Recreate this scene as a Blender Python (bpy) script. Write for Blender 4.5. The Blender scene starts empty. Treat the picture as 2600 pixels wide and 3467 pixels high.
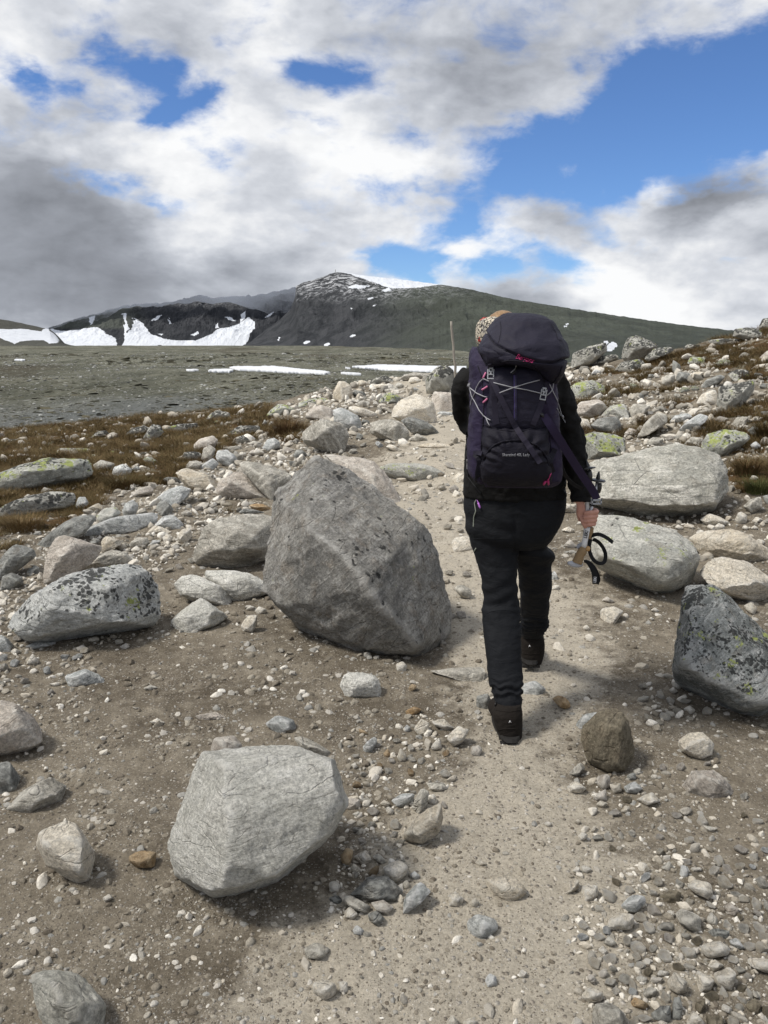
import bpy, bmesh, math, random
import numpy as np
from mathutils import Vector, Matrix
from mathutils.bvhtree import BVHTree

random.seed(7)
RNG = np.random.default_rng(7)
scene = bpy.context.scene
COL = scene.collection
R = math.radians

# ---------------------------------------------------------------- camera
F, CU, CV, PITCH, EYE = 2720.6, 1300.0, 1733.5, R(11.7), 1.60
cam_d = bpy.data.cameras.new('camera')
cam_d.sensor_fit = 'HORIZONTAL'
cam_d.sensor_width = 36.0
cam_d.lens = 36.0 * F / 2600.0
cam_d.clip_start = 0.05
cam_d.clip_end = 40000.0
cam = bpy.data.objects.new('camera', cam_d)
COL.objects.link(cam)
cam.location = (0, 0, EYE)
cam.rotation_euler = (R(90) - PITCH, 0, 0)
scene.camera = cam
CP, SP = math.cos(PITCH), math.sin(PITCH)

scene.view_settings.view_transform = 'Standard'
scene.view_settings.look = 'None'
scene.view_settings.exposure = 0.50
scene.view_settings.gamma = 1.0
scene.cycles.max_bounces = 6
scene.cycles.diffuse_bounces = 3
scene.cycles.volume_bounces = 3
scene.cycles.transparent_max_bounces = 8

SUN_EL, SUN_AZ = R(55), R(-108)      # azimuth measured from +Y towards +X
sun_d = bpy.data.lights.new('sun', 'SUN')
sun_d.energy = 2.6
sun_d.angle = R(11)
sun_d.color = (1.0, 0.95, 0.87)
sun = bpy.data.objects.new('sun', sun_d)
COL.objects.link(sun)
sdir = Vector((math.sin(SUN_AZ) * math.cos(SUN_EL), math.cos(SUN_AZ) * math.cos(SUN_EL), math.sin(SUN_EL)))
sun.rotation_euler = sdir.to_track_quat('Z', 'Y').to_euler()

# ---------------------------------------------------------------- pixel <-> world helpers (photo pixels, 2600 x 3467)
def ray(u, v):
    x = (np.asarray(u, float) - CU) / F
    y = (CV - np.asarray(v, float)) / F
    return np.stack([x, CP + y * SP, -SP + y * CP], -1)

def P(u, v, Y):
    d = ray(u, v)
    t = Y / d[..., 1]
    return np.array([0, 0, EYE]) + d * (t[..., None] if np.ndim(t) else t)

def proj(p):
    q = np.asarray(p, float) - np.array([0, 0, EYE])
    dep = q[..., 1] * CP - q[..., 2] * SP
    up = q[..., 1] * SP + q[..., 2] * CP
    dep = np.where(dep < 1e-3, 1e-3, dep)
    return CU + F * q[..., 0] / dep, CV - F * up / dep, dep

ZF = dict(A=(0, 1350, 2.552), B=(600, 1200, 3.318), C=(1050, 1200, 3.016), D=(550, 1550, 2.765),
          E=(0, 1750, 2.552), F=(1850, 1050, 2.212), G=(1850, 1500, 2.212), H=(1850, 2050, 2.212),
          I=(850, 2200, 1.952), J=(1850, 2650, 2.212), K=(1050, 2700, 1.952), L=(860, 1500, 2.370),
          M=(0, 2200, 1.276), N=(1300, 2200, 1.276), P=(1500, 1020, 2.552), Q=(1500, 1600, 2.3046),
          T=(0, 800, 1.276), G0=(0, 0, 0.63808))
def Z(fr, pts):
    x0, y0, k = ZF[fr]
    a = np.asarray(pts, float)
    b = a.copy()
    b[..., 0] = x0 + a[..., 0] / k
    b[..., 1] = y0 + a[..., 1] / k
    return b

# ---------------------------------------------------------------- world: Nishita sky + cloud deck
world = bpy.data.worlds.new('World')
scene.world = world
world.use_nodes = True
nt = world.node_tree
nt.nodes.clear()

class NB:
    """tiny node builder"""
    def __init__(s, nt): s.nt = nt
    def new(s, t, **kw):
        n = s.nt.nodes.new(t)
        for k, v in kw.items(): setattr(n, k, v)
        return n
    def put(s, sock, v):
        if v is None: return
        if isinstance(v, bpy.types.NodeSocket): s.nt.links.new(v, sock)
        else:
            try: sock.default_value = v
            except Exception:
                sock.default_value = tuple(v) + (1.0,) if len(v) == 3 else v
    def math(s, op, a, b=None, c=None, clamp=False):
        n = s.new('ShaderNodeMath', operation=op, use_clamp=clamp)
        s.put(n.inputs[0], a)
        if b is not None: s.put(n.inputs[1], b)
        if c is not None: s.put(n.inputs[2], c)
        return n.outputs[0]
    def vmath(s, op, a, b=None, out=0, scale=None):
        n = s.new('ShaderNodeVectorMath', operation=op)
        s.put(n.inputs[0], a)
        if b is not None: s.put(n.inputs[1], b)
        if scale is not None: s.put(n.inputs[3], scale)
        return n.outputs[out]
    def noise(s, vec, scale, detail=4, rough=0.55, dist=0.0, lac=2.0, col=False):
        n = s.new('ShaderNodeTexNoise')
        s.put(n.inputs['Vector'], vec)
        n.inputs['Scale'].default_value = scale
        n.inputs['Detail'].default_value = detail
        n.inputs['Roughness'].default_value = rough
        n.inputs['Lacunarity'].default_value = lac
        n.inputs['Distortion'].default_value = dist
        return n.outputs[1 if col else 0]
    def voro(s, vec, scale, feature='F1', out=0, rand=1.0):
        n = s.new('ShaderNodeTexVoronoi', feature=feature)
        s.put(n.inputs['Vector'], vec)
        n.inputs['Scale'].default_value = scale
        n.inputs['Randomness'].default_value = rand
        return n.outputs[out]
    def step(s, x, lo, hi, a=0.0, b=1.0, smooth=True):
        n = s.new('ShaderNodeMapRange', interpolation_type='SMOOTHSTEP' if smooth else 'LINEAR')
        s.put(n.inputs[0], x)
        for i, q in zip((1, 2, 3, 4), (lo, hi, a, b)): s.put(n.inputs[i], q)
        return n.outputs[0]
    def mix(s, fac, a, b, blend='MIX'):
        n = s.new('ShaderNodeMix', data_type='RGBA', blend_type=blend)
        s.put(n.inputs[0], fac)
        s.put(n.inputs[6], a); s.put(n.inputs[7], b)
        return n.outputs[2]
    def ramp(s, fac, stops, interp='LINEAR'):
        n = s.new('ShaderNodeValToRGB')
        s.put(n.inputs[0], fac)
        cr = n.color_ramp
        cr.interpolation = interp
        while len(cr.elements) < len(stops): cr.elements.new(0.5)
        for e, (p, c) in zip(cr.elements, stops):
            e.position = p
            e.color = tuple(c) + (1.0,)
        return n.outputs[0]

b = NB(nt)
tc = b.new('ShaderNodeTexCoord')
sky = b.new('ShaderNodeTexSky', sky_type='NISHITA')
sky.sun_disc = False
sky.sun_elevation = SUN_EL
sky.sun_rotation = SUN_AZ
sky.altitude = 1500
sky.air_density = 1.0
sky.dust_density = 0.4
sky.ozone_density = 2.2
D0 = b.vmath('NORMALIZE', tc.outputs['Generated'])
# direction stretched vertically so that blobs and billows come out wider than tall
D1 = b.vmath('MULTIPLY', D0, (1, 1, 1.9))
w1 = b.noise(D1, 2.6, 5, 0.55, col=True)
w1 = b.vmath('SUBTRACT', w1, (0.5, 0.5, 0.5))
DW = b.vmath('ADD', D1, b.vmath('SCALE', w1, scale=0.13))
w2 = b.vmath('SUBTRACT', b.noise(D1, 9.0, 5, 0.6, col=True), (0.5, 0.5, 0.5))
DW2 = b.vmath('ADD', DW, b.vmath('SCALE', w2, scale=0.10))

def blob_sum(vec, blobs):
    """blobs: page-pixel centre, radius (rad), weight -> sum of smooth bumps"""
    tot = None
    for (pu, pv, rad, wgt) in blobs:
        d = ray(pu / 0.63808, pv / 0.63808)
        d = d / np.linalg.norm(d)
        dist = b.vmath('DISTANCE', vec, (d[0], d[1], d[2] * 1.9), out=1)
        k = b.step(dist, 0.0, rad, wgt, 0.0)
        tot = k if tot is None else b.math('ADD', tot, k)
    return tot
BLUE = [(1600, 150, .20, 1.1), (1470, 200, .17, .9), (1400, 330, .20, .95), (1560, 320, .16, .7), (1250, 340, .13, .7), (1650, 60, .07, .5),
        (1090, 360, .11, .75), (1270, 440, .09, .5), (1000, 440, .09, .7), (1130, 400, .07, .4),
        (130, 165, .07, .8), (75, 180, .05, .65), (60, 150, .04, .5), (205, 100, .06, 1.0), (250, 70, .04, .6), (270, 150, .06, .8), (330, 130, .05, .6), (400, 215, .075, .9), (350, 235, .045, .7), (450, 195, .045, .7),
        (680, 150, .06, .72), (735, 170, .05, .6), (640, 225, .035, .5), (560, 70, .045, .6), (500, 95, .03, .4),
        (215, 400, .07, 1.0), (285, 405, .05, .8), (410, 435, .05, .8), (350, 430, .035, .5), (465, 350, .03, .6), (370, 300, .03, .4), (190, 330, .03, .4),
        (800, 405, .045, .8), (690, 250, .03, .4), (770, 260, .03, .3), (850, 555, .085, 1.1), (930, 575, .06, .8), (800, 535, .05, .7), (960, 490, .06, .7), (900, 395, .05, .6), (1150, 565, .085, .9), (1060, 580, .06, .6),
        (1230, 580, .05, .5), (1620, 560, .03, .4), (1280, 510, .05, .4), (950, 590, .05, .4)]
CLOUD = [(-80, 560, .45, 1.6), (120, 500, .16, .7), (330, 620, .28, 1.2), (700, 680, .2, .8), (1500, 700, .25, .9), (1500, 480, .08, .8), (1400, 450, .06, .5), (1120, 420, .07, .6), (1240, 475, .06, .5), (1130, 270, .09, .6), (1600, 470, .14, 1.1), (1100, 200, .16, .6), (1230, 200, .08, .5),
         (1450, 320, .05, .45), (120, 310, .09, .6), (350, 340, .06, .6), (640, 340, .12, .5), (880, 350, .05, .5), (300, 40, .1, .6), (110, 100, .05, .6), (400, 110, .06, .6), (240, 210, .05, .6),
         (1250, 110, .09, .6), (1500, 15, .12, .8), (870, 480, .08, .5), (560, 480, .12, .5), (60, 60, .1, .5), (700, 560, .1, .5), (1000, 540, .05, .5), (1100, 610, .06, .5), (1350, 600, .12, .6), (20, 240, .05, .6), (550, 190, .06, .5)]
blue = blob_sum(DW2, BLUE)
cl = blob_sum(DW2, CLOUD)
n_big = b.noise(D1, 3.6, 6, 0.55, dist=0.1)
n_med = b.noise(DW, 10.5, 8, 0.58)
n_fin = b.noise(DW, 26.0, 7, 0.58)
cov = b.math('ADD', b.math('MULTIPLY', n_big, 0.45), b.math('MULTIPLY', n_med, 2.0))
cov = b.math('ADD', cov, b.math('MULTIPLY', n_fin, 0.75))
cov = b.math('SUBTRACT', cov, 0.92)
cov = b.math('ADD', cov, b.math('MULTIPLY', cl, 0.42))
cov = b.math('SUBTRACT', cov, b.math('MULTIPLY', blue, 0.62))
mask = b.step(cov, 0.05, 0.86)
# grey undersides and bright tops
GREY = [(-60, 540, .46, .62), (60, 420, .22, .28), (-20, 330, .16, .25), (330, 640, .25, .45), (640, 570, .13, .5), (1130, 420, .09, .8), (1240, 475, .07, .5), (1560, 420, .10, .85),
        (1100, 120, .28, .22), (1200, 160, .14, .15), (900, 100, .2, .12), (700, 60, .25, .12), (1450, 540, .16, .25), (880, 460, .12, .28), (220, 40, .18, .22), (1620, 420, .1, .5), (1000, 250, .14, .22),
        (1450, 315, .07, .7), (1130, 640, .12, .45), (850, 250, .12, .15), (1380, 500, .1, .25), (1500, 640, .10, .15), (0, 120, .14, .15)]
WHITE = [(330, 330, .12, .45), (480, 280, .1, .35), (600, 320, .13, .4), (800, 340, .1, .35), (450, 470, .1, .45), (380, 510, .08, .4), (880, 360, .06, .3), (1440, 660, .16, .4), (1440, 410, .05, .9), (1050, 540, .08, .4),
         (200, 260, .10, .35), (1300, 600, .1, .4), (1640, 470, .05, .6), (1200, 600, .06, .4), (60, 110, .10, .35), (420, 370, .08, .25), (560, 130, .08, .25)]
gsum = b.math('MULTIPLY', blob_sum(DW2, GREY), 1.0)
wsum = blob_sum(DW2, WHITE)
DS = b.vmath('ADD', D1, b.vmath('SCALE', w1, scale=0.07))
n_sh = b.noise(DS, 5.5, 5, 0.5)
s_med = b.noise(DS, 11.0, 5, 0.5); s_fin = b.noise(DS, 30.0, 5, 0.52)
# relief: billows are brighter on the side facing the sun
n_up = b.noise(b.vmath('ADD', DS, (-0.016, 0.0, 0.040)), 11.0, 5, 0.5)
n_fu = b.noise(b.vmath('ADD', DS, (-0.006, 0.0, 0.015)), 30.0, 5, 0.52)
rel = b.math('ADD', b.math('MULTIPLY', b.math('SUBTRACT', n_up, s_med), 1.25), b.math('MULTIPLY', b.math('SUBTRACT', n_fu, s_fin), 0.42))
shade = b.math('ADD', b.math('MULTIPLY', n_sh, 1.5), b.math('MULTIPLY', s_med, 0.5))
shade = b.math('SUBTRACT', shade, 0.70)
shade = b.math('ADD', shade, rel)
shade = b.math('ADD', shade, gsum)
shade = b.math('SUBTRACT', shade, b.math('MULTIPLY', wsum, 0.85))
# thin cloud at the rims lets more light through
shade = b.math('SUBTRACT', shade, b.math('MULTIPLY', b.step(cov, 0.95, 0.45), 0.10))
ccol = b.ramp(b.math('MULTIPLY', b.math('ADD', shade, 0.10), 0.60), [(0.06, (0.69, 0.695, 0.70)), (0.168, (0.62, 0.628, 0.642)), (0.30, (0.485, 0.503, 0.538)), (0.49, (0.345, 0.364, 0.402)), (0.66, (0.245, 0.260, 0.292)), (1.0, (0.15, 0.16, 0.18))])
skyc = b.mix(1.0, sky.outputs[0], (0.054, 0.070, 0.093, 1), 'MULTIPLY')
out_c = b.mix(mask, skyc, ccol)
# below the horizon: the grey-brown of the far land, so that nothing bright shines up
z_ = b.new('ShaderNodeSeparateXYZ'); b.put(z_.inputs[0], D0)
out_c = b.mix(b.step(z_.outputs[2], -0.05, -0.01), (0.12, 0.12, 0.11, 1), out_c)
bg = b.new('ShaderNodeBackground')
b.put(bg.inputs[0], out_c)
bg.inputs[1].default_value = 1.0
wo = b.new('ShaderNodeOutputWorld')
nt.links.new(bg.outputs[0], wo.inputs[0])
try:
    world.cycles.sampling_method = 'MANUAL'; world.cycles.sample_map_resolution = 512
except Exception: pass
# ---------------------------------------------------------------- numpy noise
_perm = np.random.default_rng(11).permutation(256).astype(np.int32)
_perm = np.concatenate([_perm, _perm, _perm])
_g = np.random.default_rng(12).normal(size=(256, 3)).astype(np.float32)
_g /= np.linalg.norm(_g, axis=1, keepdims=True)
def perlin(p):
    p = np.asarray(p, np.float32)
    i = np.floor(p).astype(np.int32)
    f = p - i
    i &= 255
    w = f * f * f * (f * (f * 6 - 15) + 10)
    def cor(dx, dy, dz):
        h = _perm[_perm[_perm[(i[:, 0] + dx) & 255] + ((i[:, 1] + dy) & 255)] + ((i[:, 2] + dz) & 255)]
        g = _g[h]
        return g[:, 0] * (f[:, 0] - dx) + g[:, 1] * (f[:, 1] - dy) + g[:, 2] * (f[:, 2] - dz)
    x, y, z = w[:, 0], w[:, 1], w[:, 2]
    a = cor(0, 0, 0) * (1 - x) + cor(1, 0, 0) * x
    c = cor(0, 1, 0) * (1 - x) + cor(1, 1, 0) * x
    d = cor(0, 0, 1) * (1 - x) + cor(1, 0, 1) * x
    e = cor(0, 1, 1) * (1 - x) + cor(1, 1, 1) * x
    return (a * (1 - y) + c * y) * (1 - z) + (d * (1 - y) + e * y) * z
def fbm(p, octv=4, gain=0.5, lac=2.03, ridged=False):
    p = np.asarray(p, np.float32)
    s = np.zeros(len(p), np.float32); a = 1.0; q = p.copy()
    for k in range(octv):
        n = perlin(q)
        s += a * ((0.5 - np.abs(n) * 1.6) if ridged else n)
        q = q * lac + 17.3; a *= gain
    return s
def fbm2(x, y, octv=4, gain=0.5, z=0.0, ridged=False):
    return fbm(np.stack([x.ravel(), y.ravel(), np.full(x.size, z)], -1), octv, gain, ridged=ridged).reshape(x.shape)
def sstep(x, a, b_):
    t = np.clip((x - a) / (b_ - a), 0, 1)
    return t * t * (3 - 2 * t)

# ---------------------------------------------------------------- object helpers
def tag(o, label=None, cat=None, group=None, kind=None):
    if label: o['label'] = label
    if cat: o['category'] = cat
    if group: o['group'] = group
    if kind: o['kind'] = kind
    return o
def mesh_from(name, V, Fc, smooth=True):
    V = np.asarray(V, np.float32); Fc = np.asarray(Fc, np.int32)
    m = bpy.data.meshes.new(name)
    m.vertices.add(len(V)); m.vertices.foreach_set('co', V.ravel())
    k = Fc.shape[1]
    m.loops.add(Fc.size); m.loops.foreach_set('vertex_index', Fc.ravel())
    m.polygons.add(len(Fc)); m.polygons.foreach_set('loop_start', np.arange(len(Fc), dtype=np.int32) * k)
    if smooth: m.polygons.foreach_set('use_smooth', np.ones(len(Fc), bool))
    m.update(calc_edges=True)
    return m
def link(name, me, mat=None, parent=None, loc=None):
    o = bpy.data.objects.new(name, me)
    COL.objects.link(o)
    if mat is not None and me is not None and len(me.materials) == 0: me.materials.append(mat)
    if loc is not None: o.location = loc
    if parent is not None:
        o.parent = parent
        o.matrix_parent_inverse = Matrix.Translation(-Vector(parent.location))
    return o
def empty(name, loc):
    o = bpy.data.objects.new(name, None)
    COL.objects.link(o); o.location = loc
    return o
def attr(me, name, vals):
    a = me.attributes.new(name, 'FLOAT', 'POINT')
    a.data.foreach_set('value', np.asarray(vals, np.float32).ravel())
def grid_faces(nr, nc):
    i = np.arange(nr - 1)[:, None] * nc + np.arange(nc - 1)[None, :]
    i = i.ravel()
    return np.stack([i, i + 1, i + nc + 1, i + nc], -1)
def in_poly(u, v, poly):
    poly = np.asarray(poly, float)
    c = np.zeros(np.shape(u), bool)
    x0, y0 = poly[-1]
    for x1, y1 in poly:
        with np.errstate(divide='ignore', invalid='ignore'):
            hit = ((y1 > v) != (y0 > v)) & (u < (x0 - x1) * (v - y1) / (y0 - y1 + 1e-12) + x1)
        c ^= hit
        x0, y0 = x1, y1
    return c

# ---------------------------------------------------------------- materials
def new_mat(name):
    m = bpy.data.materials.new(name); m.use_nodes = True
    m.node_tree.nodes.clear()
    return m, NB(m.node_tree)
def finish(m, b, col, rough=0.85, bump=None, bstr=0.5, bdist=0.01, spec=0.3, metal=0.0, sheen=0.0, normal=None):
    p = b.new('ShaderNodeBsdfPrincipled')
    b.put(p.inputs['Base Color'], col)
    b.put(p.inputs['Roughness'], rough)
    p.inputs['Specular IOR Level'].default_value = spec
    b.put(p.inputs['Metallic'], metal)
    if sheen: p.inputs['Sheen Weight'].default_value = sheen
    if bump is not None:
        bm_ = b.new('ShaderNodeBump')
        b.put(bm_.inputs['Height'], bump)
        bm_.inputs['Strength'].default_value = bstr
        bm_.inputs['Distance'].default_value = bdist
        b.nt.links.new(bm_.outputs[0], p.inputs['Normal'])
    o = b.new('ShaderNodeOutputMaterial')
    b.nt.links.new(p.outputs[0], o.inputs[0])
    return m
def A_(b, name):
    n = b.new('ShaderNodeAttribute'); n.attribute_name = name
    return n.outputs['Fac']

def rock_mat(name, c1, c2, vein, band=0.5, green=0.0, black=0.0, warm=0.25, sc=1.0, tilt=None, spot=22.0):
    m, b = new_mat(name)
    tcn = b.new('ShaderNodeTexCoord'); oi = b.new('ShaderNodeObjectInfo')
    rnd = oi.outputs['Random']
    off = b.vmath('SCALE', b.vmath('MULTIPLY', (37.0, 91.0, 53.0), (1, 1, 1)), scale=rnd)
    co = b.vmath('ADD', tcn.outputs['Object'], off)
    rot = b.new('ShaderNodeVectorRotate', rotation_type='AXIS_ANGLE')
    b.put(rot.inputs['Vector'], tcn.outputs['Object'])
    rot.inputs['Axis'].default_value = (0.25, 1.0, 0.1)
    b.put(rot.inputs['Angle'], tilt if tilt is not None else b.math('MULTIPLY', b.math('SUBTRACT', rnd, 0.5), 1.9))
    ro = b.vmath('ADD', rot.outputs[0], off)
    big = b.noise(co, 3.2 * sc, 7, 0.66, dist=0.15)
    fine = b.noise(co, 70 * sc, 6, 0.85)
    mid = b.noise(co, 14 * sc, 6, 0.65, dist=0.3)
    st = b.noise(b.vmath('MULTIPLY', ro, (2.2, 2.2, 15.0)), 2.0 * sc, 9, 0.72, dist=0.3)
    st2 = b.noise(b.vmath('MULTIPLY', ro, (3.0, 3.0, 40.0)), 2.4 * sc, 6, 0.7, dist=0.25)
    base = b.mix(b.step(big, 0.38, 0.62), c1, c2)
    base = b.mix(b.math('MULTIPLY', b.step(st, 0.53, 0.62), band), base, vein)
    dk = tuple(c * (0.5 if c1[0] < 0.4 else 0.66) for c in c1[:3])
    base = b.mix(b.math('MULTIPLY', b.step(st2, 0.57, 0.66), band * 0.85), base, dk)
    # fractures and crusty patches
    cw = b.vmath('ADD', b.vmath('MULTIPLY', ro, (1.0, 1.0, 1.9)), b.vmath('SCALE', b.noise(co, 4.0 * sc, 5, 0.65, col=True), scale=0.09))
    crk = b.voro(b.vmath('MULTIPLY', cw, (0.8, 0.8, 2.6)), 2.6 * sc, feature='DISTANCE_TO_EDGE')
    crk2 = b.voro(cw, 8.5 * sc, feature='DISTANCE_TO_EDGE')
    ck = b.math('MULTIPLY', b.step(crk, 0.016, 0.0), b.step(big, 0.44, 0.56))
    ck2 = b.math('MULTIPLY', b.step(crk2, 0.03, 0.0), b.step(mid, 0.50, 0.6))
    base = b.mix(b.math('MULTIPLY', ck, 0.35), base, dk)
    base = b.mix(b.math('MULTIPLY', ck2, 0.3), base, dk)
    pat = b.noise(b.vmath('MULTIPLY', ro, (1, 1, 1.3)), 8.0 * sc, 14, 0.84, dist=0.12)
    base = b.mix(b.step(pat, 0.535, 0.565, 0, 0.50), base, vein)
    base = b.mix(b.step(pat, 0.455, 0.43, 0, 0.42), base, dk)
    base = b.mix(b.math('MULTIPLY', b.step(mid, 0.48, 0.72), warm), base, (0.30, 0.235, 0.165))
    # salt-and-pepper grain
    gr = b.step(fine, 0.38, 0.62, 0.60, 1.38, False)
    cg = b.new('ShaderNodeCombineXYZ')
    for i in range(3): b.put(cg.inputs[i], gr)
    base = b.mix(1.0, base, cg.outputs[0], 'MULTIPLY')
    base = b.mix(b.math('MULTIPLY', b.step(fine, 0.60, 0.68), 0.45), base, vein)
    tint = b.math('ADD', b.math('MULTIPLY', rnd, 0.22), 0.93)
    ct = b.new('ShaderNodeCombineXYZ')
    for i in range(3): b.put(ct.inputs[i], tint)
    base = b.mix(1.0, base, ct.outputs[0], 'MULTIPLY')
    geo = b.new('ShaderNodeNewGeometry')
    # fresh, paler rock along the chipped edges, doubling as painted-in ridge highlights
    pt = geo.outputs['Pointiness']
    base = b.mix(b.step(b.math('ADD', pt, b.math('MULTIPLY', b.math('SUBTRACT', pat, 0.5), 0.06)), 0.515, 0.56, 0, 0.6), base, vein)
    sx = b.new('ShaderNodeSeparateXYZ'); b.put(sx.inputs[0], geo.outputs['Normal'])
    up = b.step(sx.outputs[2], -0.1, 0.7)
    lich = None
    if black > 0:
        v1 = b.voro(b.vmath('ADD', co, b.vmath('SCALE', b.noise(co, 22, 4, col=True), scale=0.05)), spot * sc, out=0)
        nb_ = b.noise(co, 5.5 * sc, 6, 0.7)
        thr = b.math('SUBTRACT', b.math('MULTIPLY', b.math('SUBTRACT', nb_, 0.5 - 0.28 * (black - 0.5)), 2.6), v1)
        kb = b.math('MULTIPLY', b.step(thr, -0.38, -0.20, 0, 0.86), b.step(up, 0.0, 0.35))
        base = b.mix(kb, base, (0.026, 0.027, 0.027))
        lich = kb
    if green > 0:
        ng = b.noise(b.vmath('ADD', co, (9, 4, 2)), 6.5 * sc, 8, 0.72)
        ng2 = b.noise(co, 60 * sc, 3, 0.6)
        kg = b.step(b.math('ADD', ng, b.math('MULTIPLY', b.math('SUBTRACT', ng2, 0.5), 0.16)), 0.66 - 0.22 * green, 0.70 - 0.22 * green)
        kg = b.math('MULTIPLY', kg, b.step(up, 0.1, 0.4))
        kg = b.math('MULTIPLY', kg, b.step(pat, 0.42, 0.50))
        base = b.mix(kg, base, b.mix(ng2, (0.22, 0.27, 0.07, 1), (0.50, 0.54, 0.20, 1)))
    h = b.math('ADD', b.math('MULTIPLY', big, 0.6), b.math('MULTIPLY', mid, 0.55))
    h = b.math('ADD', h, b.math('MULTIPLY', st, 0.5))
    h = b.math('ADD', h, b.math('MULTIPLY', fine, 0.22))
    h = b.math('ADD', h, b.math('MULTIPLY', st2, 0.3))
    h = b.math('ADD', h, b.math('MULTIPLY', pat, 0.7))
    h = b.math('SUBTRACT', h, b.math('MULTIPLY', ck, 0.3)); h = b.math('SUBTRACT', h, b.math('MULTIPLY', ck2, 0.2))
    return finish(m, b, base, 0.9, h, 1.0, 0.045 / sc, spec=0.15)

ROCK = {
 'g': rock_mat('grey gneiss', (0.339, 0.320, 0.276), (0.490, 0.463, 0.402), (0.778, 0.744, 0.659), 0.6),
 'G': rock_mat('brown grey gneiss boulder', (0.235, 0.230, 0.215), (0.335, 0.322, 0.292), (0.58, 0.565, 0.53), 0.42, green=0.02, black=0.20, warm=0.34, sc=0.9, tilt=0.75),
 'F': rock_mat('pale green grey schist', (0.57, 0.56, 0.505), (0.69, 0.675, 0.615), (0.80, 0.785, 0.73), 0.5, warm=0.08, sc=1.3, tilt=0.1),
 'w': rock_mat('white quartzite', (0.66, 0.60, 0.495), (0.78, 0.715, 0.60), (0.80, 0.775, 0.71), 0.35, warm=0.15),
 't': rock_mat('tan quartzite', (0.53, 0.46, 0.35), (0.62, 0.56, 0.46), (0.74, 0.70, 0.61), 0.5, warm=0.3),
 'o': rock_mat('orange sandstone', (0.396, 0.257, 0.130), (0.440, 0.326, 0.200), (0.550, 0.441, 0.300), 0.35, warm=0.3),
 'p': rock_mat('pinkish gneiss', (0.451, 0.401, 0.345), (0.577, 0.521, 0.454), (0.753, 0.715, 0.642), 0.5, warm=0.25),
 'd': rock_mat('dark schist', (0.179, 0.181, 0.170), (0.276, 0.275, 0.255), (0.497, 0.501, 0.464), 0.45),
 'b': rock_mat('brown schist', (0.149, 0.129, 0.092), (0.218, 0.188, 0.137), (0.345, 0.302, 0.221), 0.45, warm=0.3, tilt=1.45),
 'u': rock_mat('blue grey gneiss', (0.384, 0.400, 0.387), (0.551, 0.558, 0.532), (0.800, 0.800, 0.780), 0.5, warm=0.08),
 'k': rock_mat('gneiss under black lichen', (0.335, 0.329, 0.296), (0.464, 0.455, 0.404), (0.644, 0.632, 0.567), 0.4, green=0.28, black=0.92),
 'K': rock_mat('dark boulder crusted with lichen', (0.145, 0.155, 0.150), (0.289, 0.303, 0.293), (0.550, 0.550, 0.532), 0.5, green=0.40, black=0.60, sc=1.7, spot=36.0),
 'y': rock_mat('gneiss with yellow green lichen', (0.309, 0.316, 0.284), (0.464, 0.464, 0.411), (0.670, 0.670, 0.604), 0.4, green=0.72, black=0.6),
 's': rock_mat('white gneiss with black spots', (0.528, 0.541, 0.525), (0.660, 0.667, 0.635), (0.818, 0.818, 0.778), 0.55, green=0.30, black=0.60, warm=0.1, tilt=-0.3, spot=34.0),
 'l': rock_mat('pale gneiss with green lichen', (0.403, 0.403, 0.365), (0.551, 0.541, 0.485), (0.739, 0.726, 0.655), 0.5, green=0.42, black=0.1, warm=0.28),
 'S': rock_mat('pale streaked gneiss', (0.389, 0.382, 0.337), (0.546, 0.530, 0.465), (0.791, 0.763, 0.688), 0.7, warm=0.22, sc=0.8, tilt=0.08),
}

# snow
m, b = new_mat('old snow')
g_ = b.new('ShaderNodeNewGeometry')
SNOW = finish(m, b, b.mix(b.noise(g_.outputs[0], 0.03, 5), (0.55, 0.57, 0.60, 1), (0.74, 0.75, 0.76, 1)), 0.6, b.noise(g_.outputs[0], 0.05, 6), 0.4, 3.0)

# ---------------------------------------------------------------- terrain
SIL = np.array([(-900, 1500), (0, 1466), (310, 1434), (650, 1408), (880, 1378), (1000, 1350), (1100, 1325), (1300, 1290), (1500, 1268), (1700, 1258),
                (1930, 1254), (2050, 1232), (2200, 1208), (2350, 1172), (2500, 1138), (2600, 1112), (3200, 1040)], float)
_d = ray(SIL[:, 0], SIL[:, 1])
AZS = np.arctan2(_d[:, 0], _d[:, 1])
RC = 22.0
ZCS = EYE + RC * _d[:, 2] / np.hypot(_d[:, 0], _d[:, 1])
def ground_z(x, y, fine=True):
    x = np.asarray(x, float); y = np.asarray(y, float)
    r = np.hypot(x, y); a = np.arctan2(x, y)
    zc = np.interp(a, AZS, ZCS)
    zc = zc * (1 - sstep(np.abs(a), 0.9, 1.8))
    g = np.clip((r - 4.5) / (RC - 4.5), 0, 1) ** 1.25
    h = zc * g
    k = r - RC - 0.5
    h = h - 0.33 * np.where(k > 0, k - 1.5 * (1 - np.exp(-np.clip(k, 0, 99) / 1.5)), 0)
    n = fbm2(x / 2.3, y / 2.3, 3) * 0.16 * np.clip(r / 14, 0.12, 1.0)
    n += fbm2(x / 0.5, y / 0.5, 3, z=3.0) * 0.045 * np.clip(r / 8, 0.35, 1.2)
    if fine: n += fbm2(x / 0.09, y / 0.09, 3, z=5.0) * 0.009
    return h + n
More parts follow.
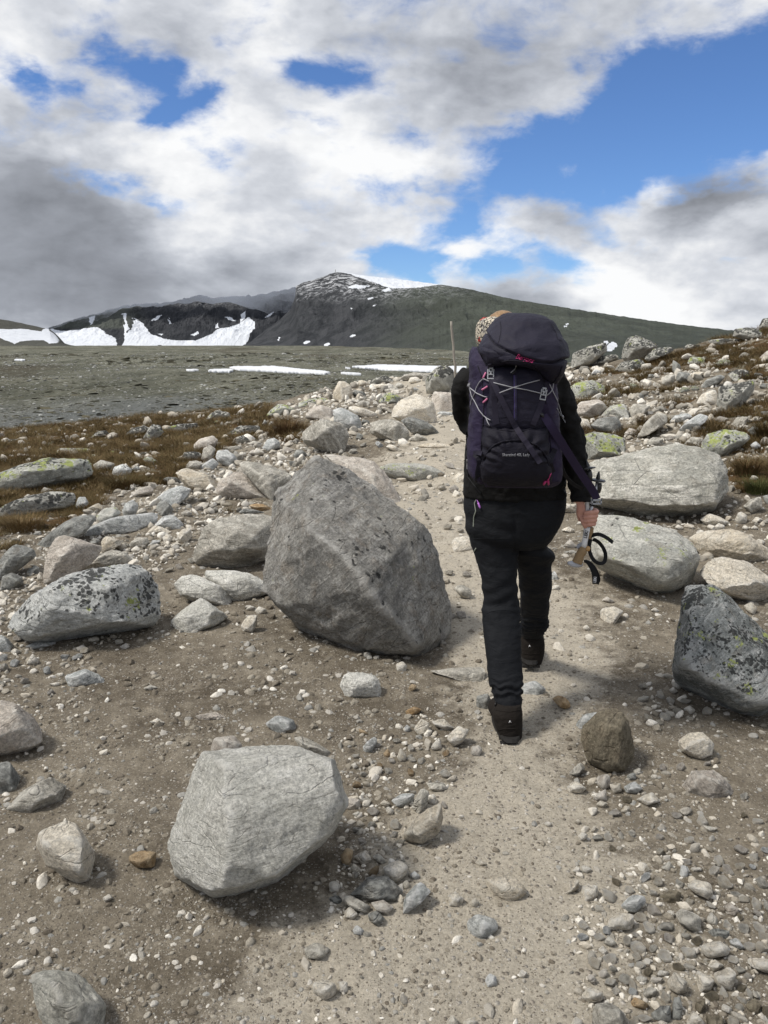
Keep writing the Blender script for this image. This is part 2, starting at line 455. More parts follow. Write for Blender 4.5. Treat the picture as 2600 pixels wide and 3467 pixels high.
def hit_ground(u, v, k=0.0, hpx=0.0):
    d = ray(u, v); 
    t = np.exp(np.linspace(math.log(1.2), math.log(40), 700))
    p = np.array([0, 0, EYE]) + d[None, :] * t[:, None]
    z = ground_z(p[:, 0], p[:, 1], fine=False)
    s = p[:, 2] - z - k * t * hpx / (2 * F)
    i = np.where(s <= 0)[0]
    if len(i) == 0:
        i = [int(np.argmin(s))]
    i = i[0]
    if i == 0: return p[0]
    f = s[i - 1] / (s[i - 1] - s[i] + 1e-9)
    return p[i - 1] + (p[i] - p[i - 1]) * f

# where the turf grows (photo pixels turned into ground positions once, here)
GRASS_L = [(-600, 1440), (0, 1440), (310, 1420), (650, 1400), (900, 1370), (960, 1400), (900, 1470), (800, 1500), (700, 1560), (600, 1620), (520, 1650), (420, 1650),
           (330, 1690), (230, 1770), (130, 1820), (0, 1860), (-600, 1950)]
GRASS_R = [(2180, 1225), (2300, 1190), (2460, 1130), (2700, 1090), (3000, 1060), (3000, 1330), (2600, 1300), (2520, 1280), (2350, 1235), (2230, 1250), (2150, 1270), (1980, 1260)]
GRASS_R2 = [(2470, 1540), (2540, 1420), (3000, 1380), (3000, 1640), (2600, 1680), (2480, 1660), (2450, 1600)]
GRASS_S = [(900, 1420), (1040, 1430), (1010, 1500), (930, 1500)]
def masks(x, y, z):
    u, v, dep = proj(np.stack([x, y, z], -1))
    ju = fbm2(x / 0.9, y / 0.9, 4, z=8.0) * 90; jv = fbm2(x / 0.9, y / 0.9, 4, z=9.0) * 45
    fwd = y > 0.2
    gm = np.zeros(x.shape)
    for pl in (GRASS_L, GRASS_R, GRASS_R2, GRASS_S):
        gm = np.maximum(gm, in_poly(u + ju, v + jv * np.clip(4 / np.maximum(dep, .5), .25, 1), pl) * 1.0)
    hillR = in_poly(u + ju, v + jv * .4, [(1900, 1300), (2180, 1225), (2600, 1110), (3000, 1050), (3000, 1600), (2450, 1560), (2200, 1480), (1950, 1500)]) & (fbm2(x / 1.3, y / 1.3, 4, z=22.0) > 0.10)
    gm = np.maximum(gm, hillR * 0.9)
    gm *= fwd
    n = fbm2(x / 0.6, y / 0.6, 4, z=4.0)
    gm *= (n > -0.22)
    # trodden trail: centre line and half width in metres
    pts = np.array([hit_ground(a, c) for a, c in PATH_PX])
    px, py = pts[:, 0], pts[:, 1]
    py = np.concatenate([[-30.0, -2.0], py]); px = np.concatenate([[-3.0, 0.0], px])
    hw = np.concatenate([[0.7, 0.55], PATH_HW])
    cx = np.interp(y, py, px); w = np.interp(y, py, hw)
    dd = np.abs(x - cx) / w + n * 0.5
    n5 = fbm2(x / 1.4, y / 1.4, 4, z=14.0)
    pm = 1 - sstep(dd + n5 * 0.9, 0.35, 1.75)
    return gm, pm
PATH_PX = [(1600, 3400), (1680, 3000), (1700, 2750), (1740, 2500), (1800, 2250), (1700, 2000), (1570, 1850), (1500, 1720), (1500, 1600), (1530, 1500), (1500, 1420), (1450, 1340)]
PATH_HW = [0.46, 0.34, 0.24, 0.25, 0.40, 0.45, 0.5, 0.6, 0.75, 0.75, 0.7, 0.6]

def polar(az, rr):
    Rr, Az = np.meshgrid(rr, az, indexing='ij')
    return Rr * np.sin(Az), Rr * np.cos(Az)
azd = np.linspace(-0.62, 0.62, 540)
azo = np.linspace(0.62, 2 * math.pi - 0.62, 70)[1:]
az = np.concatenate([azd, azo])
rr = np.concatenate([[0.02, 0.4, 0.8, 1.1], np.exp(np.linspace(math.log(1.3), math.log(27), 600)), np.linspace(27.5, 78, 40)])
X, Y = polar(az, rr)
Zg = ground_z(X, Y)
gm, pm = masks(X.ravel(), Y.ravel(), Zg.ravel())
me = mesh_from('ground', np.stack([X.ravel(), Y.ravel(), Zg.ravel()], -1), grid_faces(*X.shape)[:, ::-1])
attr(me, 'turf', gm); attr(me, 'trail', pm)
m, b = new_mat('trail soil')
g_ = b.new('ShaderNodeNewGeometry'); co = g_.outputs[0]
n1 = b.noise(co, 1.3, 7, 0.62); n2 = b.noise(co, 9, 8, 0.7); n3 = b.noise(co, 90, 8, 0.85); n4 = b.noise(co, 260, 3, 0.7)
peb = b.voro(co, 42, out=0); pebc = b.voro(co, 42, out=1)
peb2 = b.voro(co, 120, out=0); pebc2 = b.voro(co, 120, out=1)
tr = A_(b, 'trail'); tf = A_(b, 'turf')
soil = b.mix(b.step(n1, 0.38, 0.62), (0.104, 0.086, 0.063, 1), (0.195, 0.168, 0.128, 1))
soil = b.mix(b.step(n2, 0.42, 0.66, 0, 0.6), soil, (0.28, 0.245, 0.19, 1))
dust = b.mix(n2, (0.30, 0.267, 0.212, 1), (0.50, 0.452, 0.37, 1))
k = b.math('ADD', b.math('MULTIPLY', tr, 1.15), b.math('MULTIPLY', b.math('SUBTRACT', n2, 0.5), 2.2))
k = b.math('ADD', k, b.math('MULTIPLY', b.math('SUBTRACT', n1, 0.5), 1.0))
col = b.mix(b.step(k, 0.12, 1.0), soil, dust)
sp = b.new('ShaderNodeSeparateColor'); b.put(sp.inputs[0], pebc)
pc = b.ramp(sp.outputs[0], [(0.0, (0.10, 0.085, 0.07)), (0.35, (0.22, 0.19, 0.155)), (0.6, (0.34, 0.30, 0.25)), (1.0, (0.56, 0.53, 0.48))])
pk = b.math('MULTIPLY', b.step(peb, 0.34, 0.24), b.step(sp.outputs[1], 0.5, 0.56))
col = b.mix(b.math('MULTIPLY', pk, 0.75), col, pc)
sp2 = b.new('ShaderNodeSeparateColor'); b.put(sp2.inputs[0], pebc2)
pc2 = b.ramp(sp2.outputs[0], [(0.0, (0.07, 0.06, 0.05)), (0.4, (0.22, 0.19, 0.15)), (0.7, (0.40, 0.36, 0.30)), (1.0, (0.60, 0.57, 0.52))])
pk2 = b.math('MULTIPLY', b.step(peb2, 0.38, 0.28), b.step(sp2.outputs[1], 0.45, 0.5))
col = b.mix(b.math('MULTIPLY', pk2, 0.65), col, pc2)
gr = b.step(n3, 0.32, 0.68, 0.55, 1.42, False)
cg = b.new('ShaderNodeCombineXYZ')
for i in range(3): b.put(cg.inputs[i], gr)
col = b.mix(1.0, col, cg.outputs[0], 'MULTIPLY')
turf = b.mix(b.step(n2, 0.35, 0.65), (0.050, 0.030, 0.014, 1), (0.115, 0.068, 0.030, 1))
turf = b.mix(b.step(n3, 0.45, 0.7, 0, 0.6), turf, (0.155, 0.115, 0.06, 1))
turf = b.mix(b.step(b.noise(co, 1.6, 6, 0.7), 0.56, 0.62, 0, 0.85), turf, (0.27, 0.26, 0.20, 1))
turf = b.mix(b.step(b.noise(co, 0.8, 5, 0.7), 0.44, 0.38, 0, 0.8), turf, (0.05, 0.05, 0.02, 1))
col = b.mix(b.step(b.math('ADD', tf, b.math('MULTIPLY', b.math('SUBTRACT', n2, 0.5), 0.9)), 0.35, 0.65), col, turf)
h = b.math('ADD', b.math('MULTIPLY', n2, 0.5), b.math('MULTIPLY', n3, 0.22))
h = b.math('ADD', h, b.math('MULTIPLY', b.math('MULTIPLY', pk, b.step(peb, 0.4, 0.0)), 0.35))
h = b.math('ADD', h, b.math('MULTIPLY', b.math('MULTIPLY', pk2, b.step(peb2, 0.4, 0.0)), 0.14))
h = b.math('ADD', h, b.math('MULTIPLY', n4, 0.08))
finish(m, b, col, 0.95, h, 1.0, 0.03, spec=0.12)
GROUND = link('ground', me, m); tag(GROUND, kind='structure')

# far plateau
def plateau_z(x, y):
    D = np.hypot(x, y)
    z = -14.9 + 0.00596 * np.clip(D, 0, 2500)
    z = z + fbm2(x / 260, y / 260, 4, z=1.0) * 3.0 * sstep(D, 60, 500) + fbm2(x / 60, y / 34, 4, z=2.0) * 1.5 * sstep(D, 90, 300)
    return z
azp = np.concatenate([np.linspace(-0.62, 0.62, 360), azo])
rp = np.exp(np.linspace(math.log(52), math.log(9000), 520))
X, Y = polar(azp, rp)
Zp = plateau_z(X, Y)
me = mesh_from('plateau', np.stack([X.ravel(), Y.ravel(), Zp.ravel()], -1), grid_faces(*X.shape)[:, ::-1])
m, b = new_mat('tundra plateau')
g_ = b.new('ShaderNodeNewGeometry'); co = g_.outputs[0]
sxyz = b.new('ShaderNodeSeparateXYZ'); b.put(sxyz.inputs[0], co)
cc = b.new('ShaderNodeCombineXYZ'); b.put(cc.inputs[0], b.math('MULTIPLY', sxyz.outputs[0], 1.0)); b.put(cc.inputs[1], b.math('MULTIPLY', sxyz.outputs[1], 0.36))
co2 = cc.outputs[0]
a1 = b.noise(co2, 0.006, 8, 0.62, dist=0.6); a2 = b.noise(co2, 0.03, 8, 0.68, dist=0.4); a3 = b.noise(co2, 0.55, 8, 0.78); a4 = b.noise(co2, 0.012, 7, 0.65, dist=1.0)
fr = b.math('ADD', sxyz.outputs[1], b.math('MULTIPLY', b.math('SUBTRACT', a4, 0.5), 260.0))
base = b.mix(b.step(a2, 0.36, 0.66), (0.080, 0.082, 0.060, 1), (0.185, 0.183, 0.140, 1))
base = b.mix(b.step(a1, 0.50, 0.62, 0, 0.8), base, (0.062, 0.052, 0.034, 1))
base = b.mix(b.step(b.noise(co2, 0.02, 8, 0.7, dist=0.8), 0.58, 0.64, 0, 0.7), base, (0.048, 0.040, 0.027, 1))
base = b.mix(b.step(fr, 270, 150, 0, 0.8), base, b.mix(a2, (0.13, 0.14, 0.14, 1), (0.235, 0.245, 0.24, 1)))
base = b.mix(b.step(b.noise(co2, 0.11, 8, 0.75, dist=0.5), 0.52, 0.66, 0, 0.75), base, (0.038, 0.034, 0.022, 1))
base = b.mix(b.step(a3, 0.57, 0.66, 0, 0.8), base, (0.36, 0.36, 0.33, 1))
base = b.mix(b.step(a3, 0.42, 0.34, 0, 0.55), base, (0.03, 0.03, 0.024, 1))
cs = b.vmath('ADD', co2, b.vmath('SCALE', b.noise(co2, 0.8, 3, col=True), scale=1.2))
for sc_, th in ((0.5, .34), (1.1, .34)):
    vd = b.voro(cs, sc_, out=0); vc = b.new('ShaderNodeSeparateColor'); b.put(vc.inputs[0], b.voro(cs, sc_, out=1))
    on_ = b.math('MULTIPLY', b.step(vd, th, th * 0.7), b.step(vc.outputs[1], 0.55, 0.6))
    base = b.mix(b.math('MULTIPLY', on_, 0.8), base, b.ramp(vc.outputs[0], [(0.0, (0.025, 0.025, 0.018)), (0.45, (0.055, 0.053, 0.036)), (0.6, (0.22, 0.22, 0.195)), (1.0, (0.42, 0.42, 0.38))]))
finish(m, b, base, 0.95, b.math('ADD', b.math('MULTIPLY', a3, 0.5), a2), 1.0, 3.0, spec=0.1)
tag(link('plateau', me, m), kind='structure')

def patch(name, polys, zfun, Dr, label, mat=SNOW, thick=0.9, step=3.0, group=None, vstep=1.0):
    """a snow field laid on the terrain: fine grid kept where it falls inside the outline"""
    us = [p[0] for pl in polys for p in pl]; vs = [p[1] for pl in polys for p in pl]
    U = np.arange(min(us) - step, max(us) + step * 2, step); Vv = np.arange(min(vs) - vstep, max(vs) + vstep * 2, vstep)
    UU, VV = np.meshgrid(U, Vv)
    jn = fbm2(UU / 30, VV / 8, 3) * 5
    ins = np.zeros(UU.shape, bool)
    for pl in polys: ins |= in_poly(UU + jn, VV + jn * 0.3, pl)
    d = ray(UU.ravel(), VV.ravel()); d = d / np.hypot(d[:, 0], d[:, 1])[:, None]
    t = np.full(len(d), Dr[0], float)
    ts = np.exp(np.linspace(math.log(Dr[0]), math.log(Dr[1]), 500))
    done = np.zeros(len(d), bool)
    for q in ts:
        zz = EYE + d[:, 2] * q
        z = zfun(d[:, 0] * q, d[:, 1] * q)
        hitm = (~done) & (zz <= z)
        t[hitm] = q; done |= hitm
    ins &= done.reshape(UU.shape)
    p = np.stack([d[:, 0] * t, d[:, 1] * t], -1)
    z = zfun(p[:, 0], p[:, 1])
    k = ins.ravel()
    f = grid_faces(*UU.shape)
    f = f[k[f].all(1)]
    used = np.unique(f); remap = np.full(len(k), -1); remap[used] = np.arange(len(used))
    V = np.stack([p[:, 0], p[:, 1], z + thick], -1)[used]
    me = mesh_from(name, V, remap[f][:, ::-1])
    o = link(name, me, mat)
    sm = o.modifiers.new('thickness', 'SOLIDIFY'); sm.thickness = thick * 1.6; sm.offset = -1
    tag(o, label, 'snow patch', group, 'thing')
    return o
patch('snow_patch', [Z('B', [(575, 158), (620, 148), (1060, 142), (1180, 150), (1400, 178), (1659, 200), (1720, 215), (1659, 232), (1500, 228), (1200, 212), (900, 196), (700, 190)]),
                     Z('B', [(410, 180), (600, 176), (640, 190), (600, 212), (430, 208), (330, 200)])], plateau_z, (200, 1500), 'longest white snow patch on the grey-green plateau, left of centre')
patch('snow_patch', [Z('B', [(90, 182), (200, 180), (260, 190), (180, 196), (110, 192)])], plateau_z, (200, 1500), 'thin broken snow streak at the left end of the long plateau snow patch')
patch('snow_patch', [Z('C', [(390, 135), (520, 125), (720, 112), (900, 118), (1200, 128), (1600, 132), (1600, 190), (1280, 192), (1000, 178), (720, 166), (560, 152)]),
                     Z('C', [(340, 140), (400, 146), (420, 158), (370, 154)])], plateau_z, (200, 1500), 'white snow patch on the plateau running behind the stone cairn and wooden pole')
patch('snow_patch', [Z('C', [(295, 202), (340, 196), (450, 202), (550, 214), (480, 220), (380, 214)])], plateau_z, (200, 1500), 'small snow sliver on the plateau between the two long snow patches')
patch('snow_patch', [Z('T', [(55, 536), (90, 533), (120, 537), (95, 541), (60, 540)])], plateau_z, (200, 1500), 'tiny snow spot alone near the left end of the plateau')

# ---------------------------------------------------------------- mountains
def G(pts): return Z('G0', pts)
def ridge_mesh(name, sil, foot, Dc, nu, nt_, rough, seed, u0, u1, pexp=1.35, back=700.0, sl=0.0):
    """ground rising from a foot line (elevation from the plateau) to a crest whose outline is sil"""
    sil = np.asarray(sil, float)
    U = np.linspace(u0, u1, nu)
    vs = np.interp(U, sil[:, 0], sil[:, 1]) + fbm2(U / 26, U * 0 + seed, 4) * 3.0 * rough
    d = ray(U, vs); hh = np.hypot(d[:, 0], d[:, 1])
    DC = np.interp(U, *Dc); DF = np.interp(U, *foot)
    zc = EYE + DC * d[:, 2] / hh
    ax, ay = d[:, 0] / hh, d[:, 1] / hh
    T = np.concatenate([np.linspace(-0.12, 0, 5)[:-1], np.linspace(0, 1, nt_), 1 + np.linspace(0, 1, 14)[1:]])
    TT, _ = np.meshgrid(T, U, indexing='ij')
    D = np.where(TT <= 1, DF + (DC - DF) * TT, DC + (TT - 1) * back)
    Xm, Ym = ax * D, ay * D
    zf = plateau_z(ax * DF, ay * DF) - 1.0
    Zm = np.where(TT <= 1, zf + (zc - zf) * np.sign(TT) * np.abs(TT) ** pexp, zc - (TT - 1) ** 1.5 * (zc - zf + 40))
    sl_ = np.sin(np.clip(TT, 0, 1) * math.pi) ** 0.7
    n = fbm(np.stack([Xm.ravel() / 420 + seed, Ym.ravel() / 420, Zm.ravel() / 300], -1), 6, 0.55, ridged=True).reshape(Xm.shape)
    n2 = fbm(np.stack([Xm.ravel() / 110 + seed, Ym.ravel() / 500, Zm.ravel() / 90], -1), 5, 0.6, ridged=True).reshape(Xm.shape)
    ro = rough if np.isscalar(rough) else rough
    Zm = Zm + sl_ * (n * 38 + n2 * 22) * ro * np.clip((zc - zf) / 300, 0.1, 1)
    V = np.stack([Xm.ravel(), Ym.ravel(), Zm.ravel()], -1)
    me = mesh_from(name, V, grid_faces(*Xm.shape)[:, ::-1])
    u, v, _ = proj(V)
    return me, u, v, n.ravel(), n2.ravel(), TT.ravel()
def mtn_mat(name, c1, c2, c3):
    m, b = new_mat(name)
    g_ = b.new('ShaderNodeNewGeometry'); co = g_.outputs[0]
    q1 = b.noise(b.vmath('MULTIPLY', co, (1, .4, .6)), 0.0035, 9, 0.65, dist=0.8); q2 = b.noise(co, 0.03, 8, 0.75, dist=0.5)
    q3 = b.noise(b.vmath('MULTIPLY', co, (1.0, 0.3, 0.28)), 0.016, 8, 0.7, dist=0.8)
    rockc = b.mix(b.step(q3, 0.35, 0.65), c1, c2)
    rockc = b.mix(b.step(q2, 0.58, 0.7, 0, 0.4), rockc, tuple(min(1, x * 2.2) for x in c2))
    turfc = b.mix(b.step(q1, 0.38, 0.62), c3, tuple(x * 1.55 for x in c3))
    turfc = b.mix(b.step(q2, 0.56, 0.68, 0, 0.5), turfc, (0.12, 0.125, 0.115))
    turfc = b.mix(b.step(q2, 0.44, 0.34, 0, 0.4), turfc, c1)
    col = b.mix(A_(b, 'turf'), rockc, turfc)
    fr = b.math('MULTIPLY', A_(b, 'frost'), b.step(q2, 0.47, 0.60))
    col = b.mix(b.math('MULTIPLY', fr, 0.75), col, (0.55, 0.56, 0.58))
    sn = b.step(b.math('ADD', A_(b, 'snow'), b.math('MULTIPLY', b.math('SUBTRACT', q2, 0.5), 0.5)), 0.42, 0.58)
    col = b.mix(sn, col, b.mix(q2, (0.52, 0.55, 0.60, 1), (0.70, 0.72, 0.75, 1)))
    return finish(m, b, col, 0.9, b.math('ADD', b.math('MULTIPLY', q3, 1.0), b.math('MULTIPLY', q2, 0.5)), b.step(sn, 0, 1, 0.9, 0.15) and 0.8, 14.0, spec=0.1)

# summit mountain with the long right-hand shoulder
s1 = G([(528, 746), (545, 736), (575, 712), (605, 690), (628, 668), (638, 640), (639, 618), (655, 610), (672, 606), (692, 600), (712, 592), (726, 588), (745, 589), (790, 596), (860, 603), (930, 612), (1000, 622),
        (1050, 633), (1100, 645), (1200, 661), (1300, 677), (1400, 692), (1500, 705), (1600, 716), (1700, 726), (1900, 744), (2100, 752)])
me, u, v, n, n2, T = ridge_mesh('mountain', s1, (G([(500, 0), (700, 0), (900, 0), (1000, 0), (1150, 0), (1300, 0), (1700, 0), (2100, 0)])[:, 0], [2900, 2500, 1600, 1200, 760, 560, 500, 500]),
                             (G([(500, 0), (720, 0), (2100, 0)])[:, 0], [4200, 4200, 3800]), 1200, 260, 0.9, 3.1, s1[0][0], s1[-1][0], 1.5)
snow = np.zeros(len(u))
ju = n2 * 14; jv = n * 8
for pl in (G([(728, 580), (800, 585), (880, 595), (980, 608), (958, 618), (930, 621), (880, 626), (850, 626), (820, 618), (795, 608), (768, 598), (745, 591)]),
           G([(750, 622), (775, 617), (800, 621), (790, 627), (765, 626)]), G([(828, 630), (845, 624), (852, 630), (838, 634)]),):
    snow = np.maximum(snow, in_poly(u + ju, v + jv, pl) * 1.0)
for (cu, cv, ru, rv) in [(665, 741, 9, 5), (711, 746, 9, 4), (767, 727, 7, 3), (607, 734, 3, 6), (805, 646, 9, 2.5), (814, 661, 4, 2), (1230, 701, 5, 2), (1222, 708, 6, 2),
                         (1325, 750, 17, 11), (1312, 742, 8, 6), (583, 683, 9, 2), (566, 701, 8, 2), (543, 721, 6, 2), (765, 668, 4, 1.5)]:
    cu, cv, ru, rv = cu / 0.63808, cv / 0.63808, ru * 1.15, rv * 1.15
    snow = np.maximum(snow, (((u - cu + ju * .8) / ru) ** 2 + ((v - cv + jv * .8 + (u - cu) * .25) / rv) ** 2 < 1) * 1.0)
attr(me, 'snow', snow)
up_ = u * 0.63808; vp_ = v * 0.63808
edge = np.interp(up_, [550, 640, 760, 900, 1000, 1100, 1200], [600, 625, 660, 672, 690, 720, 800])
attr(me, 'turf', sstep(up_ + n * 60, 780, 1010) * sstep(vp_, 560, 610) * 0.92 + 0.0)
attr(me, 'frost', (1 - sstep(vp_ + n2 * 14, 622, 668)) * (1 - sstep(up_, 780, 1100)))
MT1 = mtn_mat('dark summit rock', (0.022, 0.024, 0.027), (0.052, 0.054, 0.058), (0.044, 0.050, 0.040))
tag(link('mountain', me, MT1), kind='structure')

# cirque cliffs left of the summit
s2 = Z('T', [(130, 425), (215, 397), (300, 368), (420, 335), (525, 308), (600, 296), (700, 292), (800, 278), (868, 258), (920, 272), (1000, 262), (1100, 262), (1200, 240), (1300, 215), (1420, 190), (1500, 185)])
me, u, v, n, n2, T = ridge_mesh('mountain', s2, ([0, 3000], [4300, 4300]), ([0, 3000], [5600, 5600]), 900, 220, 1.5, 7.7, s2[0][0], s2[-1][0], 1.0)
snow = np.zeros(len(u)); ju = n2 * 16; jv = n * 9
for pl in ([(195, 400), (255, 412), (440, 403), (470, 430), (500, 452), (520, 480), (100, 480)], [(535, 480), (545, 445), (575, 420), (600, 370), (620, 378), (640, 392), (660, 430), (720, 452), (770, 456), (860, 452),
           (930, 425), (960, 402), (1010, 396), (1060, 372), (1090, 352), (1118, 385), (1110, 410), (1060, 480)], [(545, 338), (560, 335), (556, 370), (575, 410), (560, 420), (568, 450), (545, 460), (550, 400)],
           [(585, 360), (600, 366), (640, 388), (600, 392)], [(395, 360), (424, 350), (415, 385), (405, 388)], [(665, 370), (690, 350), (710, 345), (690, 366)], [(735, 380), (738, 352), (744, 385)],
           [(980, 352), (1010, 358), (1025, 370), (990, 366)], [(1045, 345), (1075, 330), (1070, 360), (1050, 378)], [(835, 430), (870, 416), (876, 424), (850, 434)], [(940, 400), (952, 378), (956, 398)],
           [(1150, 355), (1195, 330), (1180, 350)], [(690, 430), (715, 428), (712, 440)]):
    snow = np.maximum(snow, in_poly(u + ju, v + jv, Z('T', pl)) * 1.0)
attr(me, 'snow', snow); attr(me, 'turf', 0.7 * (1 - sstep(u, 400, 520)) * (1 - sstep(v, 1105, 1120))); attr(me, 'frost', 0.25 * (1 - sstep(v + n2 * 20, 1040, 1062)))
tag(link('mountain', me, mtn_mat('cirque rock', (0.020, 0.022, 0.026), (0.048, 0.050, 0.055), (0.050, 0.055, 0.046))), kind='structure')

# snowy hill at the left edge
s3 = Z('T', [(-1400, 330), (-400, 345), (-100, 352), (0, 358), (80, 372), (150, 388), (215, 402), (240, 420), (280, 462), (330, 480)])
me, u, v, n, n2, T = ridge_mesh('hill', s3, ([-2000, 3000], [2700, 2700]), ([-2000, 3000], [3500, 3500]), 420, 120, 0.5, 4.2, s3[0][0], s3[-1][0], 1.0)
snow = np.zeros(len(u)); ju = n2 * 10; jv = n * 6
for pl in ([(-1500, 415), (0, 405), (130, 405), (190, 415), (205, 400), (250, 430), (262, 462), (220, 468), (200, 452), (140, 452), (90, 455), (70, 466), (40, 455), (0, 440), (-1500, 455)],):
    snow = np.maximum(snow, in_poly(u + ju, v + jv, Z('T', pl)) * 1.0)
attr(me, 'snow', snow); attr(me, 'turf', 0.8 * np.ones(len(u))); attr(me, 'frost', 0.0 * u)
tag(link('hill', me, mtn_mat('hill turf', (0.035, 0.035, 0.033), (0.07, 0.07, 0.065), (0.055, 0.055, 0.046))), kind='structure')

# cross on the summit, a few pixels tall
def box_bm(bm, c, s, rot=None):
    r = bmesh.ops.create_cube(bm, size=1.0)
    mt = Matrix.Translation(c) @ (rot.to_4x4() if rot else Matrix()) @ Matrix.Diagonal((s[0], s[1], s[2], 1))
    bmesh.ops.transform(bm, matrix=mt, verts=r['verts'])
    return r['verts']
def bm_obj(name, bm, mat, parent=None, smooth=False):
    me = bpy.data.meshes.new(name); bm.to_mesh(me); bm.free()
    if smooth: me.polygons.foreach_set('use_smooth', np.ones(len(me.polygons), bool))
    return link(name, me, mat, parent)
def simple_mat(name, col, rough=0.6, metal=0.0, spec=0.4, nscale=None, namt=0.25, bstr=0.3, bd=0.002):
    m, b = new_mat(name)
    t = b.new('ShaderNodeTexCoord')
    n = b.noise(t.outputs['Object'], nscale or 40, 5, 0.65)
    c2 = tuple(c * (1 - namt) for c in col); c3 = tuple(min(1, c * (1 + namt)) for c in col)
    return finish(m, b, b.mix(n, c2 + (1,), c3 + (1,)), rough, n, bstr, bd, spec=spec, metal=metal)
WOOD = simple_mat('weathered wood', (0.20, 0.165, 0.125), 0.9, nscale=18, namt=0.5)
p0 = P(*G([(724.5, 589)])[0], 4190)
bm = bmesh.new()
box_bm(bm, Vector(p0) + Vector((0, 0, 3)), (2.2, 2.2, 24)); 
for q in range(5): box_bm(bm, Vector(p0) + Vector((random.uniform(-4, 4), random.uniform(-3, 3), -6 + q)), (7 - q, 7 - q, 4))
tag(bm_obj('summit_mast', bm, WOOD), 'tiny dark mast standing on the mountain summit', 'mast')
# ---------------------------------------------------------------- low cloud bank over the cirque (a real volume)
def cloud_mesh(name, outline, Dm, Tmax, dens, label, seed, amp=1.0, cols=None):
    outline = np.asarray(outline, float)
    us, vs = outline[:, 0], outline[:, 1]
    nu, nv = 150, 90
    # lens cross-section: thickness grows with the distance from the outline
    U = np.linspace(us.min(), us.max(), nu); 
    top = np.interp(U, [p[0] for p in cols['top']], [p[1] for p in cols['top']])
    bot = np.interp(U, [p[0] for p in cols['bot']], [p[1] for p in cols['bot']])
    s = np.linspace(0, 1, nv)
    VV = top[None, :] + (bot - top)[None, :] * s[:, None]
    UU = np.broadcast_to(U[None, :], VV.shape)
    dv = np.minimum(s, 1 - s)[:, None] * (bot - top)[None, :]
    du = np.minimum(U - U[0], U[-1] - U)[None, :]
    e = np.minimum(dv, du)
    th = Tmax * (1 - np.exp(-e / 120.0))
    j = fbm2(UU / 120 + seed, VV / 80, 5, 0.55) * 24 * amp
    j2 = fbm2(UU / 120 + seed, VV / 80, 5, 0.55, z=5) * 24 * amp
    p = P((UU + j).ravel(), (VV + j2).ravel(), Dm)
    side = []
    for sg, z_ in ((-1, 1.0), (1, 9.0)):
        bump = 1 + fbm2(UU / 190, VV / 120, 5, 0.5, z=z_) * 1.2
        q = p.copy(); q[:, 1] += sg * (th * bump).ravel() * 0.5
        # move along the view ray only a little so the outline keeps its real place
        q[:, 0] = p[:, 0] * (q[:, 1] / p[:, 1]); q[:, 2] = EYE + (p[:, 2] - EYE) * (q[:, 1] / p[:, 1])
        side.append(q)
    V = np.concatenate(side)
    f = grid_faces(nv, nu); N = nv * nu
    idx = np.arange(N).reshape(nv, nu)
    ring = np.concatenate([idx[0, :], idx[1:, -1], idx[-1, :-1][::-1], idx[1:-1, 0][::-1]])
    r2 = np.roll(ring, -1)
    rim = np.stack([ring, ring + N, r2 + N, r2], -1)
    me = mesh_from(name, V, np.concatenate([f, f[:, ::-1] + N, rim]))
    m = bpy.data.materials.new('cloud vapour'); m.use_nodes = True; nt = m.node_tree; nt.nodes.clear()
    pv = nt.nodes.new('ShaderNodeVolumePrincipled'); o = nt.nodes.new('ShaderNodeOutputMaterial')
    pv.inputs['Density'].default_value = dens
    bb = NB(nt); gg = bb.new('ShaderNodeNewGeometry')
    nn = bb.noise(bb.vmath('MULTIPLY', gg.outputs[0], (1, 1, 1.5)), 0.0021, 6, 0.62, dist=0.3)
    bb.put(pv.inputs['Density'], bb.step(nn, 0.36, 0.66, dens * 0.06, dens * 1.25))
    pv.inputs['Color'].default_value = (0.93, 0.95, 0.985, 1)
    pv.inputs['Anisotropy'].default_value = 0.3
    nt.links.new(pv.outputs[0], o.inputs['Volume'])
    ob = link(name, me, m)
    tag(ob, label, 'cloud', kind='stuff')
    return ob
gt = lambda pts: [tuple(q) for q in G(pts)]
cloud_mesh('cloud', G([(-250, 240), (830, 700)]), 4750, 420, 0.0062, 'low grey cloud bank resting on the cliffs left of the summit', 2.0,
   cols=dict(top=gt([(-250, 190), (0, 235), (90, 262), (170, 330), (235, 435), (300, 510), (380, 560), (470, 590), (540, 560), (600, 530), (680, 525), (760, 545), (830, 600)]),
             bot=gt([(-250, 715), (60, 712), (130, 712), (200, 688), (265, 666), (350, 661), (430, 651), (480, 657), (540, 668), (600, 672), (700, 672), (830, 650)])))
# ---------------------------------------------------------------- rocks
_ico = {}
def ico(n):
    if n not in _ico:
        bm = bmesh.new(); bmesh.ops.create_icosphere(bm, subdivisions=n, radius=1.0)
        bm.verts.ensure_lookup_table()
        _ico[n] = (np.array([v.co[:] for v in bm.verts]), np.array([[q.index for q in f.verts] for f in bm.faces]))
        bm.free()
    return _ico[n]
def hull_planes(pts):
    bm = bmesh.new()
    for p in pts: bm.verts.new(Vector(p))
    r = bmesh.ops.convex_hull(bm, input=bm.verts)
    bm.normal_update()
    pl = []
    for f in bm.faces:
        if f.calc_area() < 1e-7: continue
        n = np.array(f.normal[:]); d = float(n @ np.array(f.verts[0].co[:]))
        if d < 0: n, d = -n, -d
        for (m_, d_) in pl:
            if m_ @ n > 0.945 and abs(d_ - d) < 0.07 * abs(d): break
        else: pl.append((n, d))
    bm.free()
    return np.array([p[0] for p in pl]), np.array([p[1] for p in pl])
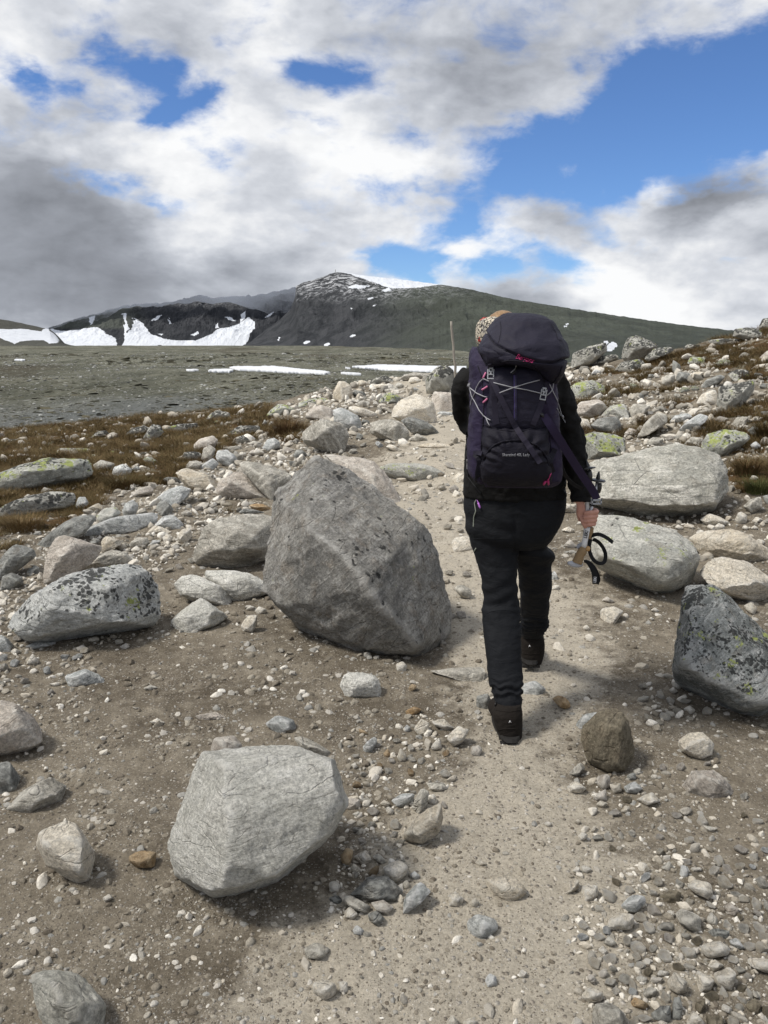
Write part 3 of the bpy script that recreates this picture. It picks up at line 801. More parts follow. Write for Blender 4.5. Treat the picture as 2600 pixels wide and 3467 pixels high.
def shape_rock(planes, dims, lod, seed, pw=22.0, chips=7, disp=1.0, layer=None):
    """surface = soft intersection of half spaces, chipped by extra planes, then roughened"""
    rs = np.random.default_rng(seed)
    N, d = planes
    dirs, F_ = ico(lod)
    q = dirs * dims
    L = np.linalg.norm(q, axis=1, keepdims=True); q = q / L
    # chips
    R0 = float(np.mean(dims))
    base = 1.0 / np.max(np.maximum(q @ N.T, 1e-9) / d[None, :], axis=1)
    pts = q * base[:, None]
    # many small facets: planes laid on the surface at random spots, slightly tilted and cut in
    nc = 7 if chips <= 2 and pw >= 50 else (16 if lod >= 5 else 10 if lod == 4 else 6) + chips * 2
    hi_ = rs.integers(0, len(pts), nc)
    near = N[np.argmax(np.maximum(q[hi_] @ N.T, 1e-9) / d[None, :], axis=1)]
    cn = near + rs.normal(size=(nc, 3)) * rs.uniform(0.10, 0.5, (nc, 1)); cn /= np.linalg.norm(cn, axis=1, keepdims=True)
    ch = (pts @ cn.T).max(0) * rs.uniform(0.95 if chips <= 2 else 0.87, 0.995, nc)
    N2 = np.concatenate([N, cn]); d2 = np.concatenate([d, ch])
    inv = np.maximum(q @ N2.T, 0) / d2[None, :]
    t = 1.0 / np.max(inv, axis=1) if pw >= 50 else 1.0 / (np.sum(inv ** pw, axis=1) ** (1.0 / pw))
    t *= 1.0
    p = q * t[:, None]
    s = p / R0
    o = rs.uniform(0, 50, 3)
    n = fbm(s * 1.1 + o, 3) * 0.045 + fbm(s * 2.6 + o, 6, 0.62, ridged=True) * 0.040 + fbm(s * 9 + o, 4, 0.65) * 0.016
    # bedding planes: small ledges
    bn = layer if layer is not None else np.array([rs.normal() * 0.35, rs.normal() * 0.3, 1.0])
    bn = np.asarray(bn, float); bn /= np.linalg.norm(bn)
    hgt = s @ bn * 5.0 + fbm(s * 1.6 + o, 2) * 1.1
    saw = hgt - np.floor(hgt)
    n += (np.abs(saw - 0.5) - 0.25) * (0.055 if lod >= 5 else 0.03) * (0.4 + fbm(s * 1.2 + o + 9, 2))
    if lod >= 5: n += fbm(s * 26 + o, 3, 0.65) * 0.007
    p = p + q * (n * R0 * disp)[:, None]
    return p, F_
CUSED = []          # (u, v, radius px) of every placed rock, for the scatter below
def auto_name(wpx):
    return 'boulder' if wpx > 150 else ('rock' if wpx > 62 else 'stone')
def rock(fr, outl, mat, label, k=0.72, T=0.85, front=None, pw=60.0, chips=7, disp=1.0, layer=None, name=None, group=None):
    o2 = Z(fr, outl)
    cu, cv = (o2[:, 0].min() + o2[:, 0].max()) / 2, (o2[:, 1].min() + o2[:, 1].max()) / 2
    wpx, hpx = np.ptp(o2[:, 0]), np.ptp(o2[:, 1])
    C = hit_ground(cu, cv, k, hpx)
    d = ray(cu, cv); d = d / np.linalg.norm(d)
    dist = np.linalg.norm(C - np.array([0, 0, EYE]))
    Tm = T * min(wpx, hpx * 1.5) * dist / F
    eye = np.array([0, 0, EYE])
    def onplane(uv, off):
        rr_ = ray(uv[:, 0], uv[:, 1]); c = C + d * off
        t = ((c - eye) @ d) / (rr_ @ d)
        return eye + rr_ * t[:, None]
    cen = np.array([[cu, cv]])
    pts = [onplane(o2, 0.0)]
    rs_ = np.random.default_rng(int(cu * 13 + cv * 7))
    if front is None:
        # an irregular front: a few corners pushed towards the viewer by different amounts
        nf = int(rs_.integers(3, 6)); a0 = rs_.uniform(0, 6.28)
        for i_ in range(nf):
            a1 = a0 + i_ * 6.283 / nf + rs_.normal() * 0.3
            rr1 = rs_.uniform(0.30, 0.66)
            f2 = cen + np.array([[math.cos(a1) * rr1 * wpx / 2, math.sin(a1) * rr1 * hpx / 2]])
            pts.append(onplane(f2, -Tm * rs_.uniform(0.30, 0.55)))
        low = cen + (o2 - cen) * np.array([0.75, 0.85])
        pts.append(onplane(low[o2[:, 1] > cv], -Tm * 0.22))
    else:
        f3 = np.array(front, float); f2 = Z(fr, f3[:, :2])
        pts.append(np.concatenate([onplane(f2[i:i + 1], f3[i, 2] * Tm) for i in range(len(f3))]))
    pts.append(onplane(cen + (o2 - cen) * 0.7, Tm * 0.5))
    # where the lower outline meets the soil the rock reaches down into it
    foot = []
    for (fu_, fv_) in o2:
        if fv_ > cv + 0.12 * hpx and fv_ < 3460:
            g = hit_ground(fu_, fv_)
            off = (g - C) @ d
            if -0.75 * Tm < off < 0.45 * Tm: foot.append(g + d * 0.02 - np.array([0, 0, 0.03 * min(1, Tm)]))
    if foot: pts.append(np.array(foot))
    pts = np.concatenate(pts)
    c0 = (pts.min(0) + pts.max(0)) / 2
    pts = pts - c0
    dims = np.maximum(np.ptp(pts, axis=0) / 2, 0.01)
    lod = 6 if wpx > 420 else 5 if wpx > 120 else 4 if wpx > 50 else 3
    seed = int(cu * 31 + cv * 17)
    p, F_ = shape_rock(hull_planes(pts), dims, lod, seed, pw, chips, disp, layer)
    nm = name or auto_name(wpx)
    me = mesh_from(nm, p, F_)
    try: me.set_sharp_from_angle(angle=R(42))
    except Exception: pass
    ob = link(nm, me, ROCK[mat], loc=tuple(c0))
    tag(ob, label, nm, group)
    CUSED.append((cu, cv, wpx / 2, hpx / 2))
    return ob

# -- the big ones, traced one by one
rock('L', [(500, 100), (620, 185), (740, 215), (870, 300), (1000, 430), (1150, 530), (1290, 650), (1400, 750), (1445, 880), (1490, 1150), (1525, 1330), (1555, 1480), (1530, 1570), (1420, 1645),
           (1290, 1690), (1100, 1665), (900, 1640), (700, 1590), (520, 1510), (370, 1420), (220, 1310), (130, 1210), (110, 1130), (130, 850), (160, 480), (220, 380), (330, 250)],
     'G', 'largest boulder of all, dark grey wedge standing left of the trail beside the hiker', k=0.84, T=1.05, pw=70, chips=1, disp=0.8,
     front=[(440, 690, -.40), (700, 900, -.50), (980, 1250, -.53), (1300, 1600, -.40), (170, 1120, -.10), (300, 900, -.26), (520, 1430, -.18), (900, 1620, -.26), (620, 215, .04), (300, 420, -.04), (900, 480, -.08), (1250, 820, -.10), (1450, 1250, -.13)],
     layer=(-0.7, -0.2, 0.75))
rock('M', [(880, 445), (1060, 430), (1300, 430), (1430, 470), (1480, 590), (1492, 690), (1440, 790), (1350, 860), (1190, 990), (1030, 1040), (930, 1055), (840, 1000), (760, 960), (735, 880),
           (750, 800), (800, 680), (850, 590), (850, 490)],
     'F', 'big pale grey flat-faced boulder in front, alone on the brown gravel', k=0.92, T=0.8, pw=80, chips=1, disp=0.65,
     front=[(975, 492, -.40), (1420, 480, -.34), (985, 700, -.52), (985, 930, -.50), (960, 1030, -.40), (1200, 960, -.42), (1465, 660, -.38), (1400, 800, -.38)], layer=(0.1, -0.2, 1))
rock('M', [(290, 740), (330, 757), (400, 850), (410, 900), (385, 1000), (335, 1005), (200, 930), (155, 840), (165, 800), (230, 760)],
     'w', 'cream white pointed rock at the lower left, left of the big flat-faced boulder', k=0.9, T=0.9, pw=60, chips=2, disp=0.7,
     front=[(355, 830, -.5), (345, 960, -.5), (190, 840, -.35), (290, 770, -.2)], name='rock')
rock('M', [(-90, 250), (0, 212), (70, 230), (130, 270), (165, 330), (185, 400), (120, 430), (0, 455), (-90, 450)], 'p', 'white streaked rock cut by the left edge, above the cream pointed rock', k=0.85, pw=60)
rock('M', [(135, 1400), (230, 1372), (330, 1400), (400, 1460), (460, 1540), (440, 1660), (250, 1700), (190, 1640), (140, 1500)], 'S', 'pale blue-grey rock at the bottom left corner of the view', k=0.55, pw=60)
rock('M', [(20, 690), (110, 600), (210, 545), (290, 590), (270, 650), (130, 712)], 'g', 'grey slab half sunk in gravel, above the cream white pointed rock', k=0.3)
rock('M', [(275, 110), (370, 80), (440, 110), (457, 145), (380, 176), (300, 160)], 'u', 'flat blue-grey rock sunk in the gravel below the black-spotted boulder', k=0.18)
rock('M', [(550, 890), (600, 865), (680, 875), (670, 940), (600, 945), (555, 915)], 'o', 'small tan brown rock left of the big flat-faced boulder', pw=40)
rock('M', [(905, 425), (925, 380), (1010, 370), (1050, 410), (1045, 470), (920, 470)], 'p', 'pinkish rock peeking out behind the top of the flat-faced boulder', k=0.8)
rock('M', [(1270, 380), (1310, 372), (1430, 440), (1420, 470), (1320, 470)], 'g', 'pale grey splinter behind the right shoulder of the flat-faced boulder', k=0.4)
rock('M', [(1465, 160), (1475, 115), (1530, 92), (1620, 108), (1650, 150), (1645, 205), (1500, 206)], 'F', 'pale rounded rock on the gravel midway between the largest boulder and the flat-faced one', k=0.7, pw=60)
rock('M', [(1142, 320), (1200, 280), (1270, 305), (1287, 340), (1210, 366)], 'u', 'blue-grey rock sunk in soil above the flat-faced boulder', k=0.3)
rock('M', [(835, 285), (930, 268), (1003, 303), (880, 308)], 'p', 'flat pinkish slab level with the ground above the flat-faced boulder', k=0.15)
rock('M', [(618, 166), (650, 150), (685, 163), (652, 181)], 'g', 'small flat grey stone alone on the bare gravel left of centre', k=0.4)
rock('M', [(643, 312), (680, 294), (712, 316), (680, 326)], 'w', 'small flat white stone alone on the gravel, left of the pinkish slab', k=0.6)
rock('M', [(1310, 1290), (1370, 1262), (1425, 1290), (1400, 1340), (1320, 1332)], 'g', 'grey brown rock sunk in wet soil below the flat-faced boulder', k=0.25)
rock('M', [(1350, 1440), (1400, 1420), (1450, 1445), (1450, 1492), (1400, 1512), (1355, 1480)], 'w', 'white rounded rock near the bottom, left half of a pair', k=0.7)
rock('M', [(1462, 1430), (1502, 1433), (1503, 1482), (1468, 1480)], 'w', 'smaller white stone, right half of the pair near the bottom', k=0.7)
rock('M', [(112, 62), (140, 14), (172, 46), (166, 68)], 'w', 'small white pyramid-shaped stone below the black-spotted boulder', pw=40)
rock('M', [(-40, 500), (40, 480), (92, 560), (60, 610), (-40, 645)], 'd', 'dark grey slab cut by the left edge, beside the half-sunk grey slab', k=0.3)
rock('M', [(440, 1072), (470, 1055), (490, 1075), (455, 1092)], 'w', 'small white stone on dark gravel below the tan brown rock', k=0.5)
rock('M', [(860, 1270), (845, 1268), (838, 1282), (855, 1290)], 'w', 'tiny pale pebble below the flat-faced boulder', k=0.6)
# lower right
rock('N', [(845, 345), (920, 268), (1010, 243), (1058, 300), (1075, 400), (1080, 455), (1040, 517), (980, 532), (900, 490), (858, 420)], 'b', 'brown grey upright rock on the right half of the trail, lower right of the hiker', k=0.85, T=0.9, pw=60, disp=0.9)
rock('N', [(822, 330), (850, 290), (925, 262), (930, 300), (870, 350), (840, 350)], 'u', 'bluish slab leaning behind the left side of the brown upright rock', k=0.4)
rock('N', [(1268, 395), (1322, 355), (1390, 358), (1427, 400), (1415, 452), (1355, 477), (1290, 440)], 'w', 'lumpy white rock right of the brown upright rock', k=0.7)
rock('N', [(1285, 590), (1330, 525), (1420, 518), (1490, 570), (1512, 622), (1420, 650), (1300, 615)], 'p', 'flat pinkish rock sunk in soil below the lumpy white rock', k=0.22)
rock('N', [(785, 592), (830, 565), (876, 595), (850, 622), (795, 616)], 'w', 'pale rock lowest left of the cluster under the brown upright rock', k=0.7)
rock('N', [(918, 545), (975, 532), (978, 590), (948, 607), (918, 580)], 'p', 'pinkish upright rock in the cluster under the brown upright rock', k=0.7)
rock('N', [(972, 580), (1020, 572), (1028, 610), (990, 622)], 't', 'round tan stone in the cluster under the brown upright rock', k=0.7)
rock('N', [(1035, 592), (1080, 567), (1122, 600), (1090, 622), (1045, 616)], 'u', 'blue white rock at the right end of the cluster under the brown upright rock', k=0.7)
rock('N', [(1088, 645), (1160, 611), (1192, 656), (1130, 672)], 'w', 'wedge-shaped cream rock right below the cluster under the brown upright rock', k=0.7, pw=36)
rock('N', [(798, 532), (850, 484), (872, 510), (832, 552)], 'g', 'grey white slab stone touching the lower left of the brown upright rock', k=0.6)
rock('N', [(903, 642), (960, 600), (962, 655), (920, 657)], 'p', 'pale stone just below the pinkish upright one in the cluster', k=0.6)
rock('N', [(910, 668), (935, 650), (970, 665), (945, 686)], 't', 'flat tan stone lowest in the cluster under the brown upright rock', k=0.5)
rock('N', [(1045, 545), (1085, 528), (1090, 560), (1050, 566)], 'd', 'dark rounded stone just below the brown upright rock', k=0.6)
rock('N', [(1075, 520), (1105, 506), (1115, 535), (1085, 545)], 'g', 'small grey stone at the lower right corner of the brown upright rock', k=0.5)
rock('N', [(82, 790), (180, 690), (250, 658), (256, 720), (242, 790), (172, 840), (95, 822)], 't', 'large tan angular rock on the left edge of the trail in the foreground', k=0.85, pw=40, chips=2, disp=.7, front=[(110, 790, -.45), (150, 800, -.5), (235, 720, -.4), (180, 740, -.5)])
rock('N', [(28, 652), (80, 620), (138, 622), (110, 670), (60, 684)], 'u', 'flat blue-grey stone touching the upper left of the large tan angular rock', k=0.5)
rock('N', [(118, 680), (160, 598), (197, 610), (187, 670), (150, 714)], 'g', 'grey oblong rock standing against the large tan angular rock', k=0.7)
rock('N', [(183, 577), (250, 568), (277, 600), (222, 614)], 'g', 'flat pale grey stone above the large tan angular rock', k=0.4)
rock('N', [(188, 640), (212, 620), (230, 645), (225, 672), (195, 670)], 'w', 'small white stone wedged between grey oblong rock and large tan rock', k=0.6)
rock('N', [(268, 377), (320, 328), (371, 345), (345, 395), (300, 420)], 'w', 'white angular rock left of the rear boot', k=0.8, pw=38)
rock('N', [(198, 422), (240, 374), (253, 430), (215, 436)], 'w', 'triangular white stone below left of the white angular rock by the boot', k=0.8, pw=38)
rock('N', [(125, 345), (160, 297), (197, 318), (192, 370), (150, 374)], 't', 'brownish tan stone left of the slanted pale slab by the boot', k=0.6)
rock('N', [(200, 308), (260, 298), (302, 340), (272, 354), (230, 330)], 'w', 'slanted pale slab stone above the triangular white stone', k=0.5)
rock('N', [(372, 455), (380, 415), (410, 410), (425, 430), (410, 462)], 'p', 'small pinkish pale stone directly below the rear boot on the left', k=0.6)
rock('N', [(722, 212), (750, 193), (785, 205), (806, 228), (806, 250), (782, 259), (742, 226)], 'o', 'orange-tan kidney-shaped stone on the trail right of the rear boot', k=0.85, pw=14, chips=0, disp=.5)
rock('N', [(1238, 132), (1275, 110), (1295, 150), (1272, 174), (1245, 155)], 'w', 'cream triangular stone touching the foot of the dark lichen boulder', k=0.8)
rock('N', [(1228, 175), (1255, 160), (1272, 180), (1250, 192)], 'w', 'thin white stone just under the cream triangular stone', k=0.6)
rock('N', [(1290, 256), (1320, 239), (1347, 262), (1322, 282)], 'w', 'oval cream stone lowest right of the pebble heap by the dark lichen boulder', k=0.7)
rock('N', [(-5, 940), (60, 904), (107, 930), (96, 975), (50, 1007), (5, 987)], 'w', 'rounded white rock topping the heap of stones left of the trail', k=0.85, pw=60)
rock('N', [(430, 985), (500, 970), (580, 985), (630, 1040), (600, 1087), (530, 1097), (455, 1035)], 't', 'cream rock sunk in the pale trail in the foreground', k=0.3, pw=16)
rock('N', [(352, 1175), (400, 1138), (480, 1160), (503, 1210), (430, 1264), (368, 1230)], 'u', 'purple grey rock sunk in the pale trail, below the cream one', k=0.22, pw=16)
rock('N', [(273, 1060), (308, 1043), (346, 1070), (332, 1110), (280, 1107)], 'w', 'small white grey stone casting a dark edge, left of the sunk cream rock', k=0.7)
rock('N', [(370, 1085), (395, 1070), (412, 1090), (395, 1118), (372, 1108)], 't', 'small tan stone right of the white grey stone on the trail', k=0.5)
rock('K', [(270, 640), (370, 530), (510, 520), (610, 610), (590, 680), (480, 700), (330, 670)], 'd', 'broad grey flat rock in the middle of the heap left of the trail', k=0.5)
rock('K', [(600, 790), (620, 660), (725, 545), (803, 620), (700, 720)], 'u', 'blue streaked slanting slab at the right side of the heap', k=0.45)
rock('K', [(285, 390), (370, 345), (412, 410), (350, 450)], 'w', 'white wedge stone at the top of the heap left of the trail', k=0.6)
rock('K', [(195, 390), (240, 330), (290, 345), (265, 455), (215, 440)], 'o', 'tan yellow stone at the upper left of the heap', k=0.6)
rock('K', [(262, 470), (285, 430), (335, 465), (320, 505), (280, 495)], 't', 'small yellowish stone under the tan yellow stone of the heap', k=0.6)
rock('K', [(220, 660), (250, 640), (400, 720), (385, 770), (230, 700)], 'g', 'long grey rod-like stone at the lower left of the heap', k=0.5)
rock('K', [(395, 690), (480, 675), (550, 720), (520, 778), (440, 740)], 'p', 'pinkish white stone at the bottom centre of the heap', k=0.6)
rock('K', [(380, 770), (440, 745), (495, 800), (450, 848), (395, 820)], 'd', 'black and white flecked stone lowest in the heap', k=0.6)
rock('K', [(220, 760), (260, 720), (320, 770), (290, 805), (230, 795)], 'w', 'white stone left below the rod-like stone', k=0.6)
rock('K', [(280, 870), (310, 840), (360, 880), (340, 915), (290, 905)], 'u', 'pale bluish stone lowest left beneath the heap', k=0.5)
rock('K', [(120, 570), (160, 548), (202, 580), (185, 630), (130, 625)], 'w', 'pale squarish stone at the left edge of the heap', k=0.6)
rock('K', [(120, 660), (170, 640), (218, 670), (200, 710), (140, 695)], 'd', 'dark stone under the pale squarish stone left of the heap', k=0.4)
rock('K', [(605, 570), (640, 540), (662, 575), (640, 612), (610, 600)], 't', 'cream stone between broad grey rock and blue streaked slab', k=0.5)
rock('K', [(655, 510), (690, 482), (730, 520), (700, 545), (665, 535)], 'u', 'small pale bluish stone right of the topmost white rock of the heap', k=0.5)
rock('K', [(410, 390), (450, 370), (510, 430), (480, 445)], 'g', 'flat grey stone left above the topmost white rock of the heap', k=0.4)
rock('K', [(225, 0), (330, 10), (335, 60), (300, 82), (230, 75)], 'p', 'pinkish grey rock touching the right side of the flat-faced boulder', k=0.7)
rock('K', [(275, 110), (320, 88), (340, 110), (310, 138)], 'g', 'small grey green stone right below the pinkish one by the flat-faced boulder', k=0.5)
rock('K', [(1085, 430), (1120, 405), (1170, 440), (1120, 455)], 't', 'small flat cream stone sunk in the trail above the cream rock', k=0.2)
rock('K', [(1545, 170), (1570, 155), (1600, 175), (1580, 197), (1555, 190)], 'w', 'small oval white stone on the right side of the pale trail', k=0.6)
rock('K', [(1155, 1200), (1180, 1160), (1230, 1180), (1235, 1245), (1170, 1258)], 'u', 'small blocky pale stone on the trail near the bottom', k=0.6)
rock('K', [(1375, 1160), (1400, 1132), (1440, 1160), (1410, 1195), (1380, 1185)], 'w', 'small white stone right of the blocky pale one near the bottom', k=0.6)
rock('K', [(900, 1470), (940, 1435), (975, 1470), (985, 1520), (900, 1520)], 't', 'tan stone at the bottom edge in the middle', k=0.5)
rock('K', [(1005, 1480), (1060, 1452), (1110, 1480), (1105, 1530), (1010, 1530)], 'w', 'pale stone at the bottom edge beside the tan one', k=0.5)
rock('J', [(445, 1070), (470, 1020), (560, 972), (650, 985), (660, 1040), (630, 1100), (540, 1090), (465, 1100)], 'w', 'pinkish white arched rock right of the trail in the foreground', k=0.75)
rock('J', [(555, 920), (630, 840), (740, 850), (748, 890), (670, 970), (600, 965)], 'u', 'blue and white rock touching the pinkish white arched one from above', k=0.75)
rock('J', [(1050, 775), (1110, 722), (1230, 750), (1252, 830), (1210, 872), (1120, 830)], 'w', 'white heart-shaped rock at the right in the foreground', k=0.8, pw=60)
rock('J', [(965, 980), (1010, 935), (1160, 1000), (1155, 1110), (1090, 1110), (1000, 1050)], 'g', 'grey rock with a white face below the heart-shaped rock', k=0.65)
rock('J', [(1150, 1215), (1290, 1180), (1378, 1240), (1360, 1290), (1220, 1315), (1165, 1270)], 'w', 'long white rock with a ledge, above the pair of pale rocks', k=0.75)
rock('J', [(1115, 1430), (1140, 1398), (1265, 1480), (1220, 1560), (1145, 1570)], 'w', 'left one of the two large pale rocks lying side by side', k=0.6)
rock('J', [(1245, 1430), (1370, 1380), (1428, 1430), (1385, 1555), (1270, 1540)], 'w', 'right one of the two large pale rocks lying side by side, with a dark dot', k=0.6)
rock('J', [(1210, 1370), (1270, 1330), (1330, 1370), (1255, 1418)], 'w', 'small white rock above the two large pale rocks', k=0.6)
rock('J', [(905, 1480), (960, 1415), (1060, 1500), (1040, 1570), (990, 1590), (920, 1540)], 't', 'faceted yellowish white rock left of the two large pale rocks', k=0.8, pw=44)
rock('J', [(258, 1580), (320, 1525), (420, 1570), (425, 1620), (350, 1655), (270, 1620)], 'w', 'pale rock with a blunt point above the big greenish one', k=0.6)
rock('J', [(335, 1720), (370, 1650), (490, 1645), (580, 1720), (620, 1810), (580, 1870), (340, 1870)], 'g', 'big greenish grey rock cut by the bottom edge right of the trail', k=0.5)
rock('J', [(1495, 1340), (1530, 1308), (1659, 1320), (1760, 1380), (1700, 1430), (1600, 1390)], 'w', 'white flat rock cut by the right edge near the bottom', k=0.6)
rock('J', [(185, 1790), (220, 1748), (275, 1775), (270, 1850), (190, 1850)], 'w', 'white rounded stone at the bottom edge left of the greenish rock', k=0.6)
rock('J', [(425, 1200), (465, 1145), (528, 1210), (480, 1230)], 'g', 'grey pointed stone below the pinkish white arched rock', k=0.7)
rock('J', [(382, 1250), (420, 1218), (462, 1265), (430, 1300)], 'w', 'small white stone below left of the grey pointed one', k=0.6)
rock('J', [(385, 1420), (430, 1390), (472, 1430), (430, 1470), (395, 1455)], 'p', 'small pinkish stone above the pale rock with a blunt point', k=0.5)
rock('J', [(300, 1460), (330, 1430), (380, 1470), (360, 1510)], 'p', 'small two-tone stone left of the small pinkish one', k=0.5)
rock('J', [(262, 770), (380, 760), (385, 850), (290, 905), (262, 880)], 'w', 'white squarish rock at the right edge of the pale trail', k=0.4)
rock('J', [(130, 850), (170, 740), (250, 720), (240, 790)], 't', 'tan slab left of the white squarish rock', k=0.35)
rock('J', [(260, 625), (290, 615), (345, 650), (300, 680), (262, 670)], 'w', 'small white stone above the white squarish rock', k=0.5)
rock('J', [(190, 660), (225, 620), (255, 640), (240, 690)], 'w', 'small pale stone left of the small white stone above the squarish rock', k=0.5)
rock('J', [(1165, 315), (1290, 340), (1230, 375), (1190, 350)], 'g', 'flat triangular grey stone sunk in soil on the right', k=0.3)
rock('J', [(232, 400), (262, 366), (305, 385), (300, 420), (255, 438)], 'w', 'small round white stone below the cluster of the brown upright rock', k=0.8)
rock('J', [(325, 370), (350, 325), (378, 320), (360, 375)], 't', 'narrow tan stone right of the small round white one', k=0.5)
rock('J', [(205, 290), (235, 270), (262, 290), (240, 315)], 't', 'small round tan stone above the small round white one', k=0.6)
rock('J', [(555, 220), (590, 165), (630, 190), (600, 230)], 't', 'tan oval stone leaning on the flat pale stone right of the cluster', k=0.6)
rock('J', [(992, 700), (1005, 615), (1062, 620), (1060, 700), (1030, 722)], 'u', 'small slate-blue stone above the heart-shaped rock', k=0.4)
rock('J', [(1070, 650), (1090, 630), (1165, 632), (1160, 660), (1090, 668)], 'w', 'small white oblong stone right of the slate-blue stone', k=0.5)
rock('J', [(855, 640), (920, 580), (955, 640), (930, 680)], 'g', 'flat greenish triangular stone left of the slate-blue stone', k=0.2)
rock('J', [(850, 850), (930, 800), (1010, 820), (990, 900), (880, 905)], 'b', 'brown flat rock sunk in the ground left of the heart-shaped rock', k=0.25)
rock('J', [(1195, 1010), (1230, 960), (1280, 1010), (1285, 1080), (1210, 1060)], 'g', 'pale grey rock right of the grey rock with a white face', k=0.5)
rock('J', [(1205, 1110), (1260, 1090), (1370, 1110), (1365, 1165), (1240, 1160)], 'd', 'dark green grey flat rock above the long white rock', k=0.5)
rock('J', [(1370, 1180), (1420, 1160), (1490, 1240), (1440, 1245), (1380, 1215)], 'u', 'bluish white slanting stone right above the long white rock', k=0.6)
rock('J', [(1320, 930), (1380, 893), (1450, 950), (1420, 1000), (1340, 985)], 'p', 'orange-pink sunk rock below right of the heart-shaped rock', k=0.35)
rock('J', [(900, 960), (930, 952), (968, 985), (955, 1008), (915, 990)], 'w', 'small white stone left of the grey rock with a white face', k=0.6)
rock('J', [(785, 1720), (850, 1670), (930, 1665), (930, 1780), (880, 1800), (790, 1770)], 'd', 'dark grey block near the bottom right of the greenish rock', k=0.5)
rock('J', [(935, 1790), (950, 1600), (1010, 1590), (1020, 1700), (1000, 1790)], 'd', 'dark upright stone beside the dark grey block', k=0.5)
rock('J', [(625, 1640), (660, 1605), (770, 1660), (750, 1700), (650, 1680)], 'o', 'brown tan flat stone above the dark grey block', k=0.5)
rock('J', [(1110, 1640), (1180, 1620), (1200, 1680), (1150, 1740), (1115, 1700)], 'b', 'brown stone under the left large pale rock', k=0.5)
rock('J', [(1305, 1700), (1320, 1650), (1390, 1690), (1375, 1740)], 'w', 'pale stone under the right large pale rock', k=0.5)
rock('J', [(1490, 1660), (1560, 1610), (1615, 1660), (1580, 1735), (1510, 1715)], 'b', 'round brown stone near the bottom right corner', k=0.5)
rock('J', [(1190, 1740), (1320, 1735), (1345, 1850), (1200, 1850)], 'b', 'brown rock cut by the bottom edge below the right large pale rock', k=0.5)
rock('J', [(1050, 1790), (1100, 1705), (1150, 1760), (1200, 1830), (1060, 1830)], 'w', 'white pointed stone at the bottom edge, left of the brown rock there', k=0.6)
rock('J', [(715, 1580), (760, 1530), (830, 1540), (810, 1600), (740, 1610)], 'g', 'greenish pale stone above the brown tan flat stone', k=0.5)
rock('J', [(770, 1480), (790, 1450), (880, 1460), (860, 1500), (790, 1505)], 'p', 'pale pinkish stone left of the faceted yellowish rock', k=0.5)
rock('J', [(665, 1460), (700, 1440), (760, 1460), (730, 1500), (690, 1495)], 'g', 'pale grey stone at the left of the row left of the faceted rock', k=0.5)
rock('J', [(815, 1430), (850, 1400), (922, 1415), (900, 1450), (830, 1450)], 'w', 'whitish stone above the pale pinkish stone by the faceted rock', k=0.5)
rock('N', [(590, 152), (660, 133), (702, 170), (662, 202), (600, 197)], 'u', 'blue-grey stone with a white stripe sunk beside the rear boot', k=0.3)
rock('N', [(398, 200), (450, 188), (472, 240), (440, 276), (400, 250)], 'd', 'dark grey rock sunk in soil left of the rear trouser hem', k=0.3)
rock('N', [(190, 92), (310, 78), (445, 100), (430, 142), (300, 127)], 'g', 'long flat ledge of grey rock left of the hiker\'s rear leg', k=0.25)
rock('N', [(50, 60), (80, 48), (102, 70), (92, 97), (55, 95)], 'w', 'small pale block just below the largest boulder', k=0.7)
rock('N', [(92, 262), (130, 245), (166, 258), (130, 285), (98, 280)], 'o', 'flat brown orange stone in the gravel left of the hiker', k=0.4)
rock('I', [(1005, 520), (1030, 492), (1058, 515), (1040, 548), (1010, 542)], 'u', 'small round bluish white stone in the gravel patch left of the boot', k=0.6)
rock('I', [(965, 710), (985, 645), (1025, 690), (1020, 735), (985, 748)], 't', 'tan upright stone in the gravel patch above the large tan angular rock', k=0.7)
rock('I', [(740, 640), (820, 570), (838, 600), (790, 690), (745, 680)], 'u', 'pale bluish slab stone at the left of the gravel patch', k=0.5)
rock('I', [(705, 515), (770, 545), (780, 568), (720, 550)], 'o', 'thin orange stone at the upper left of the gravel patch', k=0.5)
rock('I', [(870, 690), (905, 650), (925, 690), (900, 715)], 'o', 'small brownish stone left of the tan upright stone', k=0.5)
rock('I', [(1040, 245), (1065, 222), (1100, 238), (1080, 262), (1045, 278)], 'o', 'small rusty orange stone below the largest boulder', k=0.6)
rock('I', [(660, 760), (690, 740), (705, 775), (680, 790)], 'w', 'small pale stone right of the flat-faced boulder\'s top corner', k=0.6)
rock('I', [(845, 1020), (880, 990), (925, 1020), (900, 1042)], 't', 'small cream stone left of the flat blue-grey stone', k=0.5)
rock('I', [(890, 1060), (905, 1035), (945, 1060), (930, 1092), (900, 1085)], 'w', 'small white stone below the small cream stone', k=0.6)
# -- right of the hiker
rock('G', [(290, 150), (560, 100), (720, 55), (980, 28), (1140, 40), (1300, 90), (1325, 150), (1357, 200), (1352, 340), (1290, 430), (1180, 532), (1060, 535), (850, 517), (640, 512), (400, 475), (300, 420)],
     's', 'huge pale grey loaf-shaped boulder right of the hiker\'s hand', k=0.9, T=0.9, pw=60, disp=.9, layer=(0.1, 0, 1),
     front=[(420, 420, -.5), (1100, 480, -.5), (1250, 330, -.45), (420, 200, -.3), (1200, 150, -.25), (700, 300, -.5)]).data.materials[0] = ROCK['S']
rock('G', [(330, 640), (380, 540), (500, 530), (680, 578), (850, 640), (1050, 720), (1157, 800), (1150, 880), (1060, 1040), (930, 1102), (800, 1100), (640, 1030), (480, 960), (340, 880)],
     'l', 'large grey and rust boulder with green lichen on top, behind the dangling pole straps', k=0.85, T=0.95, pw=60,
     front=[(420, 860, -.48), (700, 880, -.52), (1000, 860, -.5), (950, 1050, -.45), (700, 1000, -.45)])
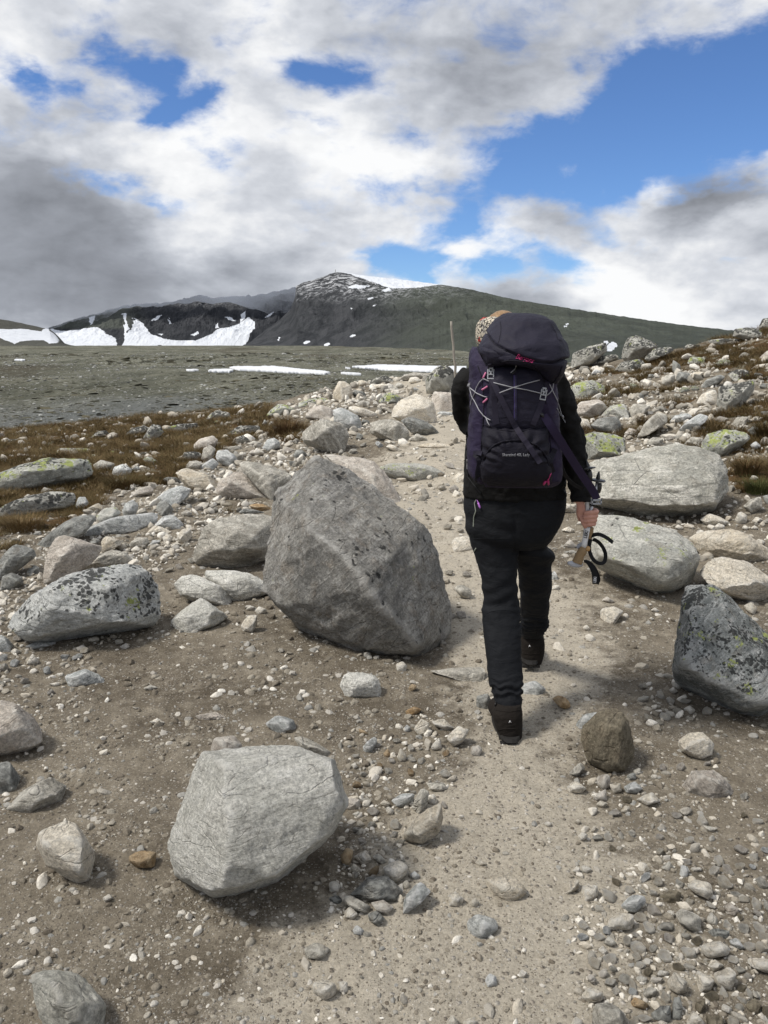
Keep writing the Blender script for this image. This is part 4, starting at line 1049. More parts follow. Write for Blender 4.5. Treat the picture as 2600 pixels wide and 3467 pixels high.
rock('G', [(1030, 718), (1160, 670), (1340, 642), (1480, 660), (1550, 740), (1659, 800), (1690, 870), (1500, 890), (1350, 870), (1160, 835)], 't', 'long cream rock lying right behind the lichen-topped boulder', k=0.6)
rock('G', [(1130, 960), (1200, 890), (1320, 856), (1460, 868), (1580, 930), (1680, 1010), (1700, 1120), (1580, 1190), (1400, 1150), (1240, 1050)], 'w', 'cream white boulder at the right edge, above the dark lichen boulder', k=0.8)
rock('H', [(955, 250), (990, 60), (1010, -110), (1150, -215), (1290, -150), (1400, -30), (1520, 90), (1640, 250), (1780, 420), (1800, 700), (1580, 812), (1450, 790), (1320, 722), (1260, 662), (1200, 642), (1060, 592), (965, 520), (955, 400)],
     'K', 'dark grey boulder speckled with black and yellow-green lichen at the right edge', k=0.9, T=0.9, pw=60, chips=4, disp=.8,
     front=[(1100, 480, -.5), (1250, 560, -.5), (1500, 740, -.48), (1700, 700, -.4), (1150, -50, -.25), (1350, 120, -.35), (1050, 200, -.45)])
rock('G', [(1138, 575), (1220, 523), (1300, 550), (1378, 600), (1330, 627), (1200, 620)], 'w', 'white angular rock below the right end of the loaf-shaped boulder', k=0.7, pw=38)
rock('G', [(1238, 642), (1290, 598), (1342, 620), (1330, 652), (1260, 657)], 'w', 'smaller white rock in front of the white angular rock', k=0.6)
rock('G', [(1408, 590), (1450, 510), (1503, 540), (1497, 600), (1440, 607)], 'w', 'white pointed stone right of the white angular rock', k=0.8)
rock('G', [(1468, 480), (1530, 420), (1612, 398), (1612, 480), (1540, 537)], 'g', 'striped grey rock between the loaf-shaped boulder and the right edge', k=0.75)
rock('G', [(1610, 400), (1640, 385), (1720, 385), (1720, 480), (1650, 470)], 'd', 'dark rock cut by the right edge beside the striped grey rock', k=0.7)
rock('G', [(1535, 590), (1570, 550), (1620, 570), (1600, 600)], 'w', 'small pale stone below the striped grey rock', k=0.6)
rock('G', [(1530, 640), (1560, 618), (1590, 640), (1560, 655)], 'w', 'tiny white stone under the small pale stone', k=0.6)
rock('G', [(1590, 745), (1610, 720), (1640, 740), (1620, 765)], 'w', 'small pale stone near the right edge above the cream boulder', k=0.6)
rock('G', [(1460, 640), (1485, 612), (1522, 640), (1500, 657)], 'w', 'small white stone beside the white pointed stone', k=0.6)
rock('G', [(905, 665), (925, 632), (962, 650), (955, 690), (915, 690)], 't', 'small cream stone behind the lichen-topped boulder', k=0.6)
rock('G', [(955, 635), (985, 608), (1030, 632), (1010, 655)], 'w', 'small white stone behind the lichen-topped boulder, right of the cream one', k=0.6)
rock('G', [(118, 512), (140, 450), (226, 458), (236, 525)], 'w', 'white block between the hiker\'s hip and hand', k=0.7)
rock('G', [(105, 652), (170, 624), (217, 650), (180, 682)], 'w', 'pale flat stone left of the hiker\'s hand', k=0.5)
rock('G', [(125, 772), (180, 720), (228, 775), (190, 792)], 'p', 'pinkish stone left of the pole grips', k=0.6)
rock('G', [(220, 610), (250, 575), (285, 600), (260, 620)], 'w', 'small pale stone directly behind the fingers', k=0.6)
rock('H', [(403, 30), (440, 12), (500, 5), (574, 40), (540, 90), (490, 147), (405, 140)], 'w', 'flat white five-sided stone on the trail below the pole straps', k=0.45, pw=44, chips=0)
rock('G', [(410, 1178), (450, 1148), (510, 1185), (480, 1202)], 'p', 'pale pinkish stone just above the flat white five-sided one', k=0.6)
rock('H', [(272, 160), (300, 143), (328, 175), (310, 192), (280, 185)], 'w', 'small white stone left below the flat white five-sided one', k=0.6)
rock('H', [(780, 35), (810, 12), (845, 40), (820, 55)], 'w', 'small pale stone left of the dark lichen boulder', k=0.5)
rock('H', [(765, 100), (785, 85), (808, 98), (790, 115)], 'w', 'tiny white stone beneath the small pale one by the dark boulder', k=0.6)
rock('G', [(1475, 1215), (1540, 1188), (1580, 1240), (1560, 1292), (1500, 1262)], 't', 'cream stone under the cream white boulder at the right edge', k=0.6)
rock('G', [(30, 985), (60, 950), (95, 1040), (35, 1045)], 'u', 'grey flat stone partly hidden behind the front trouser leg', k=0.4)
rock('G', [(28, 1100), (50, 1060), (100, 1068), (95, 1105)], 'w', 'rounded white stone right of the front lower leg', k=0.5)
rock('Q', [(82, 910), (100, 880), (150, 872), (215, 905), (232, 945), (205, 990), (165, 985), (110, 945)], 'g', 'egg-shaped grey white stone on the trail left of the knee', k=0.8, pw=12, chips=0, disp=.5)
rock('Q', [(55, 560), (90, 500), (180, 490), (240, 530), (250, 600), (170, 640), (80, 630)], 'w', 'crusty white rock sunk in the trail left of the thigh', k=0.4)
# hillside above right
F_L = [
 ([(150, 600), (220, 545), (350, 525), (430, 560), (445, 640), (390, 677), (230, 672)], 'y', 'yellow-green lichened boulder peeking past the hiker\'s right elbow', .7),
 ([(205, 742), (240, 690), (330, 672), (430, 685), (460, 720), (400, 790), (300, 807), (220, 782)], 'p', 'smooth pinkish loaf-like boulder right of the elbow', .8),
 ([(398, 805), (470, 720), (590, 700), (622, 820), (500, 832)], 'l', 'grey slab with a lichen corner right of the pinkish loaf', .6),
 ([(222, 872), (225, 800), (310, 820), (352, 900), (260, 907)], 'w', 'white sloping rock against the hiker\'s sleeve', .7),
 ([(328, 862), (400, 805), (540, 796), (567, 880), (540, 936), (400, 912)], 'd', 'blue-grey block with a green corner below the grey slab', .7),
 ([(250, 950), (330, 905), (520, 930), (592, 970), (587, 1080), (560, 1122), (270, 1122)], 'y', 'bright yellow-green lichened boulder just above the loaf-shaped boulder', .8),
 ([(578, 922), (620, 881), (682, 900), (672, 942), (600, 947)], 'p', 'small pinkish stone right of the blue-grey block', .7),
 ([(672, 965), (760, 850), (830, 758), (892, 790), (907, 842), (820, 882)], 'g', 'pointed grey slab leaning on the rubble above the loaf-shaped boulder', .8),
 ([(607, 762), (650, 700), (792, 710), (722, 792), (640, 802)], 'g', 'pale grey slab above the pointed leaning one', .6),
 ([(735, 1002), (790, 950), (877, 960), (872, 1012), (780, 1027)], 'g', 'pale rounded rock at the foot of the pointed leaning slab', .7),
 ([(908, 862), (960, 788), (1062, 770), (1102, 800), (1000, 842)], 'u', 'bluish rock right of the pointed leaning slab', .6),
 ([(983, 902), (1060, 840), (1150, 774), (1222, 800), (1160, 852), (1040, 912)], 'u', 'long pale blue rock right of the bluish one', .6),
 ([(1148, 1032), (1200, 930), (1350, 888), (1500, 920), (1532, 960), (1400, 1062), (1300, 1102)], 'y', 'speckled grey boulder with green lichen spots above the loaf\'s right end', .75),
 ([(1012, 1012), (1090, 948), (1172, 960), (1162, 1022), (1080, 1032)], 'g', 'grey rock left of the speckled lichen boulder', .6),
 ([(1113, 702), (1160, 630), (1272, 590), (1282, 700), (1200, 732)], 'w', 'smooth pale rock on the left of the black-and-white boulder', .75),
 ([(1263, 690), (1290, 570), (1420, 545), (1570, 537), (1565, 600), (1430, 650), (1440, 740), (1300, 762)], 'k', 'black and white lichened boulder halfway up the right slope', .75),
 ([(1348, 472), (1430, 440), (1522, 445), (1512, 512), (1420, 532)], 'k', 'rounded rock with black rim above the black and white boulder', .7),
 ([(548, 352), (600, 208), (680, 190), (790, 240), (845, 280), (760, 322), (700, 382), (600, 392)], 'k', 'tall dark-topped outcrop standing on the right skyline', .85),
 ([(178, 442), (200, 322), (300, 290), (400, 250), (452, 243), (452, 302), (400, 372), (300, 422)], 'k', 'tilted rock slab on the skyline right of the backpack', .85),
 ([(368, 402), (400, 345), (522, 330), (552, 360), (440, 402)], 'k', 'low dark rock between the tilted slab and the tall outcrop', .7),
 ([(728, 362), (800, 290), (932, 274), (962, 300), (860, 352), (760, 387)], 'k', 'black lichen ridge to the right of the tall outcrop', .8),
 ([(505, 455), (560, 390), (700, 363), (745, 400), (640, 462)], 'k', 'black rock with one green spot below the tall outcrop', .7),
 ([(1388, 192), (1400, 140), (1500, 131), (1600, 144), (1645, 200), (1500, 227)], 'k', 'blocky dark outcrop high on the right skyline', .85),
 ([(1583, 137), (1620, 62), (1720, 55), (1730, 152)], 'k', 'highest dark rock at the top right corner of the slope', .85),
 ([(1008, 292), (1060, 255), (1152, 254), (1142, 302)], 'k', 'small dark rock on the skyline right of the tall outcrop', .7),
 ([(1588, 362), (1650, 304), (1720, 308), (1720, 387), (1620, 392)], 'p', 'smooth pinkish grey rock cut by the right edge high on the slope', .7),
 ([(1528, 442), (1600, 408), (1720, 393), (1720, 432)], 'w', 'flat pale slab below the pinkish grey rock at the right edge', .4),
 ([(938, 462), (945, 368), (1002, 410), (1012, 440), (970, 472)], 'd', 'upright grey shard in the middle of the right slope', .85),
 ([(968, 532), (985, 460), (1072, 470), (1087, 530), (1030, 547)], 'd', 'nearly black block beside a pale squarish rock on the slope', .8),
 ([(1083, 522), (1090, 465), (1192, 460), (1150, 512)], 't', 'pale squarish rock right of the nearly black block', .6),
 ([(858, 552), (890, 490), (962, 480), (962, 542), (900, 567)], 'g', 'grey flat-faced rock left of the nearly black block', .7),
 ([(328, 482), (370, 438), (412, 460), (402, 492)], 'u', 'small whitish rock below the tilted skyline slab', .7),
 ([(1233, 472), (1280, 436), (1312, 472)], 'g', 'small grey rock left of the rounded black-rimmed one', .7),
 ([(1518, 832), (1560, 795), (1622, 800), (1602, 842)], 'w', 'whitish rock near the right edge above the brown grass tuft', .6),
 ([(1130, 760), (1240, 738), (1235, 782), (1150, 777)], 'g', 'low grey rock under the smooth pale rock', .5),
 ([(883, 712), (930, 677), (982, 690), (962, 722)], 'p', 'pale oval rock in the rubble above the bluish one', .6),
 ([(748, 662), (800, 638), (807, 672)], 'w', 'small white triangular stone in the middle of the rubble', .7),
 ([(818, 652), (860, 628), (872, 657)], 'w', 'small pale stone just right of the white triangular one', .7),
 ([(1013, 722), (1060, 691), (1092, 710), (1070, 737)], 'w', 'pale rock left of the smooth pale rock', .6),
 ([(1195, 227), (1320, 213), (1482, 218), (1502, 247), (1250, 267)], 'k', 'long low dark crest rock left of the blocky outcrop', .7),
 ([(1200, 525), (1300, 480), (1340, 500), (1290, 560), (1150, 590)], 'd', 'dark grey slab left above the black and white boulder', .6),
 ([(1380, 860), (1430, 800), (1520, 800), (1500, 850), (1420, 880)], 'g', 'grey weathered rock above the speckled lichen boulder', .6),
 ([(1520, 1010), (1570, 980), (1610, 1020), (1560, 1050)], 'u', 'bluish stone right of the speckled lichen boulder', .6),
 ([(1430, 880), (1470, 852), (1520, 870), (1490, 892)], 'g', 'small grey rock directly above the speckled lichen boulder', .6),
 ([(1050, 400), (1080, 350), (1200, 355), (1180, 400), (1100, 410)], 'y', 'low lichen-covered rock at the edge of the brown hillside grass', .6),
 ([(670, 900), (700, 862), (735, 880), (720, 910)], 'g', 'small grey round rock left of the pointed leaning slab', .6),
 ([(745, 515), (770, 478), (820, 480), (815, 515)], 'd', 'small dark rock in the upper rubble left of the grey flat-faced rock', .6),
 ([(610, 850), (620, 800), (660, 810), (655, 845)], 't', 'small pale block beside the blue-grey block', .6)]
for ol, mt_, lb, kk in F_L: rock('F', ol, mt_, lb, k=kk)
# pile between the largest boulder and the crest
C_L = [
 ([(233, 452), (250, 360), (290, 273), (350, 270), (420, 320), (432, 400), (400, 462), (320, 487)], 't', 'upright tan brown rock at the left end of the crest pile', .9),
 ([(484, 270), (530, 257), (582, 290), (560, 332), (500, 322)], 't', 'cream stone resting on the crest pile right of the upright tan rock', .8),
 ([(433, 302), (450, 268), (492, 280), (482, 317)], 't', 'smaller cream stone touching the upright tan rock', .8),
 ([(578, 312), (660, 238), (760, 213), (842, 250), (852, 280), (640, 302)], 'k', 'black lichened rock on the crest left of the pale flat ones', .75),
 ([(868, 272), (960, 213), (1060, 184), (1232, 200), (1242, 240), (1150, 262), (1000, 242)], 'g', 'long grey rock left of the dark stone cairn', .7),
 ([(1188, 402), (1180, 250), (1260, 190), (1300, 125), (1380, 110), (1442, 150), (1470, 230), (1470, 380), (1250, 402)], 'k', 'dark lichened cairn-like rock at the foot of the wooden pole', .9),
 ([(993, 292), (1010, 238), (1090, 226), (1142, 270), (1110, 302)], 'w', 'smooth cream rock left of the dark cairn-like rock', .7),
 ([(1238, 442), (1260, 378), (1440, 390), (1470, 400), (1470, 572), (1300, 582), (1258, 530)], 'p', 'pinkish squared block just left of the hiker\'s left arm', .9),
 ([(1298, 377), (1330, 333), (1387, 350), (1382, 382)], 'w', 'white stone on top of the pinkish squared block, left one', .8),
 ([(1385, 382), (1400, 338), (1460, 338), (1460, 392)], 'w', 'white stone on top of the pinkish squared block, right one', .8),
 ([(828, 642), (860, 530), (960, 428), (1110, 398), (1200, 450), (1272, 530), (1312, 680), (1322, 742), (1200, 722), (920, 680)], 'w', 'large pale sloping boulder behind two dark rocks on the trail\'s left side', .8),
 ([(928, 672), (990, 633), (1120, 658), (1250, 750), (1347, 830), (1250, 842), (1030, 802)], 'd', 'dark flat rock with a lichen spot in front of the large pale sloping boulder', .7),
 ([(608, 802), (615, 700), (700, 670), (820, 655), (940, 700), (1022, 800), (1000, 872), (880, 887), (700, 852)], 'g', 'grey oval rock left of the dark flat lichen-spotted rock', .8),
 ([(-88, 812), (-50, 760), (60, 690), (110, 648), (200, 690), (340, 708), (397, 800), (385, 900), (330, 1002), (200, 1005), (50, 962), (-62, 900)], 'g', 'big round grey boulder right of the rusty grass tuft', .85),
 ([(238, 642), (230, 548), (330, 540), (480, 610), (522, 680), (522, 792), (400, 802), (330, 722), (245, 697)], 'u', 'two-tone rock with white top behind the big round boulder', .8),
 ([(-62, 642), (20, 538), (120, 516), (212, 550), (242, 600), (202, 662), (60, 662)], 'p', 'pinkish beige rounded rock above the big round boulder', .75),
 ([(378, 542), (430, 518), (560, 560), (682, 600), (682, 652), (580, 662), (490, 602)], 'w', 'long white slab right of the two-tone rock', .5),
 ([(688, 1160), (850, 1100), (1100, 1108), (1250, 1140), (1402, 1220), (1382, 1302), (1100, 1292), (880, 1272), (720, 1192)], 'l', 'long slab like a step across the trail, with a green moss spot', .45),
 ([(1068, 942), (1200, 903), (1400, 913), (1527, 950), (1500, 977), (1250, 967)], 't', 'flat cream slab above the step-like slab on the trail', .3),
 ([(1448, 1272), (1510, 1208), (1610, 1208), (1610, 1312), (1500, 1322)], 'w', 'pale stone partly hidden behind the hiker\'s left hip', .5),
 ([(988, 872), (1090, 806), (1222, 890), (1100, 907)], 'g', 'small grey wedge under the dark flat lichen-spotted rock', .5),
 ([(748, 897), (800, 873), (882, 900), (860, 922)], 'w', 'small white stone in front of the grey oval rock', .6),
 ([(698, 492), (760, 398), (830, 388), (932, 440), (900, 492), (740, 517)], 'y', 'mossy green rock behind the large pale sloping boulder', .7),
 ([(838, 332), (900, 283), (967, 320), (940, 362)], 'g', 'small grey rock above the mossy green one', .6),
 ([(748, 362), (880, 328), (942, 370), (920, 407), (800, 397)], 'g', 'grey slab just above the mossy green rock', .6),
 ([(418, 402), (460, 358), (572, 400), (582, 452), (480, 457)], 'd', 'dark rock right of the upright tan rock', .6),
 ([(618, 312), (750, 298), (852, 320), (740, 352), (640, 347)], 'w', 'pale flat rock below the black lichened crest rock', .4),
 ([(470, 500), (520, 470), (610, 480), (600, 525), (500, 530)], 'g', 'low grey rock in front of the dark crest rock', .5),
 ([(770, 945), (810, 915), (920, 975), (930, 1005), (830, 960)], 'w', 'thin white stone on the soil in front of the grey oval rock', .4),
 ([(1290, 600), (1330, 580), (1450, 590), (1460, 640), (1340, 640)], 'u', 'flat bluish rock at the foot of the pinkish squared block', .4)]
for ol, mt_, lb, kk in C_L: rock('C', ol, mt_, lb, k=kk)
rock('L', [(545, 92), (700, 100), (900, 130), (1000, 180), (965, 250), (1100, 300), (1192, 470), (1190, 520), (1080, 500), (900, 385), (700, 250)], 'p', 'pinkish layered ledge emerging behind the largest boulder', k=0.6)
D_L = [
 ([(123, 140), (210, 93), (320, 120), (500, 210), (532, 300), (420, 337), (270, 300), (180, 220)], 't', 'striped tan elongated rock pointing left above the left pile', .75),
 ([(493, 342), (530, 210), (640, 140), (740, 128), (832, 220), (962, 380), (900, 402), (620, 392)], 'p', 'round brown grey rock between the tan striped and long grey rocks', .8),
 ([(703, 60), (760, 13), (900, 70), (1222, 150), (1122, 302), (1050, 402), (940, 322), (800, 180)], 'g', 'long grey rock leaning against the back of the largest boulder', .75),
 ([(-80, 420), (-60, 380), (60, 288), (180, 260), (272, 290), (240, 372), (100, 467), (-40, 440)], 'u', 'blue-green grey angular rock in the left pile', .7),
 ([(283, 902), (310, 760), (370, 640), (480, 570), (700, 528), (950, 530), (1062, 560), (1082, 700), (1050, 922), (800, 1000), (560, 1037), (400, 1022), (300, 962)], 'g', 'big oval striped grey boulder left of the largest boulder', .85),
 ([(98, 1192), (140, 1110), (260, 1083), (400, 1150), (560, 1240), (682, 1340), (620, 1392), (470, 1372), (300, 1332), (160, 1292)], 'F', 'left one of two overlapping smooth pale boulders', .7),
 ([(383, 1112), (410, 1055), (550, 1043), (720, 1073), (880, 1120), (982, 1180), (1012, 1270), (900, 1312), (680, 1352), (560, 1240)], 'F', 'right one of two overlapping smooth pale boulders, touching the largest boulder', .75),
 ([(68, 1532), (250, 1380), (370, 1298), (470, 1370), (632, 1500), (520, 1572), (300, 1642), (150, 1622)], 'F', 'flat triangular slab below the two smooth pale boulders', .45),
 ([(733, 1572), (790, 1480), (880, 1468), (892, 1560), (840, 1637), (750, 1622)], 'w', 'white angular stone by the lower left of the largest boulder', .85),
 ([(863, 1432), (900, 1388), (982, 1420), (960, 1462), (890, 1467)], 'w', 'pale stone above right of the white angular one', .7),
 ([(778, 1422), (820, 1378), (872, 1400), (840, 1437)], 'w', 'pale stone above left of the white angular one', .7),
 ([(798, 442), (900, 423), (1032, 480), (1042, 517), (900, 512)], 'o', 'flat orange rock behind the big oval boulder', .5),
 ([(698, 512), (760, 473), (900, 493), (1002, 530), (800, 532)], 'd', 'dark bluish flat rock between orange rock and big oval boulder', .6),
 ([(128, 742), (190, 658), (272, 665), (282, 730), (220, 807), (160, 792)], 'w', 'pale blocky stone left of the big oval boulder', .8),
 ([(-2, 742), (45, 713), (97, 740), (82, 792), (20, 802)], 'w', 'round pale stone left of the pale blocky one', .7),
 ([(58, 817), (130, 788), (182, 815), (140, 842)], 't', 'flat cream stone in front of the pale blocky one', .5),
 ([(50, 900), (90, 880), (162, 895), (150, 930), (90, 925)], 'g', 'flat grey stone below the flat cream one', .4),
 ([(140, 880), (180, 845), (232, 870), (200, 895)], 'p', 'small pinkish flat stone below the pale blocky one', .4)]
for ol, mt_, lb, kk in D_L: rock('D', ol, mt_, lb, k=kk)
B_L = [
 ([(318, 732), (380, 658), (460, 626), (580, 643), (617, 710), (560, 737), (400, 742)], 'k', 'black lichened rock alone on the skyline of the brown meadow', .85),
 ([(988, 682), (1040, 640), (1120, 558), (1230, 570), (1332, 610), (1332, 680), (1200, 692), (1050, 702)], 'y', 'rock with black cap and green lichen at the crest above the rusty tuft', .8),
 ([(1348, 592), (1370, 540), (1500, 498), (1659, 483), (1720, 530), (1560, 562)], 'y', 'flat grey crest rock with a green patch left of the upright tan rock', .6),
 ([(558, 892), (700, 798), (942, 798), (932, 852), (720, 882), (600, 922)], 'k', 'long pale rock with black lichen at the meadow\'s edge', .6),
 ([(173, 1022), (250, 950), (400, 913), (462, 960), (430, 1050), (200, 1092)], 'p', 'pinkish grey triangular rock at the meadow\'s edge', .75),
 ([(268, 1172), (290, 1058), (370, 1018), (442, 1060), (400, 1150), (300, 1222)], 'g', 'grey egg-shaped rock in front of the pinkish triangular one', .85),
 ([(428, 1152), (450, 1083), (560, 1073), (642, 1130), (682, 1190), (600, 1262), (480, 1222)], 'u', 'smooth blue grey rock with a dark underside in the left pile', .8),
 ([(38, 1162), (80, 1098), (200, 1088), (272, 1110), (260, 1202), (80, 1212)], 'k', 'dark round rock at the lower edge of the meadow', .8),
 ([(93, 1262), (130, 1200), (210, 1188), (292, 1220), (240, 1282), (110, 1292)], 'g', 'rounded grey rock below the dark round one', .7),
 ([(238, 1272), (320, 1210), (400, 1158), (472, 1230), (380, 1302), (270, 1312)], 'u', 'pale bluish rock right of the rounded grey one', .6),
 ([(598, 1022), (640, 948), (740, 908), (822, 960), (740, 1012)], 'k', 'dark patched rock in the middle of the left pile', .7),
 ([(948, 1052), (1000, 960), (1100, 933), (1162, 990), (1152, 1052), (1020, 1092)], 'u', 'grey rock with a bluish top below the rusty grass tuft', .8),
 ([(1298, 1132), (1330, 1073), (1400, 1068), (1462, 1110), (1400, 1152), (1320, 1167)], 'd', 'blue-black flat stone under the big round boulder', .6),
 ([(858, 902), (900, 848), (962, 848), (982, 890), (900, 912)], 'w', 'cream white rock left of the rusty grass tuft', .7),
 ([(788, 1002), (860, 968), (942, 990), (920, 1022), (830, 1032)], 'g', 'flat grey rock below the cream white one', .6),
 ([(468, 972), (530, 893), (592, 930), (592, 972)], 't', 'small tan rock left of the dark patched rock', .7),
 ([(458, 1062), (500, 1048), (600, 1038), (742, 1018), (720, 1062), (600, 1082)], 'g', 'long low grey rock above the smooth blue grey one', .6),
 ([(948, 792), (980, 728), (1022, 760), (1002, 812)], 'd', 'small upright grey rock left of the rusty tuft', .8),
 ([(1420, 770), (1450, 725), (1500, 735), (1490, 775)], 'b', 'small dark brown rock right behind the rusty tuft', .7),
 ([(1290, 700), (1320, 678), (1372, 690), (1360, 725)], 'w', 'small whitish rock above the rusty tuft', .7),
 ([(1020, 1110), (1060, 1065), (1130, 1085), (1110, 1120)], 't', 'small tan stone below the grey rock with bluish top', .6),
 ([(790, 1130), (850, 1070), (930, 1100), (900, 1140)], 'p', 'beige grey rock in the middle of the left pile\'s lower edge', .6),
 ([(665, 1160), (720, 1095), (780, 1110), (760, 1160)], 'w', 'pale rock right of the smooth blue grey one', .6),
 ([(400, 780), (420, 745), (470, 740), (480, 755)], 'y', 'small yellowish stone at the foot of the black meadow rock', .6),
 ([(825, 645), (860, 618), (905, 640), (860, 655)], 't', 'small cream stone on the meadow skyline right of the black rock', .6)]
for ol, mt_, lb, kk in B_L: rock('B', ol, mt_, lb, k=kk)
A_L = [
 ([(-80, 700), (0, 638), (140, 588), (300, 543), (450, 503), (620, 508), (780, 530), (802, 640), (700, 712), (400, 722), (220, 762), (60, 812), (-80, 812)], 'y', 'long lichen-covered outcrop in the brown meadow at the left edge', .7),
 ([(798, 572), (870, 528), (1002, 560), (962, 612), (830, 622)], 'g', 'grey tail end rock right of the long lichen-covered outcrop', .6),
 ([(973, 662), (985, 588), (1060, 563), (1142, 600), (1122, 652), (1020, 672)], 's', 'white rock with a black spot in the brown meadow', .8),
 ([(1118, 622), (1180, 578), (1222, 600), (1182, 627)], 's', 'small pale rock behind the white rock with a black spot', .7),
 ([(768, 347), (830, 290), (910, 268), (947, 300), (880, 332)], 'k', 'grey domed rock alone in the upper meadow', .7),
 ([(1068, 322), (1140, 258), (1250, 228), (1302, 260), (1200, 312)], 'k', 'dark lichened rock left of the black peaked one in the meadow', .7),
 ([(1228, 372), (1260, 288), (1310, 218), (1392, 230), (1422, 290), (1310, 332), (1300, 372)], 'k', 'black peaked rock with a green lichen foot in the meadow', .8),
 ([(1398, 262), (1520, 223), (1720, 208), (1720, 292), (1500, 307)], 'k', 'long grey lichened rock right of the black peaked one', .6),
 ([(-60, 1002), (0, 930), (200, 868), (340, 818), (500, 793), (640, 793), (662, 860), (640, 932), (450, 962), (200, 987), (-60, 1052)], 'k', 'long black and white slab at the left edge below the outcrop', .6),
 ([(648, 932), (680, 848), (740, 848), (777, 910), (700, 962)], 'u', 'bluish rounded rock right of the black and white slab', .8),
 ([(343, 812), (380, 763), (440, 783), (482, 800), (400, 822)], 'g', 'small grey rock on top of the black and white slab', .8),
 ([(193, 862), (240, 823), (277, 840), (230, 872)], 'w', 'small white stone lying on the black and white slab', .8),
 ([(718, 972), (850, 898), (887, 920), (882, 972), (790, 992)], 't', 'tan slanted rock at the edge of the left rubble', .7),
 ([(818, 1022), (900, 948), (1000, 928), (1052, 990), (960, 1062), (890, 1097)], 'l', 'greenish grey rock right of the tan slanted rock', .8),
 ([(1048, 982), (1080, 898), (1150, 868), (1202, 920), (1172, 1002), (1100, 1032)], 'u', 'blue-grey upright rock right of the greenish grey one', .85),
 ([(1343, 952), (1370, 888), (1440, 883), (1497, 950), (1480, 1002), (1400, 1017)], 'd', 'dark rounded rock with pale streaks in the left rubble', .85),
 ([(1098, 862), (1200, 778), (1300, 750), (1342, 790), (1300, 832), (1180, 842)], 'p', 'brown tan slab behind the blue-grey upright rock', .6),
 ([(298, 1276), (440, 1160), (560, 1078), (740, 998), (822, 988), (832, 1040), (740, 1132), (600, 1182), (450, 1202), (380, 1290)], 'd', 'big dark sloping slab at the left behind the pale angular boulder', .6),
 ([(678, 1192), (760, 1120), (900, 1058), (1100, 1018), (1300, 978), (1392, 1000), (1350, 1082), (1100, 1132), (860, 1182)], 'u', 'long pale bluish slab right of the big dark sloping slab', .45),
 ([(478, 492), (500, 440), (640, 428), (802, 430), (700, 482), (500, 502)], 'y', 'low lichened rock just above the long outcrop', .5),
 ([(753, 522), (800, 478), (872, 500), (862, 527)], 'y', 'small bright green rock on top of the long outcrop\'s right end', .8),
 ([(930, 480), (970, 445), (1005, 465), (995, 490)], 'y', 'small cream rock with lichen in the meadow above the white rock', .7),
 ([(1015, 490), (1040, 452), (1075, 470), (1060, 495)], 'u', 'small bluish rock beside the small cream meadow rock', .7),
 ([(1190, 490), (1215, 460), (1290, 462), (1280, 495), (1230, 510)], 'k', 'low dark and pale rock in the meadow right of centre', .5),
 ([(1230, 520), (1290, 495), (1370, 540), (1350, 580), (1280, 560)], 'y', 'greenish crumbled rock in the meadow right of the white rock', .4),
 ([(600, 410), (650, 375), (705, 390), (680, 415)], 'k', 'small flat pale rock above the low lichened rock', .5),
 ([(300, 405), (380, 378), (480, 372), (440, 405)], 'k', 'flat pale rock in the far left meadow', .4),
 ([(20, 380), (60, 350), (160, 345), (150, 385), (60, 395)], 'k', 'lichened rock at the far left of the upper meadow', .5),
 ([(1400, 700), (1440, 675), (1520, 680), (1570, 715), (1540, 750), (1430, 730)], 'd', 'dark grey rock at the left foot of the striped tan elongated rock', .6)]
for ol, mt_, lb, kk in A_L: rock('A', ol, mt_, lb, k=kk)
